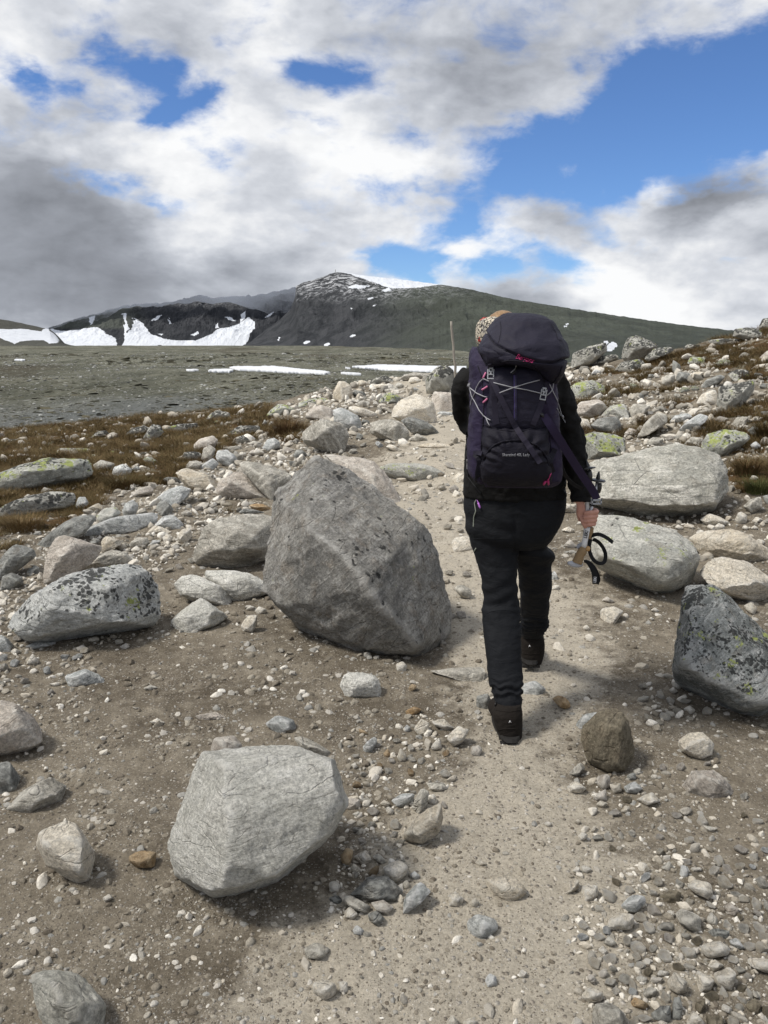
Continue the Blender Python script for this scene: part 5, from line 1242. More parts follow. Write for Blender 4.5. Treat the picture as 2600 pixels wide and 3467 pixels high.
E_L = [
 ([(78, 1000), (100, 850), (190, 738), (330, 678), (480, 560), (640, 478), (880, 438), (1060, 408), (1205, 408), (1292, 490), (1372, 580), (1392, 700), (1370, 852), (1310, 932), (1150, 962), (900, 1012), (600, 1047), (250, 1082), (120, 1042)], 's', 'large white boulder peppered with black lichen spots at the left', .88),
 ([(352, 582), (370, 430), (420, 280), (500, 178), (600, 158), (700, 188), (800, 270), (877, 310), (820, 362), (640, 462), (500, 542), (370, 592)], 'p', 'angular pale boulder behind the black-spotted one', .85),
 ([(638, 472), (820, 368), (960, 278), (1080, 298), (1195, 400), (900, 432), (740, 452)], 'g', 'streaky grey slab right behind the black-spotted boulder', .6),
 ([(-60, 440), (60, 328), (150, 223), (300, 288), (312, 340), (150, 422), (30, 522), (-60, 560)], 'd', 'dark grey leaning slab at the left edge beside the pale angular boulder', .7),
 ([(-10, 642), (20, 518), (100, 478), (192, 520), (202, 582), (80, 642)], 'd', 'dark rock under the leaning slab at the left edge', .7),
 ([(873, 292), (880, 198), (920, 163), (1062, 210), (1000, 257), (890, 307)], 't', 'small cream faceted rock behind the pale angular boulder', .85),
 ([(1098, 262), (1180, 178), (1272, 173), (1302, 220), (1230, 267)], 'g', 'domed grey rock right of the cream faceted one', .7),
 ([(1288, 242), (1320, 198), (1392, 205), (1362, 247)], 'u', 'small bluish stone right of the domed grey rock', .6),
 ([(1318, 122), (1370, 76), (1472, 120), (1462, 152), (1340, 147)], 'w', 'white oval stone above the small bluish one', .7),
 ([(1328, 72), (1400, -2), (1500, -17), (1592, 60), (1562, 112), (1450, 112)], 'u', 'dark bluish rock above the white oval stone', .7),
 ([(763, 227), (810, 178), (862, 200), (842, 242), (790, 252)], 'd', 'small dark rock left of the cream faceted rock', .7),
 ([(243, 642), (300, 588), (372, 600), (332, 652)], 't', 'small tan rock left of the black-spotted boulder\'s top', .6),
 ([(-60, 1172), (-60, 1010), (40, 1028), (112, 1100), (92, 1182)], 'u', 'blue-grey rock cut by the left edge below the spotted boulder', .6),
 ([(198, 1122), (300, 1083), (502, 1080), (450, 1132), (260, 1147)], 'u', 'flat bluish slab under the front of the spotted boulder', .2),
 ([(88, 1162), (130, 1133), (182, 1160), (150, 1192), (100, 1187)], 'w', 'small round pale stone right of the rock cut by the left edge', .6),
 ([(418, 1442), (520, 1423), (537, 1445), (480, 1472)], 'w', 'small flat white stone left of the flat blue-grey sunk rock', .5),
 ([(488, 1352), (540, 1343), (562, 1375), (500, 1387)], 'w', 'small pale stone above the small flat white one', .5),
 ([(750, 400), (770, 365), (815, 365), (820, 405)], 'p', 'small pinkish block on the slab behind the spotted boulder', .8),
 ([(980, 270), (1040, 225), (1100, 270), (1060, 290)], 't', 'cream triangular stone at the top of the streaky grey slab', .7),
 ([(225, 470), (300, 420), (350, 430), (340, 520), (260, 520)], 'd', 'grey rock between the leaning slab and the angular pale boulder', .5),
 ([(1400, 280), (1430, 235), (1475, 255), (1450, 285)], 't', 'small cream stone right below the white oval stone', .5)]
for ol, mt_, lb, kk in E_L: rock('E', ol, mt_, lb, k=kk)
NHAND = len(CUSED)
# ---------------------------------------------------------------- loose stones one can count (shared meshes)
def generic_rock(name, seed, lod=3, flat=0.65, pw=60.0):
    rs = np.random.default_rng(seed)
    n = rs.normal(size=(9, 3)); n /= np.linalg.norm(n, axis=1, keepdims=True)
    n = np.concatenate([n, -n + rs.normal(size=n.shape) * 0.25]); n /= np.linalg.norm(n, axis=1, keepdims=True)
    dims = np.array([1.0, rs.uniform(0.6, 0.95), flat * rs.uniform(0.7, 1.1)])
    d = np.linalg.norm(n * dims, axis=1) * rs.uniform(0.66, 0.95, len(n))
    p, f = shape_rock((n, d), dims, lod, seed, pw, 2, 0.9)
    me = mesh_from(name, p, f)
    try: me.set_sharp_from_angle(angle=R(38))
    except Exception: pass
    return me
shapes = [generic_rock('stone', 100 + i, 3) for i in range(12)]
by_mat = {}
def stone_mesh(i, key):
    if (i, key) not in by_mat:
        me = shapes[i].copy(); me.materials.append(ROCK[key]); by_mat[(i, key)] = me
    return by_mat[(i, key)]
def free_spot(u, v, r):
    for (a, c, ra, rb) in CUSED:
        if ((u - a) / (ra * 0.95 + r)) ** 2 + ((v - c) / (rb * 0.95 + r * 0.8)) ** 2 < 1: return False
    return True
def scatter(poly, n, smin, smax, keys, label, group):
    poly = np.asarray(poly, float); c = 0; tries = 0
    while c < n and tries < n * 60:
        tries += 1
        u = RNG.uniform(poly[:, 0].min(), poly[:, 0].max()); v = RNG.uniform(poly[:, 1].min(), poly[:, 1].max())
        if not in_poly(np.array([u]), np.array([v]), poly)[0]: continue
        s = smin * (smax / smin) ** (RNG.uniform() ** 1.7)
        if not free_spot(u, v, s / 2): continue
        C = hit_ground(u, v, 0.45, s * 0.8)
        dist = np.linalg.norm(C - np.array([0, 0, EYE]))
        ob = link('stone', stone_mesh(int(RNG.integers(12)), keys[int(RNG.integers(len(keys)))]), loc=tuple(C))
        k = s / 2 * dist / F
        ob.scale = (k, k * RNG.uniform(.8, 1.1), k * RNG.uniform(.75, 1.1))
        ob.rotation_euler = (RNG.uniform(-.4, .4), RNG.uniform(-.4, .4), RNG.uniform(0, 6.28))
        tag(ob, label, 'stone', group)
        CUSED.append((u, v, s / 2, s / 2 * .8)); c += 1
scatter([(1950, 3020), (2600, 2860), (2600, 3467), (2000, 3467)], 75, 30, 62, 'wwtgpwwbtu', 'small loose stone in the stony bottom right corner', 'small stones strewn over the bottom right corner')
scatter([(1150, 2560), (1500, 2440), (1530, 2700), (1250, 3050), (1130, 3000)], 24, 30, 46, 'wwtpgo', 'small loose stone in the gravel between flat-faced boulder and trail', 'small stones between the flat-faced boulder and the trail')
scatter([(1900, 2650), (2500, 2550), (2600, 2900), (1980, 3020)], 20, 30, 44, 'wtgpb', 'small loose stone right of the trail between the brown rock and the corner', 'small stones right of the trail in the foreground')
scatter([(2150, 2300), (2330, 2280), (2420, 2420), (2200, 2470)], 12, 30, 44, 'wwt', 'small white stone in the heap by the foot of the dark lichen boulder', 'small white stones heaped by the dark lichen boulder')
scatter([(2250, 1230), (2600, 1190), (2600, 1500), (2150, 1480), (1950, 1420), (2000, 1330)], 26, 30, 52, 'wgtpgdy', 'small stone in the rubble of the right hillside', 'small stones in the rubble of the right hillside')
scatter([(560, 1640), (1000, 1420), (1450, 1300), (1500, 1420), (1200, 1540), (850, 1650), (600, 1780)], 26, 30, 52, 'wgtpgdu', 'small stone in the pile beside the trail left of the hiker', 'small stones in the pile beside the trail')
scatter([(100, 2000), (560, 1780), (700, 1850), (560, 2050), (300, 2350), (0, 2350), (0, 2250)], 18, 30, 46, 'wgtpu', 'small stone in the gravel around the black-spotted boulder', 'small stones around the black-spotted boulder')
scatter([(1330, 1620), (1560, 1560), (1590, 2000), (1520, 2250), (1440, 2100)], 14, 30, 44, 'wtp', 'small pale stone on the trail between largest boulder and hiker', 'small pale stones on the trail by the largest boulder')

# ---------------------------------------------------------------- gravel, rubble, grass: uncountable, scattered by geometry nodes
src = bpy.data.collections.new('sources')        # not linked to the scene
def make_src(cname, meshes, mat):
    c = bpy.data.collections.new(cname)
    for i, me in enumerate(meshes):
        me.materials.clear(); me.materials.append(mat)
        o = bpy.data.objects.new('%s_%02d' % (cname, i), me); c.objects.link(o)
    return c
def instancer(name, V, rot, scl, idx, coll, label=None):
    me = bpy.data.meshes.new(name)
    me.vertices.add(len(V)); me.vertices.foreach_set('co', np.asarray(V, np.float32).ravel())
    a = me.attributes.new('rot', 'FLOAT_VECTOR', 'POINT'); a.data.foreach_set('vector', np.asarray(rot, np.float32).ravel())
    a = me.attributes.new('scl', 'FLOAT_VECTOR', 'POINT'); a.data.foreach_set('vector', np.asarray(scl, np.float32).ravel())
    a = me.attributes.new('idx', 'INT', 'POINT'); a.data.foreach_set('value', np.asarray(idx, np.int32))
    o = link(name, me)
    ng = bpy.data.node_groups.new(name + ' scatter', 'GeometryNodeTree')
    ng.interface.new_socket(name='Geometry', in_out='INPUT', socket_type='NodeSocketGeometry')
    ng.interface.new_socket(name='Geometry', in_out='OUTPUT', socket_type='NodeSocketGeometry')
    gi = ng.nodes.new('NodeGroupInput'); go = ng.nodes.new('NodeGroupOutput')
    ci = ng.nodes.new('GeometryNodeCollectionInfo'); ci.inputs['Collection'].default_value = coll
    ci.inputs['Separate Children'].default_value = True; ci.inputs['Reset Children'].default_value = True
    ip = ng.nodes.new('GeometryNodeInstanceOnPoints'); ip.inputs['Pick Instance'].default_value = True
    def na(n, t):
        q = ng.nodes.new('GeometryNodeInputNamedAttribute'); q.data_type = t; q.inputs['Name'].default_value = n
        return q.outputs['Attribute']
    L = ng.links.new
    L(gi.outputs[0], ip.inputs['Points']); L(ci.outputs[0], ip.inputs['Instance'])
    L(na('idx', 'INT'), ip.inputs['Instance Index'])
    L(na('rot', 'FLOAT_VECTOR'), ip.inputs['Rotation']); L(na('scl', 'FLOAT_VECTOR'), ip.inputs['Scale'])
    L(ip.outputs[0], go.inputs[0])
    md = o.modifiers.new('scatter', 'NODES'); md.node_group = ng
    tag(o, label, kind='stuff')
    return o
def chip_mat(name, stops, rough=0.9):
    m, b = new_mat(name)
    oi = b.new('ShaderNodeObjectInfo'); t = b.new('ShaderNodeTexCoord')
    c = b.ramp(oi.outputs['Random'], stops)
    co = b.vmath('ADD', t.outputs['Object'], b.vmath('SCALE', b.vmath('MULTIPLY', (31.0, 47.0, 11.0), (1, 1, 1)), scale=oi.outputs['Random']))
    n = b.noise(co, 2.2, 5, 0.65); st = b.noise(b.vmath('MULTIPLY', co, (1, 1, 5)), 1.6, 5, 0.65)
    g = b.math('ADD', b.math('MULTIPLY', n, 0.9), b.math('MULTIPLY', st, 0.5))
    g = b.math('ADD', g, 0.30)
    cg = b.new('ShaderNodeCombineXYZ')
    for i in range(3): b.put(cg.inputs[i], g)
    c = b.mix(1.0, c, cg.outputs[0], 'MULTIPLY')
    return finish(m, b, c, rough, n, 0.4, 0.05, spec=0.15)
GRAV = chip_mat('mixed gravel', [(0.0, (0.13, 0.11, 0.085)), (0.25, (0.20, 0.175, 0.138)), (0.5, (0.27, 0.242, 0.195)), (0.68, (0.35, 0.32, 0.265)), (0.78, (0.27, 0.265, 0.245)), (0.90, (0.43, 0.40, 0.35)), (1.0, (0.60, 0.57, 0.51))])
RUBB = chip_mat('mixed rubble', [(0.0, (0.20, 0.19, 0.165)), (0.2, (0.34, 0.315, 0.27)), (0.4, (0.46, 0.415, 0.34)), (0.6, (0.52, 0.485, 0.42)), (0.8, (0.64, 0.60, 0.525)), (1.0, (0.76, 0.73, 0.66))])
gcoll = make_src('pebble source', [generic_rock('pebble', 300 + i, 2 if i < 5 else 1, 0.7, 60) for i in range(8)], GRAV)
rcoll = make_src('rubble source', [generic_rock('chunk', 400 + i, 3, 0.7, 30) for i in range(8)], RUBB)

def sample(n, r0, r1, invmix=0.5, half=0.56):
    k = RNG.uniform(size=n) < invmix
    r = np.where(k, 1 / (RNG.uniform(1 / r1, 1 / r0, n)), np.exp(RNG.uniform(math.log(r0), math.log(r1), n)))
    a = RNG.uniform(-half, half, n)
    return r * np.sin(a), r * np.cos(a), r
N = 400000
x, y, r = sample(N, 1.35, 20, 0.6, 0.68)
z = ground_z(x, y)
gmk, pmk = masks(x, y, z)
u, v, dep = proj(np.stack([x, y, z], -1))
dens = (1 - 0.93 * gmk) * (1 - 0.38 * pmk)
cl_ = fbm2(x / 0.35, y / 0.35, 3, z=30.0)
dens *= np.clip(0.62 + cl_ * 1.7, 0.15, 1)
keep = RNG.uniform(size=N) < dens
x, y, z, r, pmk, dep, cl_ = [q[keep] for q in (x, y, z, r, pmk, dep, cl_)]
n = len(x)
px = 2.1 * (1 + RNG.pareto(1.55, n))
px = np.minimum(px, 34 + 8 * RNG.uniform(size=n)) * (1 - 0.25 * pmk)
s = np.minimum(px * dep / F, 0.09) * 0.5
s *= np.where(r > 8, 1.3, 1.0)
rot = np.stack([RNG.uniform(-.5, .5, n), RNG.uniform(-.5, .5, n), RNG.uniform(0, 6.28, n)], -1)
scl = np.stack([s, s, s * RNG.uniform(.6, 1.1, n)], -1)
zz = z + s * RNG.uniform(-0.5, 0.25, n) * (1 - 0.3 * pmk)
instancer('gravel', np.stack([x, y, zz], -1), rot, scl, RNG.integers(0, 8, n), gcoll, 'loose gravel and grit covering trail and soil')

N = 46000
x, y, r = sample(N, 4.2, 24, 0.5, 0.72)
z = ground_z(x, y); gmk, pmk = masks(x, y, z)
u, v, dep = proj(np.stack([x, y, z], -1))
pile = np.zeros(N)
for pl, w in ((([(1900, 1250), (2250, 1230), (2600, 1120), (4200, 1000), (4200, 1620), (2450, 1540), (2150, 1560), (1950, 1500)]), 1.0),
              (([(560, 1640), (700, 1540), (950, 1380), (1100, 1320), (1500, 1260), (1500, 1330), (1250, 1450), (1050, 1600), (850, 1680), (600, 1800)]), 0.9),
              (([(0, 2000), (300, 1720), (600, 1650), (900, 1700), (600, 1900), (350, 2000), (0, 2280)]), 0.75),
              (([(1400, 1300), (1560, 1300), (1560, 1800), (1250, 1700)]), 0.35), (([(2000, 1560), (4200, 1560), (4200, 2000), (2300, 1900), (2000, 1800)]), 0.35), (([(0, 1440), (900, 1370), (900, 1560), (0, 1900)]), 0.55)):
    pile = np.maximum(pile, in_poly(u, v, pl) * w)
cl_ = fbm2(x / 1.1, y / 1.1, 3, z=40.0)
dens = pile * np.clip(0.8 + cl_ * 1.4, 0.1, 1) * (1 - 0.62 * gmk) * (1 - 0.55 * pmk)
keep = RNG.uniform(size=N) < dens
x, y, z, r, dep = [q[keep] for q in (x, y, z, r, dep)]
n = len(x)
px = np.minimum(9.0 * (1 + RNG.pareto(2.1, n)), 42)
s = px * dep / F * 0.5
rot = np.stack([RNG.uniform(-.7, .7, n), RNG.uniform(-.7, .7, n), RNG.uniform(0, 6.28, n)], -1)
scl = np.stack([s, s * RNG.uniform(.7, 1.1, n), s * RNG.uniform(.6, 1.1, n)], -1)
instancer('rubble', np.stack([x, y, z + s * RNG.uniform(0, 0.5, n)], -1), rot, scl, RNG.integers(0, 8, n), rcoll, 'mixed broken rubble filling the gaps between the rocks')

# near broken stones, thick in the lower right corner and along the trail's left shoulder
N = 19000
x, y, r = sample(N, 1.4, 4.6, 0.8, 0.7)
z = ground_z(x, y); u, v, dep = proj(np.stack([x, y, z], -1))
w = np.full(N, 0.045)
w = np.maximum(w, in_poly(u, v, [(1900, 3100), (2250, 2850), (3700, 2750), (3700, 3600), (1950, 3600)]) * 0.8)
w = np.maximum(w, in_poly(u, v, [(2000, 2650), (2400, 2580), (2700, 2750), (2250, 2850), (1950, 3000)]) * 0.35)
w = np.maximum(w, in_poly(u, v, [(1150, 2480), (1450, 2400), (1540, 2650), (1350, 2800), (1400, 3050), (1130, 3150), (1150, 2800)]) * 0.75)
w = np.maximum(w, in_poly(u, v, [(2180, 2330), (2380, 2300), (2450, 2420), (2200, 2480)]) * 0.9)
w = np.maximum(w, in_poly(u, v, [(-50, 2150), (350, 2150), (300, 2450), (-50, 2500)]) * 0.45)
keep = RNG.uniform(size=N) < w * np.clip(0.75 + 1.4 * fbm2(x / 0.3, y / 0.3, 3, z=60.0), 0.1, 1)
x, y, z, dep = [q[keep] for q in (x, y, z, dep)]; n = len(x)
s = np.minimum(13.0 * (1 + RNG.pareto(2.6, n)), 52) * dep / F * 0.5
instancer('broken_stones', np.stack([x, y, z + s * RNG.uniform(-.1, 0.35, n)], -1), np.stack([RNG.uniform(-.6, .6, n), RNG.uniform(-.6, .6, n), RNG.uniform(0, 6.28, n)], -1),
          np.stack([s, s * RNG.uniform(.7, 1.0, n), s * RNG.uniform(.6, 1.05, n)], -1), RNG.integers(0, 8, n), rcoll, 'broken pale stones scattered thickly over the foreground')

# stones and low heath hummocks on the far plateau
def far_scatter(name, N, coll, p0, p1, flat, seed, label, keepf):
    rg = np.random.default_rng(seed)
    k_ = rg.uniform(size=N) < 0.6
    r = np.where(k_, 1 / rg.uniform(1 / 1100, 1 / 75, N), np.exp(rg.uniform(math.log(75), math.log(1100), N)))
    a_ = rg.uniform(-.5, .5, N); x = r * np.sin(a_); y = r * np.cos(a_)
    kp = keepf(x, y, rg); x, y, r = x[kp], y[kp], r[kp]; n = len(x)
    z = plateau_z(x, y); s = np.minimum(p0 * (1 + rg.pareto(2.4, n)), p1) * r / F * 0.5
    instancer(name, np.stack([x, y, z + s * 0.1 * flat], -1), np.stack([rg.uniform(-.2, .2, n), rg.uniform(-.2, .2, n), rg.uniform(0, 6.28, n)], -1),
              np.stack([s, s, s * flat], -1), rg.integers(0, 8, n), coll, label)
HEATH = chip_mat('dark heath', [(0.0, (0.022, 0.022, 0.014)), (0.4, (0.045, 0.042, 0.026)), (0.7, (0.070, 0.066, 0.042)), (1.0, (0.095, 0.085, 0.055))])
FARST = chip_mat('far stones', [(0.0, (0.10, 0.10, 0.095)), (0.5, (0.20, 0.20, 0.185)), (0.85, (0.32, 0.32, 0.30)), (1.0, (0.46, 0.46, 0.43))])
hcoll = make_src('hummock source', [generic_rock('hummock', 600 + i, 2, 0.7, 16) for i in range(8)], HEATH)
fcoll = make_src('far stone source', [generic_rock('far chunk', 640 + i, 1, 0.7, 30) for i in range(8)], FARST)
far_scatter('plateau_stones', 60000, fcoll, 2.6, 16, 0.75, 21, 'countless grey stones littering the far plateau', lambda x, y, rg: rg.uniform(size=len(x)) < np.clip(0.55 + 1.6 * fbm2(x / 60, y / 160, 3, z=3.0), 0.05, 1))
far_scatter('heath', 34000, hcoll, 8.0, 42, 0.16, 22, 'dark low heath hummocks on the far plateau', lambda x, y, rg: rg.uniform(size=len(x)) < np.clip(0.35 + 3.2 * fbm2(x / 110, y / 300, 4, z=6.0), 0.02, 1))

# grass
def tuft_mesh(name, seed, nb, h, spread, bend):
    rs = np.random.default_rng(seed); V = []; Fc = []
    for i in range(nb):
        a = rs.uniform(0, 6.28); rr_ = spread * math.sqrt(rs.uniform()) * 0.5
        x0, y0 = rr_ * math.cos(a), rr_ * math.sin(a)
        da = a + rs.normal() * 0.5; L = h * rs.uniform(.55, 1.1); bn_ = bend * rs.uniform(.4, 1.3)
        wd = rs.uniform(.006, .012) * h * 3.0; wx, wy = -math.sin(da) * wd, math.cos(da) * wd
        base = len(V)
        for k in range(4):
            t = k / 3.0
            cx = x0 + math.cos(da) * L * bn_ * t * t; cy = y0 + math.sin(da) * L * bn_ * t * t; cz = L * (t - 0.35 * bn_ * t * t)
            w = 1 - t * 0.85
            V += [(cx - wx * w / 2, cy - wy * w / 2, cz), (cx + wx * w / 2, cy + wy * w / 2, cz)]
        for k in range(3):
            q = base + 2 * k; Fc.append((q, q + 1, q + 3, q + 2))
    return mesh_from(name, V, Fc)
def grass_mat(name, stops):
    m, b = new_mat(name)
    oi = b.new('ShaderNodeObjectInfo'); g = b.new('ShaderNodeNewGeometry')
    n = b.noise(g.outputs[0], 1.6, 6, 0.7); n2 = b.noise(g.outputs[0], 60, 3)
    f = b.math('ADD', b.math('MULTIPLY', n, 0.7), b.math('MULTIPLY', oi.outputs['Random'], 0.35))
    f = b.math('ADD', f, b.math('MULTIPLY', b.math('SUBTRACT', n2, 0.5), 0.8))
    return finish(m, b, b.ramp(f, stops), 0.85, spec=0.1)
RUST = grass_mat('rusty autumn sedge', [(0.15, (0.045, 0.028, 0.013)), (0.36, (0.105, 0.060, 0.028)), (0.5, (0.070, 0.066, 0.026)), (0.62, (0.155, 0.098, 0.046)), (0.8, (0.25, 0.20, 0.11)), (1.0, (0.11, 0.115, 0.05))])
GREEN = grass_mat('mixed green sedge', [(0.15, (0.03, 0.035, 0.012)), (0.45, (0.075, 0.085, 0.03)), (0.7, (0.13, 0.10, 0.045)), (1.0, (0.18, 0.14, 0.07))])
tcoll = make_src('tuft source', [tuft_mesh('blades', 500 + i, 34, 1.0, 1.3, 0.8) for i in range(5)], RUST)
N = 80000
x, y, r = sample(N, 3.6, 24, 0.25, 0.52)
z = ground_z(x, y); gmk, pmk = masks(x, y, z)
cl_ = fbm2(x / 0.9, y / 0.9, 3, z=50.0)
keep = (gmk > 0.5) & (RNG.uniform(size=N) < np.clip(0.75 + cl_ * 1.6, 0.12, 1))
x, y, z, r = [q[keep][:22000] for q in (x, y, z, r)]
n = len(x)
s = RNG.uniform(0.05, 0.11, n) * np.clip(r / 9, 0.9, 1.6)
instancer('grass', np.stack([x, y, z - 0.01], -1), np.stack([RNG.uniform(-.25, .25, n), RNG.uniform(-.25, .25, n), RNG.uniform(0, 6.28, n)], -1),
          np.stack([s * 1.5, s * 1.5, s], -1), RNG.integers(0, 5, n), tcoll, 'low rusty brown sedge and moss between the rocks')
def tuft(u, v, w, h, label, mat, seed, nb=420):
    C = hit_ground(u, v + h * 0.35)
    dist = np.linalg.norm(C - np.array([0, 0, EYE]))
    me = tuft_mesh('grass_tuft', seed, nb, h * dist / F, w * 0.62 * dist / F, 0.75)
    # mesh_from blades have width tied to height; keep them thin
    o = link('grass_tuft', me, mat, loc=tuple(C)); tag(o, label, 'grass tuft')
zb = Z('B', [(1235, 830)])[0]; tuft(zb[0], zb[1], 130, 70, 'round rusty brown grass tuft left of the big round boulder', RUST, 1)
zb = Z('B', [(1420, 800)])[0]; tuft(zb[0], zb[1], 70, 40, 'low rusty grass between the round tuft and the big round boulder', RUST, 2, 200)
zb = Z('G', [(1580, 330)])[0]; tuft(zb[0], zb[1], 120, 60, 'green grass tuft at the right edge, right of the loaf-shaped boulder', GREEN, 3)
zb = Z('G', [(1500, 190)])[0]; tuft(zb[0], zb[1], 110, 70, 'olive brown grass tuft just above the green one at the right edge', RUST, 4)
zb = Z('F', [(1630, 910)])[0]; tuft(zb[0], zb[1], 70, 70, 'rusty tuft at the right edge above the olive brown one', RUST, 5)
zb = Z('F', [(720, 830)])[0]; tuft(zb[0], zb[1], 60, 55, 'dark wispy tuft left of the pointed leaning slab', RUST, 6, 160)
zb = Z('F', [(1380, 640)])[0]; tuft(zb[0], zb[1], 50, 50, 'olive tuft growing on the black and white boulder', GREEN, 7, 160)
zb = Z('F', [(460, 660)])[0]; tuft(zb[0], zb[1], 60, 40, 'brown tuft right of the yellow-green lichened boulder by the elbow', RUST, 8, 160)
zb = Z('D', [(640, 480)])[0]; tuft(zb[0], zb[1], 60, 40, 'sparse wispy plant above the big oval boulder', RUST, 9, 70)
zb = Z('D', [(340, 370)])[0]; tuft(zb[0], zb[1], 70, 25, 'low wispy plant under the striped tan elongated rock', RUST, 10, 80)
zb = Z('A', [(1100, 720)])[0]; tuft(zb[0], zb[1], 230, 50, 'wide band of brown grass right of the long lichened outcrop', RUST, 11, 900)
zb = Z('A', [(200, 1080)])[0]; tuft(zb[0], zb[1], 200, 60, 'dark brown grass clump at the left edge below the black and white slab', RUST, 12, 800)
zb = Z('A', [(1470, 700)])[0]; tuft(zb[0], zb[1], 90, 45, 'grass clump left of the striped tan elongated rock', RUST, 13, 300)
zb = Z('B', [(510, 1010)])[0]; tuft(zb[0], zb[1], 40, 30, 'small brown tuft among the rocks at the meadow\'s edge', RUST, 14, 120)

# marker pole on the crest
pb = hit_ground(1537, 1290); 
Yp = pb[1]
p0 = Vector(P(1545, 1300, Yp)); p1 = Vector(P(1527, 1088, Yp))
bm = bmesh.new(); rs = np.random.default_rng(3)
rings = []
for i in range(12):
    t = i / 11; c = p0.lerp(p1, t) + Vector((rs.normal() * .004, rs.normal() * .004, 0)); rad = (0.024 - 0.005 * t) * (1 + rs.normal() * .05)
    rad = rad * (p0 - Vector((0, 0, EYE))).length / 14.0
    rings.append([bm.verts.new(c + Vector((math.cos(a) * rad, math.sin(a) * rad, 0))) for a in [j * 2 * math.pi / 9 for j in range(9)]])
for a_, b_ in zip(rings[:-1], rings[1:]):
    for j in range(9): bm.faces.new((a_[j], a_[(j + 1) % 9], b_[(j + 1) % 9], b_[j]))
bm.faces.new(rings[-1]); bm.faces.new(rings[0][::-1])
POLEW = simple_mat('grey brown pole wood', (0.27, 0.245, 0.21), 0.9, nscale=14, namt=0.45)
tag(bm_obj('marker_pole', bm, POLEW, smooth=True), 'thin weathered wooden pole standing on the crest left of the backpack', 'pole')
# ================================================================ the hiker
def cloth(name, col, col2=None, rough=0.8, fold=0.5, weave=900, spec=0.2, sheen=0.0):
    m, b = new_mat(name)
    t = b.new('ShaderNodeTexCoord'); co = t.outputs['Object']
    n = b.noise(co, 6, 5, 0.6, dist=0.6); w = b.noise(co, weave, 2, 0.5); n2 = b.noise(b.vmath('MULTIPLY', co, (1, 1, 2.2)), 16, 5, 0.6, dist=1.0)
    c = b.mix(n, tuple(q * 0.82 for q in col) + (1,), tuple(q * 1.2 for q in (col2 or col)) + (1,))
    h = b.math('ADD', b.math('MULTIPLY', n, 0.5), b.math('MULTIPLY', n2, 0.5)); h = b.math('ADD', h, b.math('MULTIPLY', w, 0.05))
    return finish(m, b, c, rough, h, fold, 0.022, spec=spec, sheen=sheen)
M_JACK = cloth('black softshell', (0.0050, 0.0047, 0.0046), rough=0.82, spec=0.22)
M_TROU = cloth('black stretch trousers', (0.0054, 0.0063, 0.0084), rough=0.78, spec=0.22)
M_NAVY = cloth('dark navy ripstop', (0.0091, 0.0080, 0.0170), (0.0125, 0.011, 0.024), rough=0.66, spec=0.25)
M_NAVY2 = cloth('purple navy ripstop', (0.0135, 0.0091, 0.0270), (0.019, 0.013, 0.038), rough=0.66, spec=0.25)
M_BLKN = cloth('blackish pack nylon', (0.0072, 0.0064, 0.0125), rough=0.7, spec=0.22)
M_WEB = cloth('purple webbing', (0.0261, 0.0191, 0.0478), rough=0.7, fold=0.1)
M_WEBD = cloth('dark webbing', (0.0191, 0.0165, 0.0287), rough=0.7, fold=0.1)
M_BLACK = cloth('black nylon strap', (0.006, 0.006, 0.007), rough=0.6, fold=0.1)
M_BOOT = cloth('dark brown nubuck', (0.0122, 0.0096, 0.0078), rough=0.9, fold=0.5, weave=300)
M_SOLE = simple_mat('boot rubber', (0.012, 0.011, 0.010), 0.75, nscale=60)
M_CORD = simple_mat('light grey cord', (0.30, 0.30, 0.32), 0.7)
M_BUCK = simple_mat('silver grey plastic', (0.34, 0.35, 0.37), 0.35, spec=0.5)
M_DKPL = simple_mat('black plastic', (0.012, 0.012, 0.013), 0.4, spec=0.5)
M_PINK = simple_mat('hot pink cord', (0.38, 0.025, 0.13), 0.6)
M_PINKL = simple_mat('pink tab', (0.55, 0.17, 0.30), 0.6)
M_LILAC = simple_mat('lilac zip pull', (0.42, 0.16, 0.55), 0.5)
M_ZIP = simple_mat('grey green reflective zip', (0.22, 0.24, 0.20), 0.6)
M_TXT = simple_mat('grey print', (0.23, 0.23, 0.25), 0.6)
M_WHITE = simple_mat('white print', (0.62, 0.62, 0.62), 0.5)
M_PZIP = simple_mat('violet zip tape', (0.040, 0.028, 0.105), 0.55)
M_CORK = simple_mat('cork grip', (0.245, 0.165, 0.085), 0.85, nscale=150, namt=0.4)
M_ORNG = simple_mat('amber plastic', (0.40, 0.24, 0.10), 0.45)
M_ALU = simple_mat('silver pole tube', (0.46, 0.46, 0.47), 0.35, metal=0.6, spec=0.5, nscale=120)
M_GREYPL = simple_mat('pale grey grip cap', (0.36, 0.37, 0.40), 0.4, spec=0.5)
m, b = new_mat('skin')
t = b.new('ShaderNodeTexCoord'); n = b.noise(t.outputs['Object'], 45, 5, 0.6)
M_SKIN = finish(m, b, b.mix(n, (0.40, 0.185, 0.135, 1), (0.58, 0.325, 0.25, 1)), 0.55, b.noise(t.outputs['Object'], 160, 4), 0.3, 0.002, spec=0.35)
m, b = new_mat('blond brown hair')
t = b.new('ShaderNodeTexCoord'); n = b.noise(b.vmath('MULTIPLY', t.outputs['Object'], (1, 1, .25)), 130, 4, 0.6)
M_HAIR = finish(m, b, b.ramp(n, [(0.25, (0.11, 0.060, 0.028)), (0.55, (0.27, 0.165, 0.08)), (0.8, (0.46, 0.32, 0.18))]), 0.5, n, 0.6, 0.004, spec=0.4)
m, b = new_mat('floral headband cloth')
t = b.new('ShaderNodeTexCoord'); co = t.outputs['Object']
cw = b.vmath('ADD', co, b.vmath('SCALE', b.noise(co, 30, 3, col=True), scale=0.02))
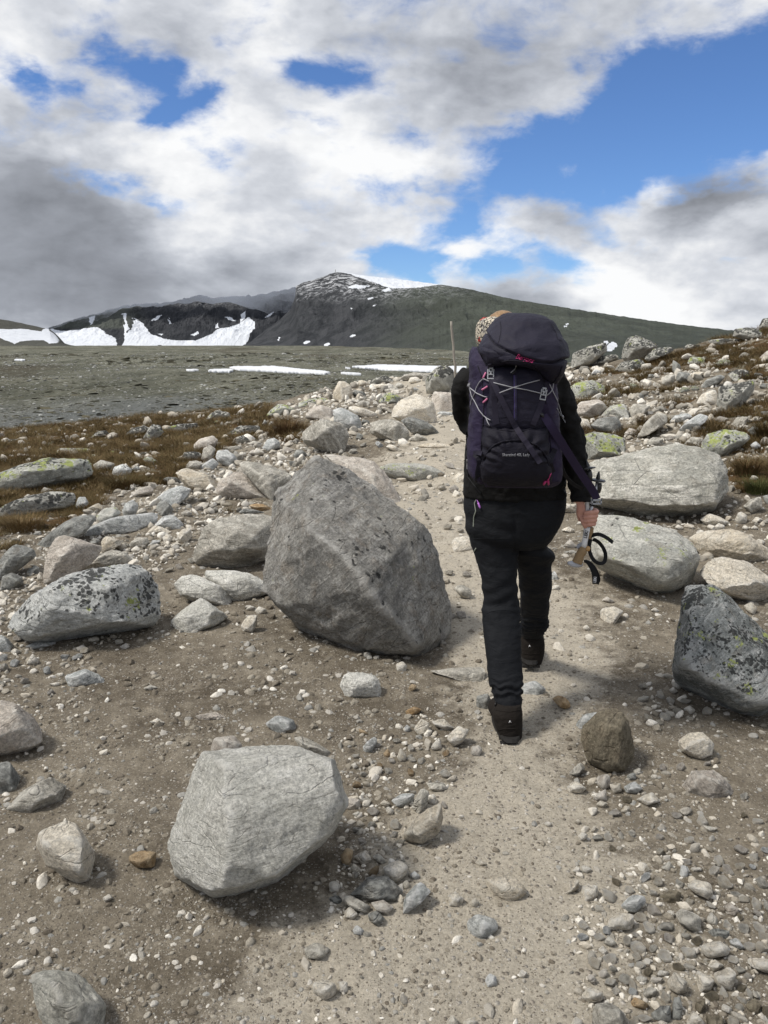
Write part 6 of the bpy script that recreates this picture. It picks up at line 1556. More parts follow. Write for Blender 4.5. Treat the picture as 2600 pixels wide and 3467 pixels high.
e = b.voro(cw, 62, feature='DISTANCE_TO_EDGE'); n = b.noise(co, 24, 3)
c = b.mix(b.step(n, 0.50, 0.60), (0.50, 0.45, 0.36, 1), (0.30, 0.28, 0.25, 1))
c = b.mix(b.step(b.noise(b.vmath('ADD', co, (3, 1, 2)), 16, 2), 0.60, 0.63), c, (0.40, 0.030, 0.020, 1))
c = b.mix(b.step(e, 0.11, 0.06), c, (0.02, 0.018, 0.018, 1))
M_BAND = finish(m, b, c, 0.8, n, 0.3, 0.003)

def eye_dist(p): return float(np.linalg.norm(np.asarray(p) - np.array([0, 0, EYE])))
def px2m(p): return (np.asarray(p)[1] * CP - (np.asarray(p)[2] - EYE) * SP) / F

def spline_rows(rows, n):
    rows = np.asarray(rows, float)
    t = np.arange(len(rows)); tt = np.linspace(0, len(rows) - 1, n)
    out = np.zeros((n, rows.shape[1]))
    for k in range(rows.shape[1]):
        y = rows[:, k]; mgr = np.gradient(y)
        i = np.minimum(tt.astype(int), len(rows) - 2); f = tt - i
        h00 = 2 * f**3 - 3 * f**2 + 1; h10 = f**3 - 2 * f**2 + f; h01 = -2 * f**3 + 3 * f**2; h11 = f**3 - f**2
        out[:, k] = h00 * y[i] + h10 * mgr[i] + h01 * y[i + 1] + h11 * mgr[i + 1]
    return out
def slices(fr, rows, n=60, m_=64, ex=2.6):
    """rows (v, left, right, Y centre, half depth): horizontal super-ellipse slices, returned as V, F"""
    rows = spline_rows(rows, n); V = []
    k = ZF[fr][2]
    a = np.linspace(0, 2 * math.pi, m_, endpoint=False)
    ca, sa = np.cos(a), np.sin(a)
    sx = np.sign(ca) * np.abs(ca) ** (2 / ex); sy = np.sign(sa) * np.abs(sa) ** (2 / ex)
    for (v, l, r_, Yc, hd) in rows:
        c = Z(fr, [((l + r_) / 2, v)])[0]; cen = P(c[0], c[1], Yc)
        hw = max((r_ - l) / 2 / k * px2m(cen), 0.001)
        V.append(np.stack([cen[0] + hw * sx, cen[1] + hd * sy, np.full(m_, cen[2])], -1))
    V = np.concatenate(V)
    i = np.arange(n - 1)[:, None] * m_ + np.arange(m_)[None, :]; j = np.arange(n - 1)[:, None] * m_ + (np.arange(m_)[None, :] + 1) % m_
    Fq = np.stack([i.ravel(), (i + m_).ravel(), (j + m_).ravel(), j.ravel()], -1)
    return V, Fq, m_
def tube(path, radii, m_=16, sub=6, flat=1.0):
    """closed tapered tube through 3-D points"""
    rows = np.concatenate([np.asarray(path, float), np.asarray(radii, float)[:, None]], 1)
    rows = spline_rows(rows, (len(rows) - 1) * sub + 1); P_ = rows[:, :3]; r_ = rows[:, 3]
    T_ = np.gradient(P_, axis=0); T_ /= np.linalg.norm(T_, axis=1, keepdims=True) + 1e-9
    up = np.array([0, 1.0, 0.12]); V = []
    a = np.linspace(0, 2 * math.pi, m_, endpoint=False)
    for p, tg, rad in zip(P_, T_, r_):
        s_ = np.cross(tg, up); 
        if np.linalg.norm(s_) < 0.15: s_ = np.cross(tg, np.array([1.0, 0, 0]))
        s_ /= np.linalg.norm(s_); f_ = np.cross(s_, tg)
        V.append(p + rad * (np.cos(a)[:, None] * s_ + flat * np.sin(a)[:, None] * f_))
    n = len(P_); V = np.concatenate(V)
    i = np.arange(n - 1)[:, None] * m_ + np.arange(m_)[None, :]; j = np.arange(n - 1)[:, None] * m_ + (np.arange(m_)[None, :] + 1) % m_
    return V, np.stack([i.ravel(), (i + m_).ravel(), (j + m_).ravel(), j.ravel()], -1), m_
def add_shell(bm, VF):
    V, Fq, m_ = VF
    vs = [bm.verts.new(p) for p in V]
    for f in Fq: bm.faces.new([vs[i] for i in f])
    bm.faces.new(vs[:m_][::-1]) ; bm.faces.new(vs[-m_:])
def add_ell(bm, c, r_, rot=None, n=3):
    g = bmesh.ops.create_icosphere(bm, subdivisions=n, radius=1.0)
    mt = Matrix.Translation(Vector(c)) @ (rot.to_4x4() if rot else Matrix()) @ Matrix.Diagonal((r_[0], r_[1], r_[2], 1))
    bmesh.ops.transform(bm, matrix=mt, verts=g['verts'])
def shells_bm(*shs):
    bm = bmesh.new()
    for s in shs: add_shell(bm, s)
    bmesh.ops.recalc_face_normals(bm, faces=bm.faces)
    return bm
def remesh(bm, vox, smooth=3):
    me = bpy.data.meshes.new('tmp'); bmesh.ops.recalc_face_normals(bm, faces=bm.faces); bm.to_mesh(me); bm.free()
    o = bpy.data.objects.new('tmp', me); COL.objects.link(o)
    md = o.modifiers.new('r', 'REMESH'); md.mode = 'VOXEL'; md.voxel_size = vox
    if smooth:
        sm = o.modifiers.new('s', 'SMOOTH'); sm.iterations = smooth; sm.factor = 0.5
    dg = bpy.context.evaluated_depsgraph_get(); dg.update()
    out = bpy.data.meshes.new_from_object(o.evaluated_get(dg))
    bpy.data.objects.remove(o); bpy.data.meshes.remove(me)
    out.polygons.foreach_set('use_smooth', np.ones(len(out.polygons), bool))
    return out
def co_no(me):
    n = len(me.vertices); c = np.empty(n * 3, np.float32); no = np.empty(n * 3, np.float32)
    me.vertices.foreach_get('co', c); me.vertices.foreach_get('normal', no)
    return c.reshape(-1, 3), no.reshape(-1, 3)
def displace(me, fn):
    c, no = co_no(me)
    c = c + no * fn(c, no)[:, None]
    me.vertices.foreach_set('co', c.astype(np.float32).ravel()); me.update()
def folds(amp, sc=(9, 9, 14), seed=0.0, fine=0.35):
    def fn(c, no):
        q = c * np.array(sc) + seed
        w = fbm(q * 0.6 + 5, 2)[:, None] * 1.2
        return amp * (fbm(q + w, 3, 0.5, ridged=True) - 0.35 + fine * fbm(q * 3.1, 2))
    return fn
def bvh_of(obs):
    V = []; Fs = []; k = 0
    for o in obs:
        me = o.data; loc = np.array(o.matrix_world.translation) if False else np.zeros(3)
        for v in me.vertices: V.append(v.co[:])
        for p in me.polygons: Fs.append([i + k for i in p.vertices])
        k = len(V)
    return BVHTree.FromPolygons(V, Fs)
def on(bvh, fr, x, y, off=0.004, Yfall=None):
    u, v = Z(fr, [(x, y)])[0]; d = ray(u, v); d = Vector(d / np.linalg.norm(d))
    h = bvh.ray_cast(Vector((0, 0, EYE)), d)
    if h[0] is None:
        return (Vector(P(u, v, Yfall)) if Yfall else None), Vector((0, -1, 0))
    return h[0] - d * off, h[1]
def dense(pts, step):
    out = []
    for (x0, y0), (x1, y1) in zip(pts[:-1], pts[1:]):
        n = max(1, int(math.hypot(x1 - x0, y1 - y0) / step))
        for i in range(n): out.append((x0 + (x1 - x0) * i / n, y0 + (y1 - y0) * i / n))
    out.append(pts[-1]); return out
def surf_tube(name, bvh, fr, pts, rad, mat, parent, off=0.002, step=14, Yfall=None):
    P3 = []
    for (x, y) in dense(pts, step):
        p, _ = on(bvh, fr, x, y, off, Yfall)
        if p is not None: P3.append(tuple(p))
    if len(P3) < 2: return None
    bm = shells_bm(tube(P3, [rad] * len(P3), 8, 1)); return bm_obj(name, bm, mat, parent, True)
def ribbon3(name, P3, width, mat, parent, nrm=None, thick=0.0016):
    P3 = np.asarray(P3, float); T_ = np.gradient(P3, axis=0); T_ /= np.linalg.norm(T_, axis=1, keepdims=True) + 1e-9
    if nrm is None: nrm = np.tile(np.array([0, -1.0, 0.1]), (len(P3), 1))
    nrm = np.asarray(nrm, float)
    S = np.cross(T_, nrm); S /= np.linalg.norm(S, axis=1, keepdims=True) + 1e-9
    N_ = np.cross(S, T_)
    w = np.asarray(width) / 2 * np.ones(len(P3))
    V = np.stack([P3 - S * w[:, None] - N_ * thick, P3 + S * w[:, None] - N_ * thick, P3 + S * w[:, None] + N_ * thick, P3 - S * w[:, None] + N_ * thick], 1).reshape(-1, 3)
    bm = bmesh.new(); vs = [bm.verts.new(p) for p in V]
    for i in range(len(P3) - 1):
        for j in range(4):
            a_, c_ = i * 4 + j, i * 4 + (j + 1) % 4
            bm.faces.new((vs[a_], vs[a_ + 4], vs[c_ + 4], vs[c_]))
    bm.faces.new(vs[:4]); bm.faces.new(vs[-4:][::-1]); bmesh.ops.recalc_face_normals(bm, faces=bm.faces)
    return bm_obj(name, bm, mat, parent)
def surf_ribbon(name, bvh, fr, pts, wpx, mat, parent, off=0.004, step=25, Yfall=None):
    P3 = []; 
    for (x, y) in dense(pts, step):
        p, _ = on(bvh, fr, x, y, off, Yfall)
        if p is not None: P3.append(tuple(p))
    P3 = np.array(P3)
    if len(P3) > 4:
        Q = P3.copy(); Q[1:-1] = (P3[:-2] + P3[1:-1] * 2 + P3[2:]) / 4; P3 = Q
    w = wpx / ZF[fr][2] * px2m(P3[0])
    return ribbon3(name, P3, w, mat, parent)
def text_decal(name, body, bvh, fr, x, y, hpx, ang, mat, parent, shear=0.0, off=0.0025, sx=1.0, curve=0.0, bold=0.0, Yfall=None, vertical=False):
    cu = bpy.data.curves.new('t', 'FONT'); cu.body = body; cu.shear = shear; cu.size = 1.0; cu.offset = bold; cu.resolution_u = 3
    cu.align_x = 'CENTER'; cu.align_y = 'CENTER'
    o = bpy.data.objects.new('t', cu); COL.objects.link(o)
    dg = bpy.context.evaluated_depsgraph_get(); dg.update()
    me = bpy.data.meshes.new_from_object(o.evaluated_get(dg)); bpy.data.objects.remove(o)
    bm = bmesh.new(); bm.from_mesh(me); bpy.data.meshes.remove(me)
    bmesh.ops.triangulate(bm, faces=bm.faces)
    bad = []
    for v in bm.verts:
        X_, Y_ = v.co.x * hpx * sx, v.co.y * hpx
        Y_ -= curve * (X_ / max(hpx, 1)) ** 2
        c_, s_ = math.cos(ang), math.sin(ang)
        p, _ = on(bvh, fr, x + X_ * c_ + Y_ * s_, y + X_ * s_ - Y_ * c_, off, Yfall)
        if p is None: bad.append(v)
        else: v.co = p
    bmesh.ops.delete(bm, geom=bad, context='VERTS')
    g = bmesh.ops.extrude_face_region(bm, geom=bm.faces)
    for v in [q for q in g['geom'] if isinstance(q, bmesh.types.BMVert)]: v.co.y -= 0.0008
    bmesh.ops.recalc_face_normals(bm, faces=bm.faces)
    return bm_obj(name, bm, mat, parent)

hip = P(*Z('Q', [(560, 300)])[0], 3.36)
person = empty('person', (float(hip[0]), 3.30, 0.0))
tag(person, 'hiker in black clothes walking away up the trail, seen from behind under a large pack', 'person')

# ---- trousers: hips and two legs grown together
pelvis = slices('Q', [(40, 175, 930, 3.38, .10), (100, 168, 945, 3.38, .115), (250, 163, 957, 3.38, .135), (400, 178, 910, 3.38, .140), (500, 198, 850, 3.38, .125), (570, 220, 806, 3.39, .09)], 24, 48, 2.3)
lleg = slices('Q', [(330, 180, 560, 3.37, .095), (450, 190, 575, 3.37, .095), (560, 216, 585, 3.37, .092), (700, 266, 579, 3.36, .085), (870, 301, 576, 3.34, .078), (1000, 318, 588, 3.33, .074), (1080, 311, 600, 3.31, .074),
                     (1160, 308, 604, 3.29, .072), (1300, 322, 606, 3.25, .070), (1480, 340, 610, 3.21, .066), (1600, 352, 624, 3.18, .064), (1650, 366, 618, 3.165, .061), (1710, 392, 610, 3.15, .057),
                     (1780, 408, 610, 3.135, .057), (1832, 413, 606, 3.125, .057)], 64, 40, 2.3)
rleg = slices('Q', [(330, 560, 930, 3.38, .095), (430, 560, 890, 3.39, .098), (520, 545, 832, 3.42, .095), (575, 548, 806, 3.44, .09), (620, 550, 856, 3.45, .088), (700, 574, 848, 3.49, .083), (900, 597, 840, 3.60, .076), (1050, 608, 822, 3.68, .070),
                     (1160, 606, 815, 3.76, .066), (1205, 607, 806, 3.80, .062), (1240, 608, 786, 3.83, .060), (1275, 609, 777, 3.86, .058)], 56, 40, 2.3)
me = remesh(shells_bm(pelvis, lleg, rleg), 0.0065, 5)
def tf(c, no):
    u, v, _ = proj(c)
    x = (u - 1500) * 2.3046; y = (v - 1600) * 2.3046
    f = folds(0.006, (7, 7, 11), 3.0)(c, no)
    f += 0.003 * np.sin((y + x * 0.55) / 21.0 + fbm(c * 7, 2) * 3) * np.exp(-((y - 960) / 130) ** 2)
    f += 0.003 * np.sin((y - x * 0.4) / 24.0 + fbm(c * 7, 2) * 3) * np.exp(-((y - 720) / 90) ** 2) * (x > 585)
    # bunching above the hem and behind the knees, pull lines at the seat
    bun = np.exp(-((y - 1700) / 70) ** 2) * (x < 640) + np.exp(-((y - 1190) / 60) ** 2) * (x > 590)
    f += bun * 0.007 * np.sin(c[:, 2] * 210 + fbm(c * 18, 2) * 6)
    f += 0.005 * np.exp(-((y - 1075) / 22) ** 2) * (x < 620)
    f += 0.006 * np.exp(-((y - 640 - (x - 700) * .1) / 26) ** 2) * (x > 585)
    d_ = np.abs((y - 420) - (x - 330) * 0.30)
    f += 0.004 * np.sin((y - x * 0.35) / 26.0) * np.exp(-((y - 440) / 130) ** 2) * (x < 560)
    f -= 0.006 * np.exp(-((x - 560) / 22) ** 2) * sstep(y, 250, 420) * (y < 640)
    return f
displace(me, tf)
trousers = link('trousers', me, M_TROU, person)
bvT = bvh_of([trousers])
surf_tube('thigh_seam', bvT, 'Q', [(215, 520), (330, 512), (450, 515), (565, 512)], 0.0014, M_TROU, trousers, -0.0005)
surf_tube('knee_seam', bvT, 'Q', [(312, 1150), (330, 1105), (380, 1082), (450, 1072), (530, 1078), (598, 1100)], 0.0016, M_TROU, trousers, -0.0004)
zp = surf_tube('pocket_zip', bvT, 'Q', [(268, 150), (262, 200), (245, 240), (255, 300), (240, 345), (236, 425)], 0.0024, M_ZIP, trousers, 0.002)
surf_tube('zip_pull', bvT, 'Q', [(262, 145), (258, 180), (266, 215), (280, 250)], 0.0022, M_LILAC, zp, 0.006)
surf_tube('zip_tab', bvT, 'Q', [(274, 235), (290, 278)], 0.0042, M_LILAC, zp, 0.007)
surf_tube('thigh_tab', bvT, 'Q', [(232, 628), (256, 592)], 0.0028, M_ZIP, trousers, 0.002)
surf_ribbon('hem_tab', bvT, 'Q', [(735, 1240), (782, 1243)], 46, M_BLACK, trousers, 0.004)
surf_tube('hem_hook', bvT, 'Q', [(418, 1808), (404, 1818), (412, 1790)], 0.0022, M_DKPL, trousers, 0.002, Yfall=3.1)
text_decal('waist_lettering', 'svalbard', bvT, 'Q', 918, 146, 34, -0.05, M_TXT, trousers, sx=0.82)
surf_tube('belt_hook', bvT, 'Q', [(178, 118), (150, 148), (172, 162), (178, 130)], 0.002, M_DKPL, trousers, 0.002, Yfall=3.36)

# ---- boots
def boot(fr, rows, toe, Yh, cx, soleY):
    upper = slices(fr, rows, 30, 40, 2.4)
    c0 = P(*Z(fr, [(cx, soleY)])[0], Yh)
    zz = max(c0[2], ground_z(c0[0], c0[1], False))
    return upper, c0
lb = slices('Q', [(1790, 425, 604, 3.115, .052), (1830, 402, 612, 3.105, .056), (1880, 388, 618, 3.10, .060), (1960, 400, 616, 3.105, .066), (2010, 420, 613, 3.11, .072), (2045, 432, 612, 3.115, .074)], 30, 40, 2.3)
cl3 = P(*Z('Q', [(527, 2085)])[0], 3.05)
foot = tube([(cl3[0], 3.10, cl3[2] + .045), (cl3[0] - .01, 3.19, cl3[2] + .050), (cl3[0] - .02, 3.27, cl3[2] + .040), (cl3[0] - .022, 3.33, cl3[2] + .026)], [.044, .050, .048, .030], 20, 6, 0.9)
me = remesh(shells_bm(lb, foot), 0.004, 3); displace(me, folds(0.0022, (16, 16, 22), 8)); 
boot1 = link('boot', me, M_BOOT, person)
def sole_mesh(cx_, cz, y0, L, w, name, parent):
    bm = bmesh.new(); n = 28
    ts = np.linspace(0, 2 * math.pi, n, endpoint=False); ring = []
    for t_ in ts:
        yy = (1 - math.cos(t_)) / 2; ww = w * (0.80 + 0.30 * math.sin(min(1, yy * 1.25) * math.pi * 0.62)) * np.sign(math.sin(t_)) * abs(math.sin(t_)) ** 0.45
        ring.append((cx_ + ww / 2, y0 + yy * L))
    lv = [0.0, 0.010, 0.013, 0.027]; sc_ = [0.95, 1.0, 1.05, 1.0]; R_ = []
    for z_, s_ in zip(lv, sc_):
        R_.append([bm.verts.new((cx_ + (x - cx_) * s_, y0 + L / 2 + (y - y0 - L / 2) * s_, cz + z_)) for x, y in ring])
    for a_, c_ in zip(R_[:-1], R_[1:]):
        for i in range(n): bm.faces.new((a_[i], a_[(i + 1) % n], c_[(i + 1) % n], c_[i]))
    bm.faces.new(R_[0][::-1]); bm.faces.new(R_[-1])
    for i in range(7):      # lugs
        for sx_ in (-1, 1):
            if i == 3: continue
            box_bm(bm, (cx_ + sx_ * w * .27, y0 + L * (0.08 + i * 0.14), cz - 0.004), (w * .34, L * 0.09, 0.012))
    bmesh.ops.recalc_face_normals(bm, faces=bm.faces)
    return bm_obj(name, bm, M_SOLE, parent)
g1 = float(ground_z(cl3[0], 3.08, False))
sole_mesh(cl3[0], cl3[2] - 0.008, 3.018, 0.305, 0.100, 'sole', boot1)
bvB = bvh_of([boot1])
surf_tube('heel_seam', bvB, 'Q', [(425, 2010), (470, 2000), (530, 1998), (606, 1992)], 0.0018, M_BOOT, boot1, 0.0005)
surf_tube('collar_seam', bvB, 'Q', [(405, 1850), (450, 1862), (520, 1866), (612, 1850)], 0.0018, M_BOOT, boot1, 0.0005)
text_decal('heel_mark', 'A', bvB, 'Q', 522, 1944, 26, 0, M_WHITE, boot1, bold=0.02, sx=1.15)
rb = slices('Q', [(1240, 618, 772, 3.87, .050), (1275, 608, 782, 3.865, .055), (1320, 606, 790, 3.86, .060), (1380, 606, 788, 3.865, .064), (1430, 608, 778, 3.87, .068), (1470, 610, 765, 3.875, .070)], 26, 40, 2.6)
cr3 = P(*Z('Q', [(685, 1488)])[0], 3.81)
foot = tube([(cr3[0], 3.87, cr3[2] + .045), (cr3[0] + .01, 3.95, cr3[2] + .050), (cr3[0] + .02, 4.03, cr3[2] + .042), (cr3[0] + .022, 4.09, cr3[2] + .028)], [.044, .050, .048, .030], 20, 6, 0.9)
me = remesh(shells_bm(rb, foot), 0.004, 3); displace(me, folds(0.0022, (16, 16, 22), 5))
boot2 = link('boot', me, M_BOOT, person)
sole_mesh(cr3[0], cr3[2] - 0.008, 3.785, 0.300, 0.100, 'sole', boot2)
bvB2 = bvh_of([boot2])
surf_tube('heel_seam', bvB2, 'Q', [(612, 1408), (680, 1418), (780, 1404)], 0.0018, M_BOOT, boot2, 0.0005)
text_decal('heel_mark', 'A', bvB2, 'Q', 675, 1354, 24, 0, M_WHITE, boot2, bold=0.02, sx=1.15)

# ---- jacket: torso and both sleeves
S_ = lambda fr, x, y, Y: tuple(P(*Z(fr, [(x, y)])[0], Y))
torso = slices('P', [(470, 470, 800, 3.34, .06), (520, 330, 950, 3.34, .085), (580, 215, 1010, 3.34, .105), (680, 170, 1040, 3.34, .12), (850, 190, 1030, 3.34, .125), (1100, 210, 1010, 3.35, .125), (1350, 190, 1030, 3.37, .13),
                     (1550, 176, 1045, 3.38, .14), (1680, 178, 1052, 3.38, .138)], 40, 56, 2.4)
def sleeve(path, rad, fr):
    P3 = [S_(fr, x, y, Y) for (x, y, Y) in path]
    return tube(P3, [r_ / ZF[fr][2] * px2m(p) for r_, p in zip(rad, P3)], 28, 8)
lsl = sleeve([(255, 640, 3.33), (195, 700, 3.33), (160, 800, 3.34), (168, 930, 3.38), (205, 1060, 3.42), (255, 1110, 3.36)], [105, 108, 88, 84, 82, 60], 'P')
lsl2 = sleeve([(235, 1080, 3.42), (280, 1040, 3.56), (330, 960, 3.68), (370, 890, 3.74)], [84, 74, 66, 52], 'P')
rsl = sleeve([(930, 650, 3.33), (985, 730, 3.32), (1030, 900, 3.32), (1085, 1080, 3.33), (1120, 1240, 3.33), (1145, 1400, 3.31), (1170, 1540, 3.29), (1190, 1640, 3.27), (1190, 1716, 3.26)], [100, 104, 104, 108, 108, 106, 98, 92, 84], 'P')
me = remesh(shells_bm(torso, lsl, lsl2, rsl), 0.0065, 5)
displace(me, lambda c, no: folds(0.011, (8, 8, 9), 11.0)(c, no) + 0.004 * np.sin(c[:, 2] * 60 + fbm(c * 9, 3) * 8) * sstep(c[:, 0], .42, .5))
jacket = link('jacket', me, M_JACK, person)
bvJ = bvh_of([jacket])
surf_tube('elbow_seam', bvJ, 'P', [(1110, 1240), (1160, 1228), (1210, 1215)], 0.0015, M_JACK, jacket, 0.0005)
cuffp = [S_('P', 1190, 1700, 3.262), S_('P', 1190, 1735, 3.258)]
bm = shells_bm(tube(cuffp, [84 / 2.552 * px2m(cuffp[0])] * 2, 28, 4)); bm_obj('cuff', bm, M_JACK, jacket, True)

# ---- body: head, neck and the right hand with its fingers (one skin)
head_c = np.array(S_('P', 500, 335, 3.47))
bm = bmesh.new()
add_ell(bm, head_c, (0.078, 0.098, 0.108)); add_ell(bm, head_c + np.array([0.0, 0.035, -0.055]), (0.058, 0.066, 0.062))
add_shell(bm, tube([head_c + (0.02, -.01, -.05), head_c + (0.04, -.03, -.14), head_c + (0.07, -.07, -.22)], [.056, .054, .060], 20, 5))
add_ell(bm, head_c + np.array([0.0, 0.115, -0.025]), (0.011, 0.020, 0.022), n=2)              # nose
add_ell(bm, head_c + np.array([-0.028, 0.085, 0.0]), (0.016, 0.014, 0.010), n=2); add_ell(bm, head_c + np.array([0.028, 0.085, 0.0]), (0.016, 0.014, 0.010), n=2)
add_ell(bm, head_c + np.array([0.0, 0.095, -0.065]), (0.024, 0.012, 0.008), n=2)             # lips
for sx_ in (-1, 1): add_ell(bm, head_c + np.array([sx_ * 0.078, 0.005, -0.015]), (0.009, 0.019, 0.030), n=2)   # ears
# hidden trunk joins head and forearm under the clothes so the body is one surface
add_shell(bm, tube([head_c + (0.07, -.07, -.20), S_('P', 640, 700, 3.34), S_('P', 640, 1100, 3.35), S_('P', 640, 1500, 3.38)], [.06, .095, .085, .095], 24, 6, 0.7))
add_shell(bm, tube([S_('P', 700, 640, 3.34), S_('P', 960, 690, 3.33), S_('P', 1030, 900, 3.32), S_('P', 1120, 1240, 3.33)], [.05, .048, .042, .036], 16, 6))
add_shell(bm, tube([S_('P', 1120, 1240, 3.33), S_('P', 1160, 1480, 3.30), S_('Q', 1066, 230, 3.262)], [.036, .034, .026], 16, 6))
H = lambda x, y, Y: S_('Q', x, y, Y)
rq = lambda r_: r_ / 2.3046 * 3.25 * 1.0 / F
add_shell(bm, tube([H(1070, 215, 3.262), H(1074, 262, 3.262), H(1080, 320, 3.266), H(1092, 370, 3.27)], [rq(33), rq(34), rq(42), rq(38)], 18, 6, 0.8))
add_shell(bm, tube([H(1085, 300, 3.275), H(1120, 325, 3.288), H(1165, 345, 3.288)], [rq(36), rq(44), rq(38)], 16, 5, 0.7))
# four fingers wrap round the tubes from the right and close towards the viewer
for k, (yk, rr_, xt) in enumerate([(305, 20, 1098), (338, 20, 1094), (370, 19, 1096), (400, 17, 1106)]):
    dx = -6 * k
    add_shell(bm, tube([H(1170 + dx, yk - 14, 3.286), H(1196 + dx, yk - 4, 3.268), H(1190 + dx, yk + 4, 3.240), H(1150 + dx, yk + 8, 3.232), H(xt + 22, yk + 10, 3.234), H(xt, yk + 10, 3.240)],
                       [rq(rr_), rq(rr_ * 1.02), rq(rr_), rq(rr_ * .95), rq(rr_ * .9), rq(rr_ * .72)], 12, 5))
add_shell(bm, tube([H(1080, 330, 3.262), H(1090, 372, 3.250), H(1104, 408, 3.244), H(1114, 432, 3.244)], [rq(24), rq(22), rq(19), rq(14)], 12, 5))     # thumb
me = remesh(bm, 0.0026, 2)
body = link('body', me, M_SKIN, person)

# ---- headband and hair
bm = bmesh.new()
bmv = slices('P', [(140, 345, 655, 3.47, .085), (180, 305, 690, 3.47, .102), (230, 286, 710, 3.47, .108), (290, 282, 716, 3.47, .110), (350, 288, 712, 3.47, .106), (392, 305, 695, 3.47, .098)], 26, 48, 2.1)
me = remesh(shells_bm(bmv), 0.004, 2); displace(me, folds(0.004, (30, 30, 18), 2.2)); link('headband', me, M_BAND, person)
bm = bmesh.new(); rs = np.random.default_rng(5)
add_ell(bm, head_c + np.array([0.004, -0.006, 0.018]), (0.084, 0.100, 0.104), n=4)
hair = bm_obj('hair', bm, M_HAIR, person, True)
displace(hair.data, lambda c, no: 0.003 * fbm(c * np.array([90, 90, 16]), 2))
bm = bmesh.new()
for i in range(90):
    x0 = rs.uniform(375, 520); y0 = 205 - (x0 - 375) * 0.50 + rs.uniform(0, 16)
    L = rs.uniform(20, 70)
    pts = [S_('P', x0, y0, 3.46 + rs.uniform(-.03, .03)), S_('P', x0 + L * .45, y0 - L * .22 - 5, 3.45), S_('P', x0 + L, y0 - L * rs.uniform(.15, .5), 3.45)]
    add_shell(bm, tube(pts, [0.0016, 0.0012, 0.0005], 4, 3))
bm_obj('loose_strands', bm, M_HAIR, hair, True)

# ================================================================ the backpack
pk = empty('backpack', tuple(P(*Z('P', [(620, 1560)])[0], 3.06)))
tag(pk, 'large dark navy and purple hiking backpack with hooded lid on the hiker\'s back', 'backpack')
def shell_part(name, rows, mat, n, m_, ex, amp, seed, sc=(10, 10, 12), parent=pk, extra=None):
    V, Fq, mm = slices('P', rows, n, m_, ex)
    bm = shells_bm((V, Fq, mm)); me = bpy.data.meshes.new(name); bm.to_mesh(me); bm.free()
    me.polygons.foreach_set('use_smooth', np.ones(len(me.polygons), bool))
    displace(me, folds(amp, sc, seed))
    if extra: displace(me, extra)
    return link(name, me, mat, parent)
def pz(c):
    u, v, _ = proj(c); return (u - 1500) * 2.552, (v - 1020) * 2.552
def fx_body(c, no):
    x, y = pz(c); f = 0
    f = 0.010 * fbm(c * np.array([9, 9, 14.0]), 3) * np.exp(-((x - 250) / 90) ** 2)
    f = f - 0.010 * np.exp(-((x - 345) / 12) ** 2) * sstep(y, 1000, 1100)
    return f
packb = shell_part('pack_body', [(395, 262, 960, 3.10, .06), (430, 246, 985, 3.08, .10), (520, 240, 985, 3.07, .125), (650, 232, 972, 3.06, .135), (760, 232, 962, 3.06, .14), (900, 243, 975, 3.06, .14), (1000, 240, 980, 3.06, .14),
                       (1100, 228, 985, 3.06, .14), (1250, 218, 1000, 3.06, .135), (1400, 214, 1010, 3.06, .13), (1500, 225, 1008, 3.06, .12), (1550, 270, 985, 3.07, .105), (1585, 340, 940, 3.08, .07)], M_NAVY2, 110, 120, 3.4, 0.007, 4.0, extra=fx_body)
# central panel and front pocket stand proud of the body
front = shell_part('front_panel', [(540, 420, 850, 2.98, .03), (600, 400, 868, 2.965, .055), (750, 388, 872, 2.955, .065), (900, 372, 872, 2.955, .065), (1050, 352, 885, 2.955, .062), (1120, 350, 890, 2.96, .045)], M_NAVY, 70, 90, 3.0, 0.005, 9.0, sc=(12, 12, 14))
pocket = shell_part('lower_pocket', [(1065, 352, 890, 2.962, .040), (1100, 346, 896, 2.95, .062), (1180, 340, 902, 2.942, .074), (1300, 332, 912, 2.938, .080), (1420, 326, 925, 2.945, .080), (1500, 330, 930, 2.955, .074), (1556, 345, 922, 2.975, .06), (1588, 395, 880, 3.00, .035)], M_BLKN, 80, 110, 2.9, 0.006, 13.0,
    sc=(9, 9, 9), extra=lambda c, no: (lambda x, y: 0.0060 * np.sin(np.arctan2(x - 620, 1420 - y) * 19 + fbm(c * 12, 2) * 3) * np.exp(-((np.hypot(x - 620, y - 1420) - 250) / 80) ** 2) * (y < 1400)
                                       - 0.006 * np.exp(-((np.hypot((x - 622) * 0.74, y - 1420) - 212) / 9) ** 2) * (y < 1410))(*pz(c)))
# hooded lid
lid = shell_part('lid', [(110, 560, 720, 3.14, .03), (118, 520, 800, 3.12, .08), (142, 478, 880, 3.10, .115), (185, 432, 948, 3.08, .138), (260, 385, 978, 3.06, .155), (330, 345, 1018, 3.04, .170), (400, 318, 1038, 3.02, .178), (460, 345, 1046, 3.01, .178),
                   (510, 385, 1045, 3.00, .172), (545, 560, 1038, 2.99, .155), (590, 740, 1025, 2.99, .130), (640, 815, 1008, 2.99, .105), (690, 858, 982, 3.00, .07), (718, 880, 960, 3.01, .035)], M_NAVY, 120, 130, 2.5, 0.010, 21.0, sc=(6, 6, 8),
    extra=lambda c, no: (lambda x, y: -0.011 * np.exp(-((y - np.interp(x, [300, 370, 450, 560, 700, 850, 950, 1035], [230, 270, 370, 432, 492, 528, 532, 500])) / 9) ** 2)
                         + 0.006 * sstep(y, 300, 400) * (y < np.interp(x, [300, 370, 450, 560, 700, 850, 950, 1035], [230, 270, 370, 432, 492, 528, 532, 500])))(*pz(c)))
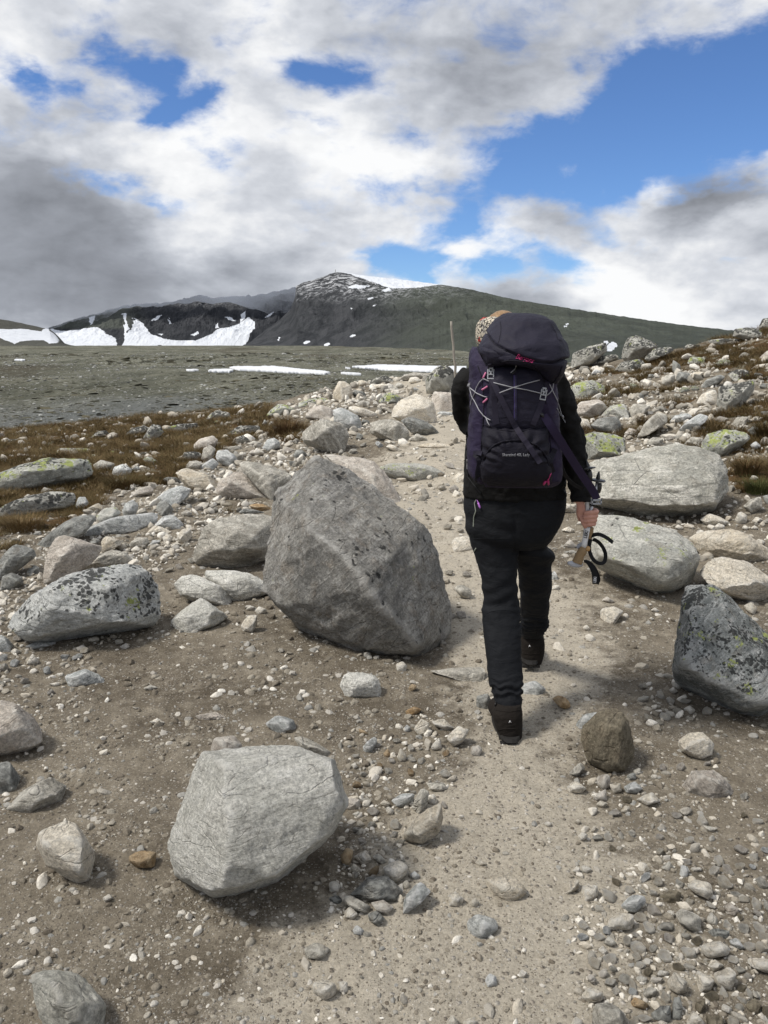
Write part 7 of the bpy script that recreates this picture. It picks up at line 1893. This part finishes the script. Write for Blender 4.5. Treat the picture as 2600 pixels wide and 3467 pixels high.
skirt = shell_part('lid_skirt', [(395, 300, 470, 3.02, .10), (430, 308, 560, 2.99, .11), (470, 330, 640, 2.97, .10), (510, 352, 650, 2.96, .085), (540, 372, 560, 2.96, .06), (560, 388, 470, 2.97, .03)], M_NAVY, 50, 80, 2.4, 0.005, 31.0)
bvP = bvh_of([packb, front, pocket, lid, skirt])
bvPJ = bvh_of([packb, front, pocket, lid, skirt, jacket])
surf_tube('lid_seam', bvP, 'P', [(362, 262), (400, 320), (450, 372), (505, 408), (560, 432), (630, 462), (700, 492), (780, 514), (850, 526), (950, 533), (1000, 522), (1036, 500)], 0.0030, M_BLKN, lid, 0.0)
surf_tube('lid_seam', bvP, 'P', [(492, 170), (500, 220), (497, 280), (478, 360)], 0.0016, M_BLKN, lid, 0.0)
surf_tube('lid_seam', bvP, 'P', [(930, 195), (975, 270), (990, 330), (1028, 345)], 0.0016, M_BLKN, lid, 0.0)
surf_tube('lid_edge', bvP, 'P', [(300, 400), (335, 480), (375, 555), (400, 560), (470, 530), (560, 512), (640, 516), (700, 522), (760, 548), (810, 590), (845, 640), (880, 708), (925, 716), (965, 690), (1000, 640), (1030, 560)], 0.0026, M_BLKN, lid, 0.001)
surf_tube('side_seam', bvP, 'P', [(300, 560), (330, 640), (345, 760), (352, 900), (345, 1060), (330, 1250), (320, 1400), (326, 1540)], 0.0022, M_BLKN, packb, 0.0)
surf_tube('side_seam', bvP, 'P', [(870, 720), (885, 850), (900, 1000), (912, 1100), (930, 1250), (940, 1400), (940, 1520)], 0.0022, M_BLKN, packb, 0.0)
surf_tube('pocket_seam', bvP, 'P', [(352, 1062), (420, 1090), (500, 1112), (600, 1124), (700, 1118), (800, 1090), (888, 1052)], 0.0024, M_BLKN, pocket, 0.0)
surf_tube('pocket_arch', bvP, 'P', [(330, 1420), (355, 1350), (395, 1285), (445, 1240), (510, 1212), (580, 1202), (660, 1200), (740, 1212), (810, 1245), (865, 1300), (900, 1360), (915, 1420)], 0.0034, M_BLKN, pocket, 0.001)
surf_ribbon('front_zip', bvP, 'P', [(620, 640), (622, 760), (624, 900), (620, 1030)], 22, M_PZIP, front, 0.002, 18)
surf_tube('front_zip_teeth', bvP, 'P', [(624, 640), (626, 760), (628, 900), (624, 1030)], 0.0013, M_DKPL, front, 0.004)
surf_tube('lid_zip_pull', bvP, 'P', [(632, 556), (622, 585), (584, 618)], 0.0016, M_CORD, front, 0.006)
surf_tube('lid_zip_pull', bvP, 'P', [(636, 565), (628, 600), (596, 628)], 0.0026, M_DKPL, front, 0.006)
surf_ribbon('lid_strap', bvP, 'P', [(412, 540), (410, 600), (418, 680), (440, 760), (445, 880), (452, 1000), (462, 1062)], 52, M_WEBD, pk, 0.004)
surf_ribbon('lid_strap', bvP, 'P', [(888, 700), (878, 780), (862, 850), (835, 930), (805, 1000), (775, 1068)], 50, M_WEBD, pk, 0.004)
surf_ribbon('loose_strap', bvP, 'P', [(425, 680), (470, 780), (520, 880), (560, 960), (605, 1050), (660, 1140), (720, 1225), (780, 1310), (840, 1398)], 48, M_WEBD, pk, 0.008)
# long purple strap hanging free from the right side to the poles
sp = [S_('P', 868, 985, 2.90), S_('P', 935, 1085, 2.90), S_('P', 1000, 1185, 2.93), S_('P', 1100, 1345, 3.00), S_('P', 1200, 1500, 3.08), S_('P', 1290, 1630, 3.15), S_('P', 1328, 1708, 3.17)]
sp = spline_rows(sp, 30)
hs = ribbon3('hanging_strap', sp, np.interp(np.linspace(0, 1, 30), [0, .2, 1], [.026, .030, .031]), M_WEB, pk, np.tile([-0.25, -1, 0.1], (30, 1)))
surf_ribbon('hipbelt_wing', bvPJ, 'P', [(850, 900), (880, 960), (915, 1040), (950, 1110), (985, 1180)], 78, M_NAVY2, pk, 0.006)
surf_tube('strap_keeper', bvP, 'P', [(845, 970), (862, 995), (880, 1018), (905, 1032)], 0.0055, M_DKPL, pk, 0.006)
bm = bmesh.new()
eb = Vector(sp[-1]); 
for (dx, dz, sx_, sz) in ((0, -.004, .040, .006), (0, -.020, .040, .005), (-.018, -.012, .005, .022), (.018, -.012, .005, .022)):
    box_bm(bm, eb + Vector((dx, 0.0, dz)), (sx_, .006, sz))
bm_obj('strap_buckle', bm, M_BUCK, hs)
def buckle(x, y, ang, w, h):
    p, nn = on(bvP, 'P', x, y, 0.008); q, _ = on(bvP, 'P', x, y + 30, 0.008)
    k = px2m(p) / 2.552
    bm = bmesh.new()
    W, Hh = w * k, h * k
    for (cx_, cy_, sx_, sy_, d) in ((-.40, .0, .16, .62, .007), (.40, .0, .16, .62, .007), (0, .38, .62, .12, .007), (0, .13, .50, .10, .008), (0, -.10, .72, .09, .006), (0, -.44, .92, .10, .007), (-.42, -.30, .13, .34, .006), (.42, -.30, .13, .34, .006),
                               (-.20, .27, .13, .18, .009), (.20, .27, .13, .18, .009), (0, .02, .22, .26, .006)):
        box_bm(bm, (cx_ * W, 0, cy_ * Hh), (sx_ * W, d, sy_ * Hh))
    bmesh.ops.bevel(bm, geom=bm.edges[:], offset=0.0008, segments=1, affect='EDGES')
    T_ = (q - p).normalized(); Zax = -T_; X_ = Vector((1, 0, 0)); Yax = Zax.cross(X_).normalized(); X_ = Yax.cross(Zax).normalized()
    mt = Matrix((X_, Yax, Zax)).transposed().to_4x4()
    bmesh.ops.transform(bm, matrix=Matrix.Translation(p) @ mt @ Matrix.Rotation(ang, 4, 'Y'), verts=bm.verts)
    return bm_obj('buckle', bm, M_BUCK, pk)
buckle(412, 622, 0.02, 62, 112)
buckle(868, 797, 0.18, 56, 118)
# bungee cord laced over the front
surf_tube('bungee_cord', bvPJ, 'P', [(345, 668), (395, 690), (455, 708), (600, 745), (720, 765), (845, 795)], 0.0019, M_CORD, pk, 0.007)
surf_tube('bungee_cord', bvPJ, 'P', [(462, 802), (530, 775), (612, 745), (720, 710), (835, 680)], 0.0019, M_CORD, pk, 0.007)
surf_tube('bungee_cord', bvPJ, 'P', [(345, 668), (312, 700), (285, 750), (270, 800), (245, 850), (236, 900)], 0.0015, M_CORD, pk, 0.006, Yfall=3.0)
surf_tube('bungee_cord', bvPJ, 'P', [(225, 712), (228, 745), (290, 795), (350, 822), (383, 830)], 0.0019, M_CORD, pk, 0.006, Yfall=3.0)
surf_tube('bungee_cord', bvPJ, 'P', [(228, 745), (245, 820), (275, 870), (310, 940), (345, 985), (375, 1010), (410, 1028)], 0.0019, M_CORD, pk, 0.007, Yfall=3.0)
surf_tube('bungee_cord', bvPJ, 'P', [(368, 1000), (385, 1045), (402, 1075)], 0.0019, M_CORD, pk, 0.007)
surf_tube('bungee_cord', bvPJ, 'P', [(885, 822), (920, 795), (945, 765), (955, 710)], 0.0019, M_CORD, pk, 0.007, Yfall=3.0)
surf_tube('bungee_cord', bvPJ, 'P', [(920, 715), (940, 760), (985, 850), (1010, 930), (1030, 1000), (1058, 1050), (1048, 1030), (1020, 990), (985, 925)], 0.0017, M_CORD, pk, 0.008, Yfall=3.05)
surf_tube('cord_knot', bvPJ, 'P', [(216, 735), (228, 712), (230, 740)], 0.0045, M_CORD, pk, 0.007, Yfall=3.0)
surf_tube('cord_knot', bvPJ, 'P', [(1028, 985), (1038, 1005)], 0.0045, M_CORD, pk, 0.010, Yfall=3.05)
for pts in ([(345, 665), (370, 615)], [(336, 765), (384, 736)], [(345, 876), (384, 840)]):
    surf_tube('cord_loop', bvP, 'P', pts, 0.0034, M_PINKL, pk, 0.006)
for pts in ([(935, 1485), (915, 1530), (880, 1578)], [(930, 1490), (912, 1540), (908, 1580)]):
    surf_tube('zip_cord', bvPJ, 'P', pts, 0.0016, M_PINK, pk, 0.006)
for pts in ([(882, 1560), (870, 1582)], [(908, 1556), (910, 1582)]):
    surf_tube('zip_tab', bvPJ, 'P', pts, 0.0045, M_PINK, pk, 0.007)
# side compression webbing and its loose folds
surf_ribbon('side_strap', bvP, 'P', [(262, 1312), (300, 1308), (335, 1318)], 36, M_WEBD, pk, 0.008)
surf_ribbon('side_strap', bvP, 'P', [(270, 1320), (310, 1345), (318, 1400), (300, 1470), (296, 1560)], 46, M_BLKN, pk, 0.010)
surf_ribbon('side_strap', bvP, 'P', [(968, 1275), (950, 1310), (925, 1370), (930, 1430), (950, 1480)], 46, M_BLKN, pk, 0.010)
surf_tube('hip_cord', bvPJ, 'P', [(200, 1130), (203, 1250), (206, 1440)], 0.0026, M_BLACK, pk, 0.006, Yfall=3.2)
surf_tube('hip_cord', bvPJ, 'P', [(206, 1440), (215, 1520), (260, 1580), (310, 1640), (330, 1670)], 0.0042, M_BLACK, pk, 0.006, Yfall=3.2)
surf_tube('hip_cord', bvPJ, 'P', [(207, 1370), (208, 1450)], 0.0022, M_CORD, pk, 0.012, Yfall=3.18)
hb = [S_('P', 1012, 1200, 3.02), S_('P', 1008, 1340, 3.03), S_('P', 1030, 1450, 3.05), S_('P', 1075, 1530, 3.08), S_('P', 1140, 1590, 3.12), S_('P', 1205, 1620, 3.15)]
ribbon3('hip_strap', spline_rows(hb, 24), 0.014, M_BLACK, pk, np.tile([-0.4, -1, 0.2], (24, 1)))
text_decal('logo_lettering', 'Bergans', bvP, 'P', 702, 496, 62, 0.27, M_PINK, lid, shear=0.45, sx=0.80, bold=0.016)
text_decal('size_lettering', 'Skarstind 40L Lady', bvP, 'P', 630, 1328, 36, 0.0, M_TXT, pocket, sx=0.86, bold=0.01)

# ================================================================ trekking poles held upside down in the right hand
def cyl(path, rad, m_=14, sub=2): return shells_bm(tube(path, rad, m_, sub))
def pole(label, tip, bask, top, mid, low, Ys, grip, letter=False, strap=None, lock=None):
    base = S_('Q', *low, Ys[4])
    root = empty('trekking_pole', base); tag(root, label, 'trekking pole', 'trekking poles in the hiker\'s hand')
    A, B_, C_, D_, E_ = S_('P', *tip, Ys[0]), S_('P', *bask, Ys[1]), S_('Q', *top, Ys[2]), S_('Q', *mid, Ys[3]), base
    bm_obj('shaft', cyl([B_, C_, D_, E_], [.0070, .0078, .0088, .0090]), M_ALU, root, True)
    bm_obj('tip', cyl([A, tuple((np.array(A) * .5 + np.array(B_) * .5)), B_], [.003, .0075, .0095]), M_DKPL, root, True)
    ax = (np.array(B_) - np.array(A)); ax /= np.linalg.norm(ax)
    bk = bmesh.new(); n = 24
    ri = []
    for rad, off in ((.008, -.006), (.030, -.002), (.033, .002), (.030, .005), (.008, .002)):
        c = np.array(B_) + ax * off; s1 = np.cross(ax, [0, 1, 0.35]); s1 /= np.linalg.norm(s1); s2 = np.cross(ax, s1)
        ri.append([bk.verts.new(tuple(c + rad * (1 + .06 * math.cos(6 * a)) * (math.cos(a) * s1 + math.sin(a) * s2))) for a in np.linspace(0, 6.283, n, endpoint=False)])
    for a_, c_ in zip(ri[:-1], ri[1:]):
        for i in range(n): bk.faces.new((a_[i], a_[(i + 1) % n], c_[(i + 1) % n], c_[i]))
    bmesh.ops.recalc_face_normals(bk, faces=bk.faces)
    bm_obj('basket', bk, M_DKPL, root)
    if lock is not None:
        q0 = np.array(S_('P', *lock, Ys[1])); bm_obj('lever_lock', cyl([tuple(q0 - ax * .02), tuple(q0), tuple(q0 + ax * .022)], [.011, .014, .011]), M_DKPL, root, True)
    g = [S_('Q', x, y, Y) for (x, y, Y, r_) in grip]
    bm_obj('grip', shells_bm(tube(g, [r_ for (_, _, _, r_) in grip], 18, 5)), M_CORK, root, True)
    return root
p1 = pole('trekking pole with silver section and lettering, cork grip lowest in the hand', (1237, 1368), (1246, 1442), (1122, 160), (1122, 330), (1096, 592), (3.27, 3.265, 3.262, 3.258, 3.25),
          [(1100, 585, 3.248, .013), (1086, 615, 3.246, .019), (1070, 640, 3.245, .018), (1058, 672, 3.245, .020), (1045, 705, 3.244, .022)], lock=(1262, 1500))
bm = bmesh.new(); g0 = np.array(S_('Q', 1130, 594, 3.24)); add_ell(bm, g0, (rq(20), rq(18), rq(22)), n=3); bm_obj('grip_knob', bm, M_ORNG, p1, True)
cap = shells_bm(tube([S_('Q', 1085, 712, 3.243), S_('Q', 1050, 716, 3.243), S_('Q', 1010, 712, 3.243), S_('Q', 972, 704, 3.243)], [.011, .014, .013, .006], 16, 4)); bm_obj('grip_cap', cap, M_GREYPL, p1, True)
sec = cyl([S_('Q', 1128, 425, 3.252), S_('Q', 1110, 510, 3.250), S_('Q', 1098, 585, 3.249)], [.0115, .0120, .0125]); lsec = bm_obj('label_sleeve', sec, M_WHITE, p1, True)
bvL = bvh_of([lsec]); text_decal('pole_lettering', 'LEKI', bvL, 'Q', 1117, 482, 36, -math.pi / 2 + 0.20, M_DKPL, p1, bold=0.03, off=0.002, sx=0.9)
p2 = pole('trekking pole standing behind the other in the hand, its basket lower and farther right', (1347, 1472), (1336, 1545), (1172, 225), (1148, 310), (1138, 450), (3.30, 3.30, 3.285, 3.27, 3.27),
          [(1150, 425, 3.272, .014), (1140, 470, 3.273, .0165), (1130, 520, 3.274, .016), (1112, 552, 3.275, .018)], lock=(1342, 1610))
cap = shells_bm(tube([S_('Q', 1118, 556, 3.275), S_('Q', 1090, 565, 3.275), S_('Q', 1062, 575, 3.275), S_('Q', 1044, 590, 3.275)], [.012, .013, .011, .005], 16, 4)); bm_obj('grip_cap', cap, M_GREYPL, p2, True)
for (x, y, Y) in ((1105, 125, 3.255), (1180, 215, 3.275)):
    q0 = S_('Q', x, y, Y); bm = bmesh.new()
    box_bm(bm, Vector(q0), (.034, .010, .007)); box_bm(bm, Vector(q0) + Vector((0, 0, -.014)), (.026, .010, .005)); box_bm(bm, Vector(q0) + Vector((-.016, 0, -.007)), (.004, .010, .016)); box_bm(bm, Vector(q0) + Vector((.016, 0, -.007)), (.004, .010, .016))
    bm_obj('clip', bm, M_BUCK, p1 if x < 1150 else p2)
bm_obj('shaft_collar', cyl([S_('Q', 1172, 222, 3.283), S_('Q', 1160, 262, 3.278)], [.012, .012]), M_DKPL, p2, True)
def qpath(pts, n=36): return spline_rows([S_('Q', x, y, Y) for x, y, Y in pts], n)
w1 = qpath([(1128, 510, 3.27), (1165, 490, 3.26), (1215, 482, 3.25), (1270, 505, 3.24), (1325, 545, 3.24)])
ribbon3('wrist_strap', w1, 0.016, M_BLACK, p2, np.stack([np.linspace(.1, .6, 36), -np.ones(36), np.linspace(.9, .3, 36)], -1))
w2 = qpath([(1150, 520, 3.25), (1140, 590, 3.24), (1160, 660, 3.23), (1205, 705, 3.22), (1255, 700, 3.23), (1268, 645, 3.25), (1250, 590, 3.27), (1215, 545, 3.28), (1170, 518, 3.28)], 48)
ribbon3('wrist_strap', w2, 0.015, M_BLACK, p2, np.tile([-0.5, -1, 0.25], (48, 1)))
w3 = qpath([(1098, 690, 3.244), (1130, 700, 3.24), (1160, 735, 3.235), (1182, 790, 3.23), (1190, 868, 3.225)], 30)
ls = ribbon3('wrist_strap', w3, np.interp(np.linspace(0, 1, 30), [0, .4, 1], [.010, .022, .026]), M_BLACK, p1, np.tile([-.1, -1, 0.1], (30, 1)))
w4 = qpath([(1100, 688, 3.26), (1150, 705, 3.262), (1195, 760, 3.262), (1218, 830, 3.26), (1205, 872, 3.25)], 30)
ribbon3('wrist_strap', w4, 0.010, M_BLACK, p1, np.tile([-.8, -1, 0.1], (30, 1)))
bvS = bvh_of([ls]); text_decal('strap_lettering', 'LEKI', bvS, 'Q', 1186, 835, 30, -math.pi / 2 + 0.1, M_WHITE, p1, bold=0.03, off=0.003, sx=0.8)
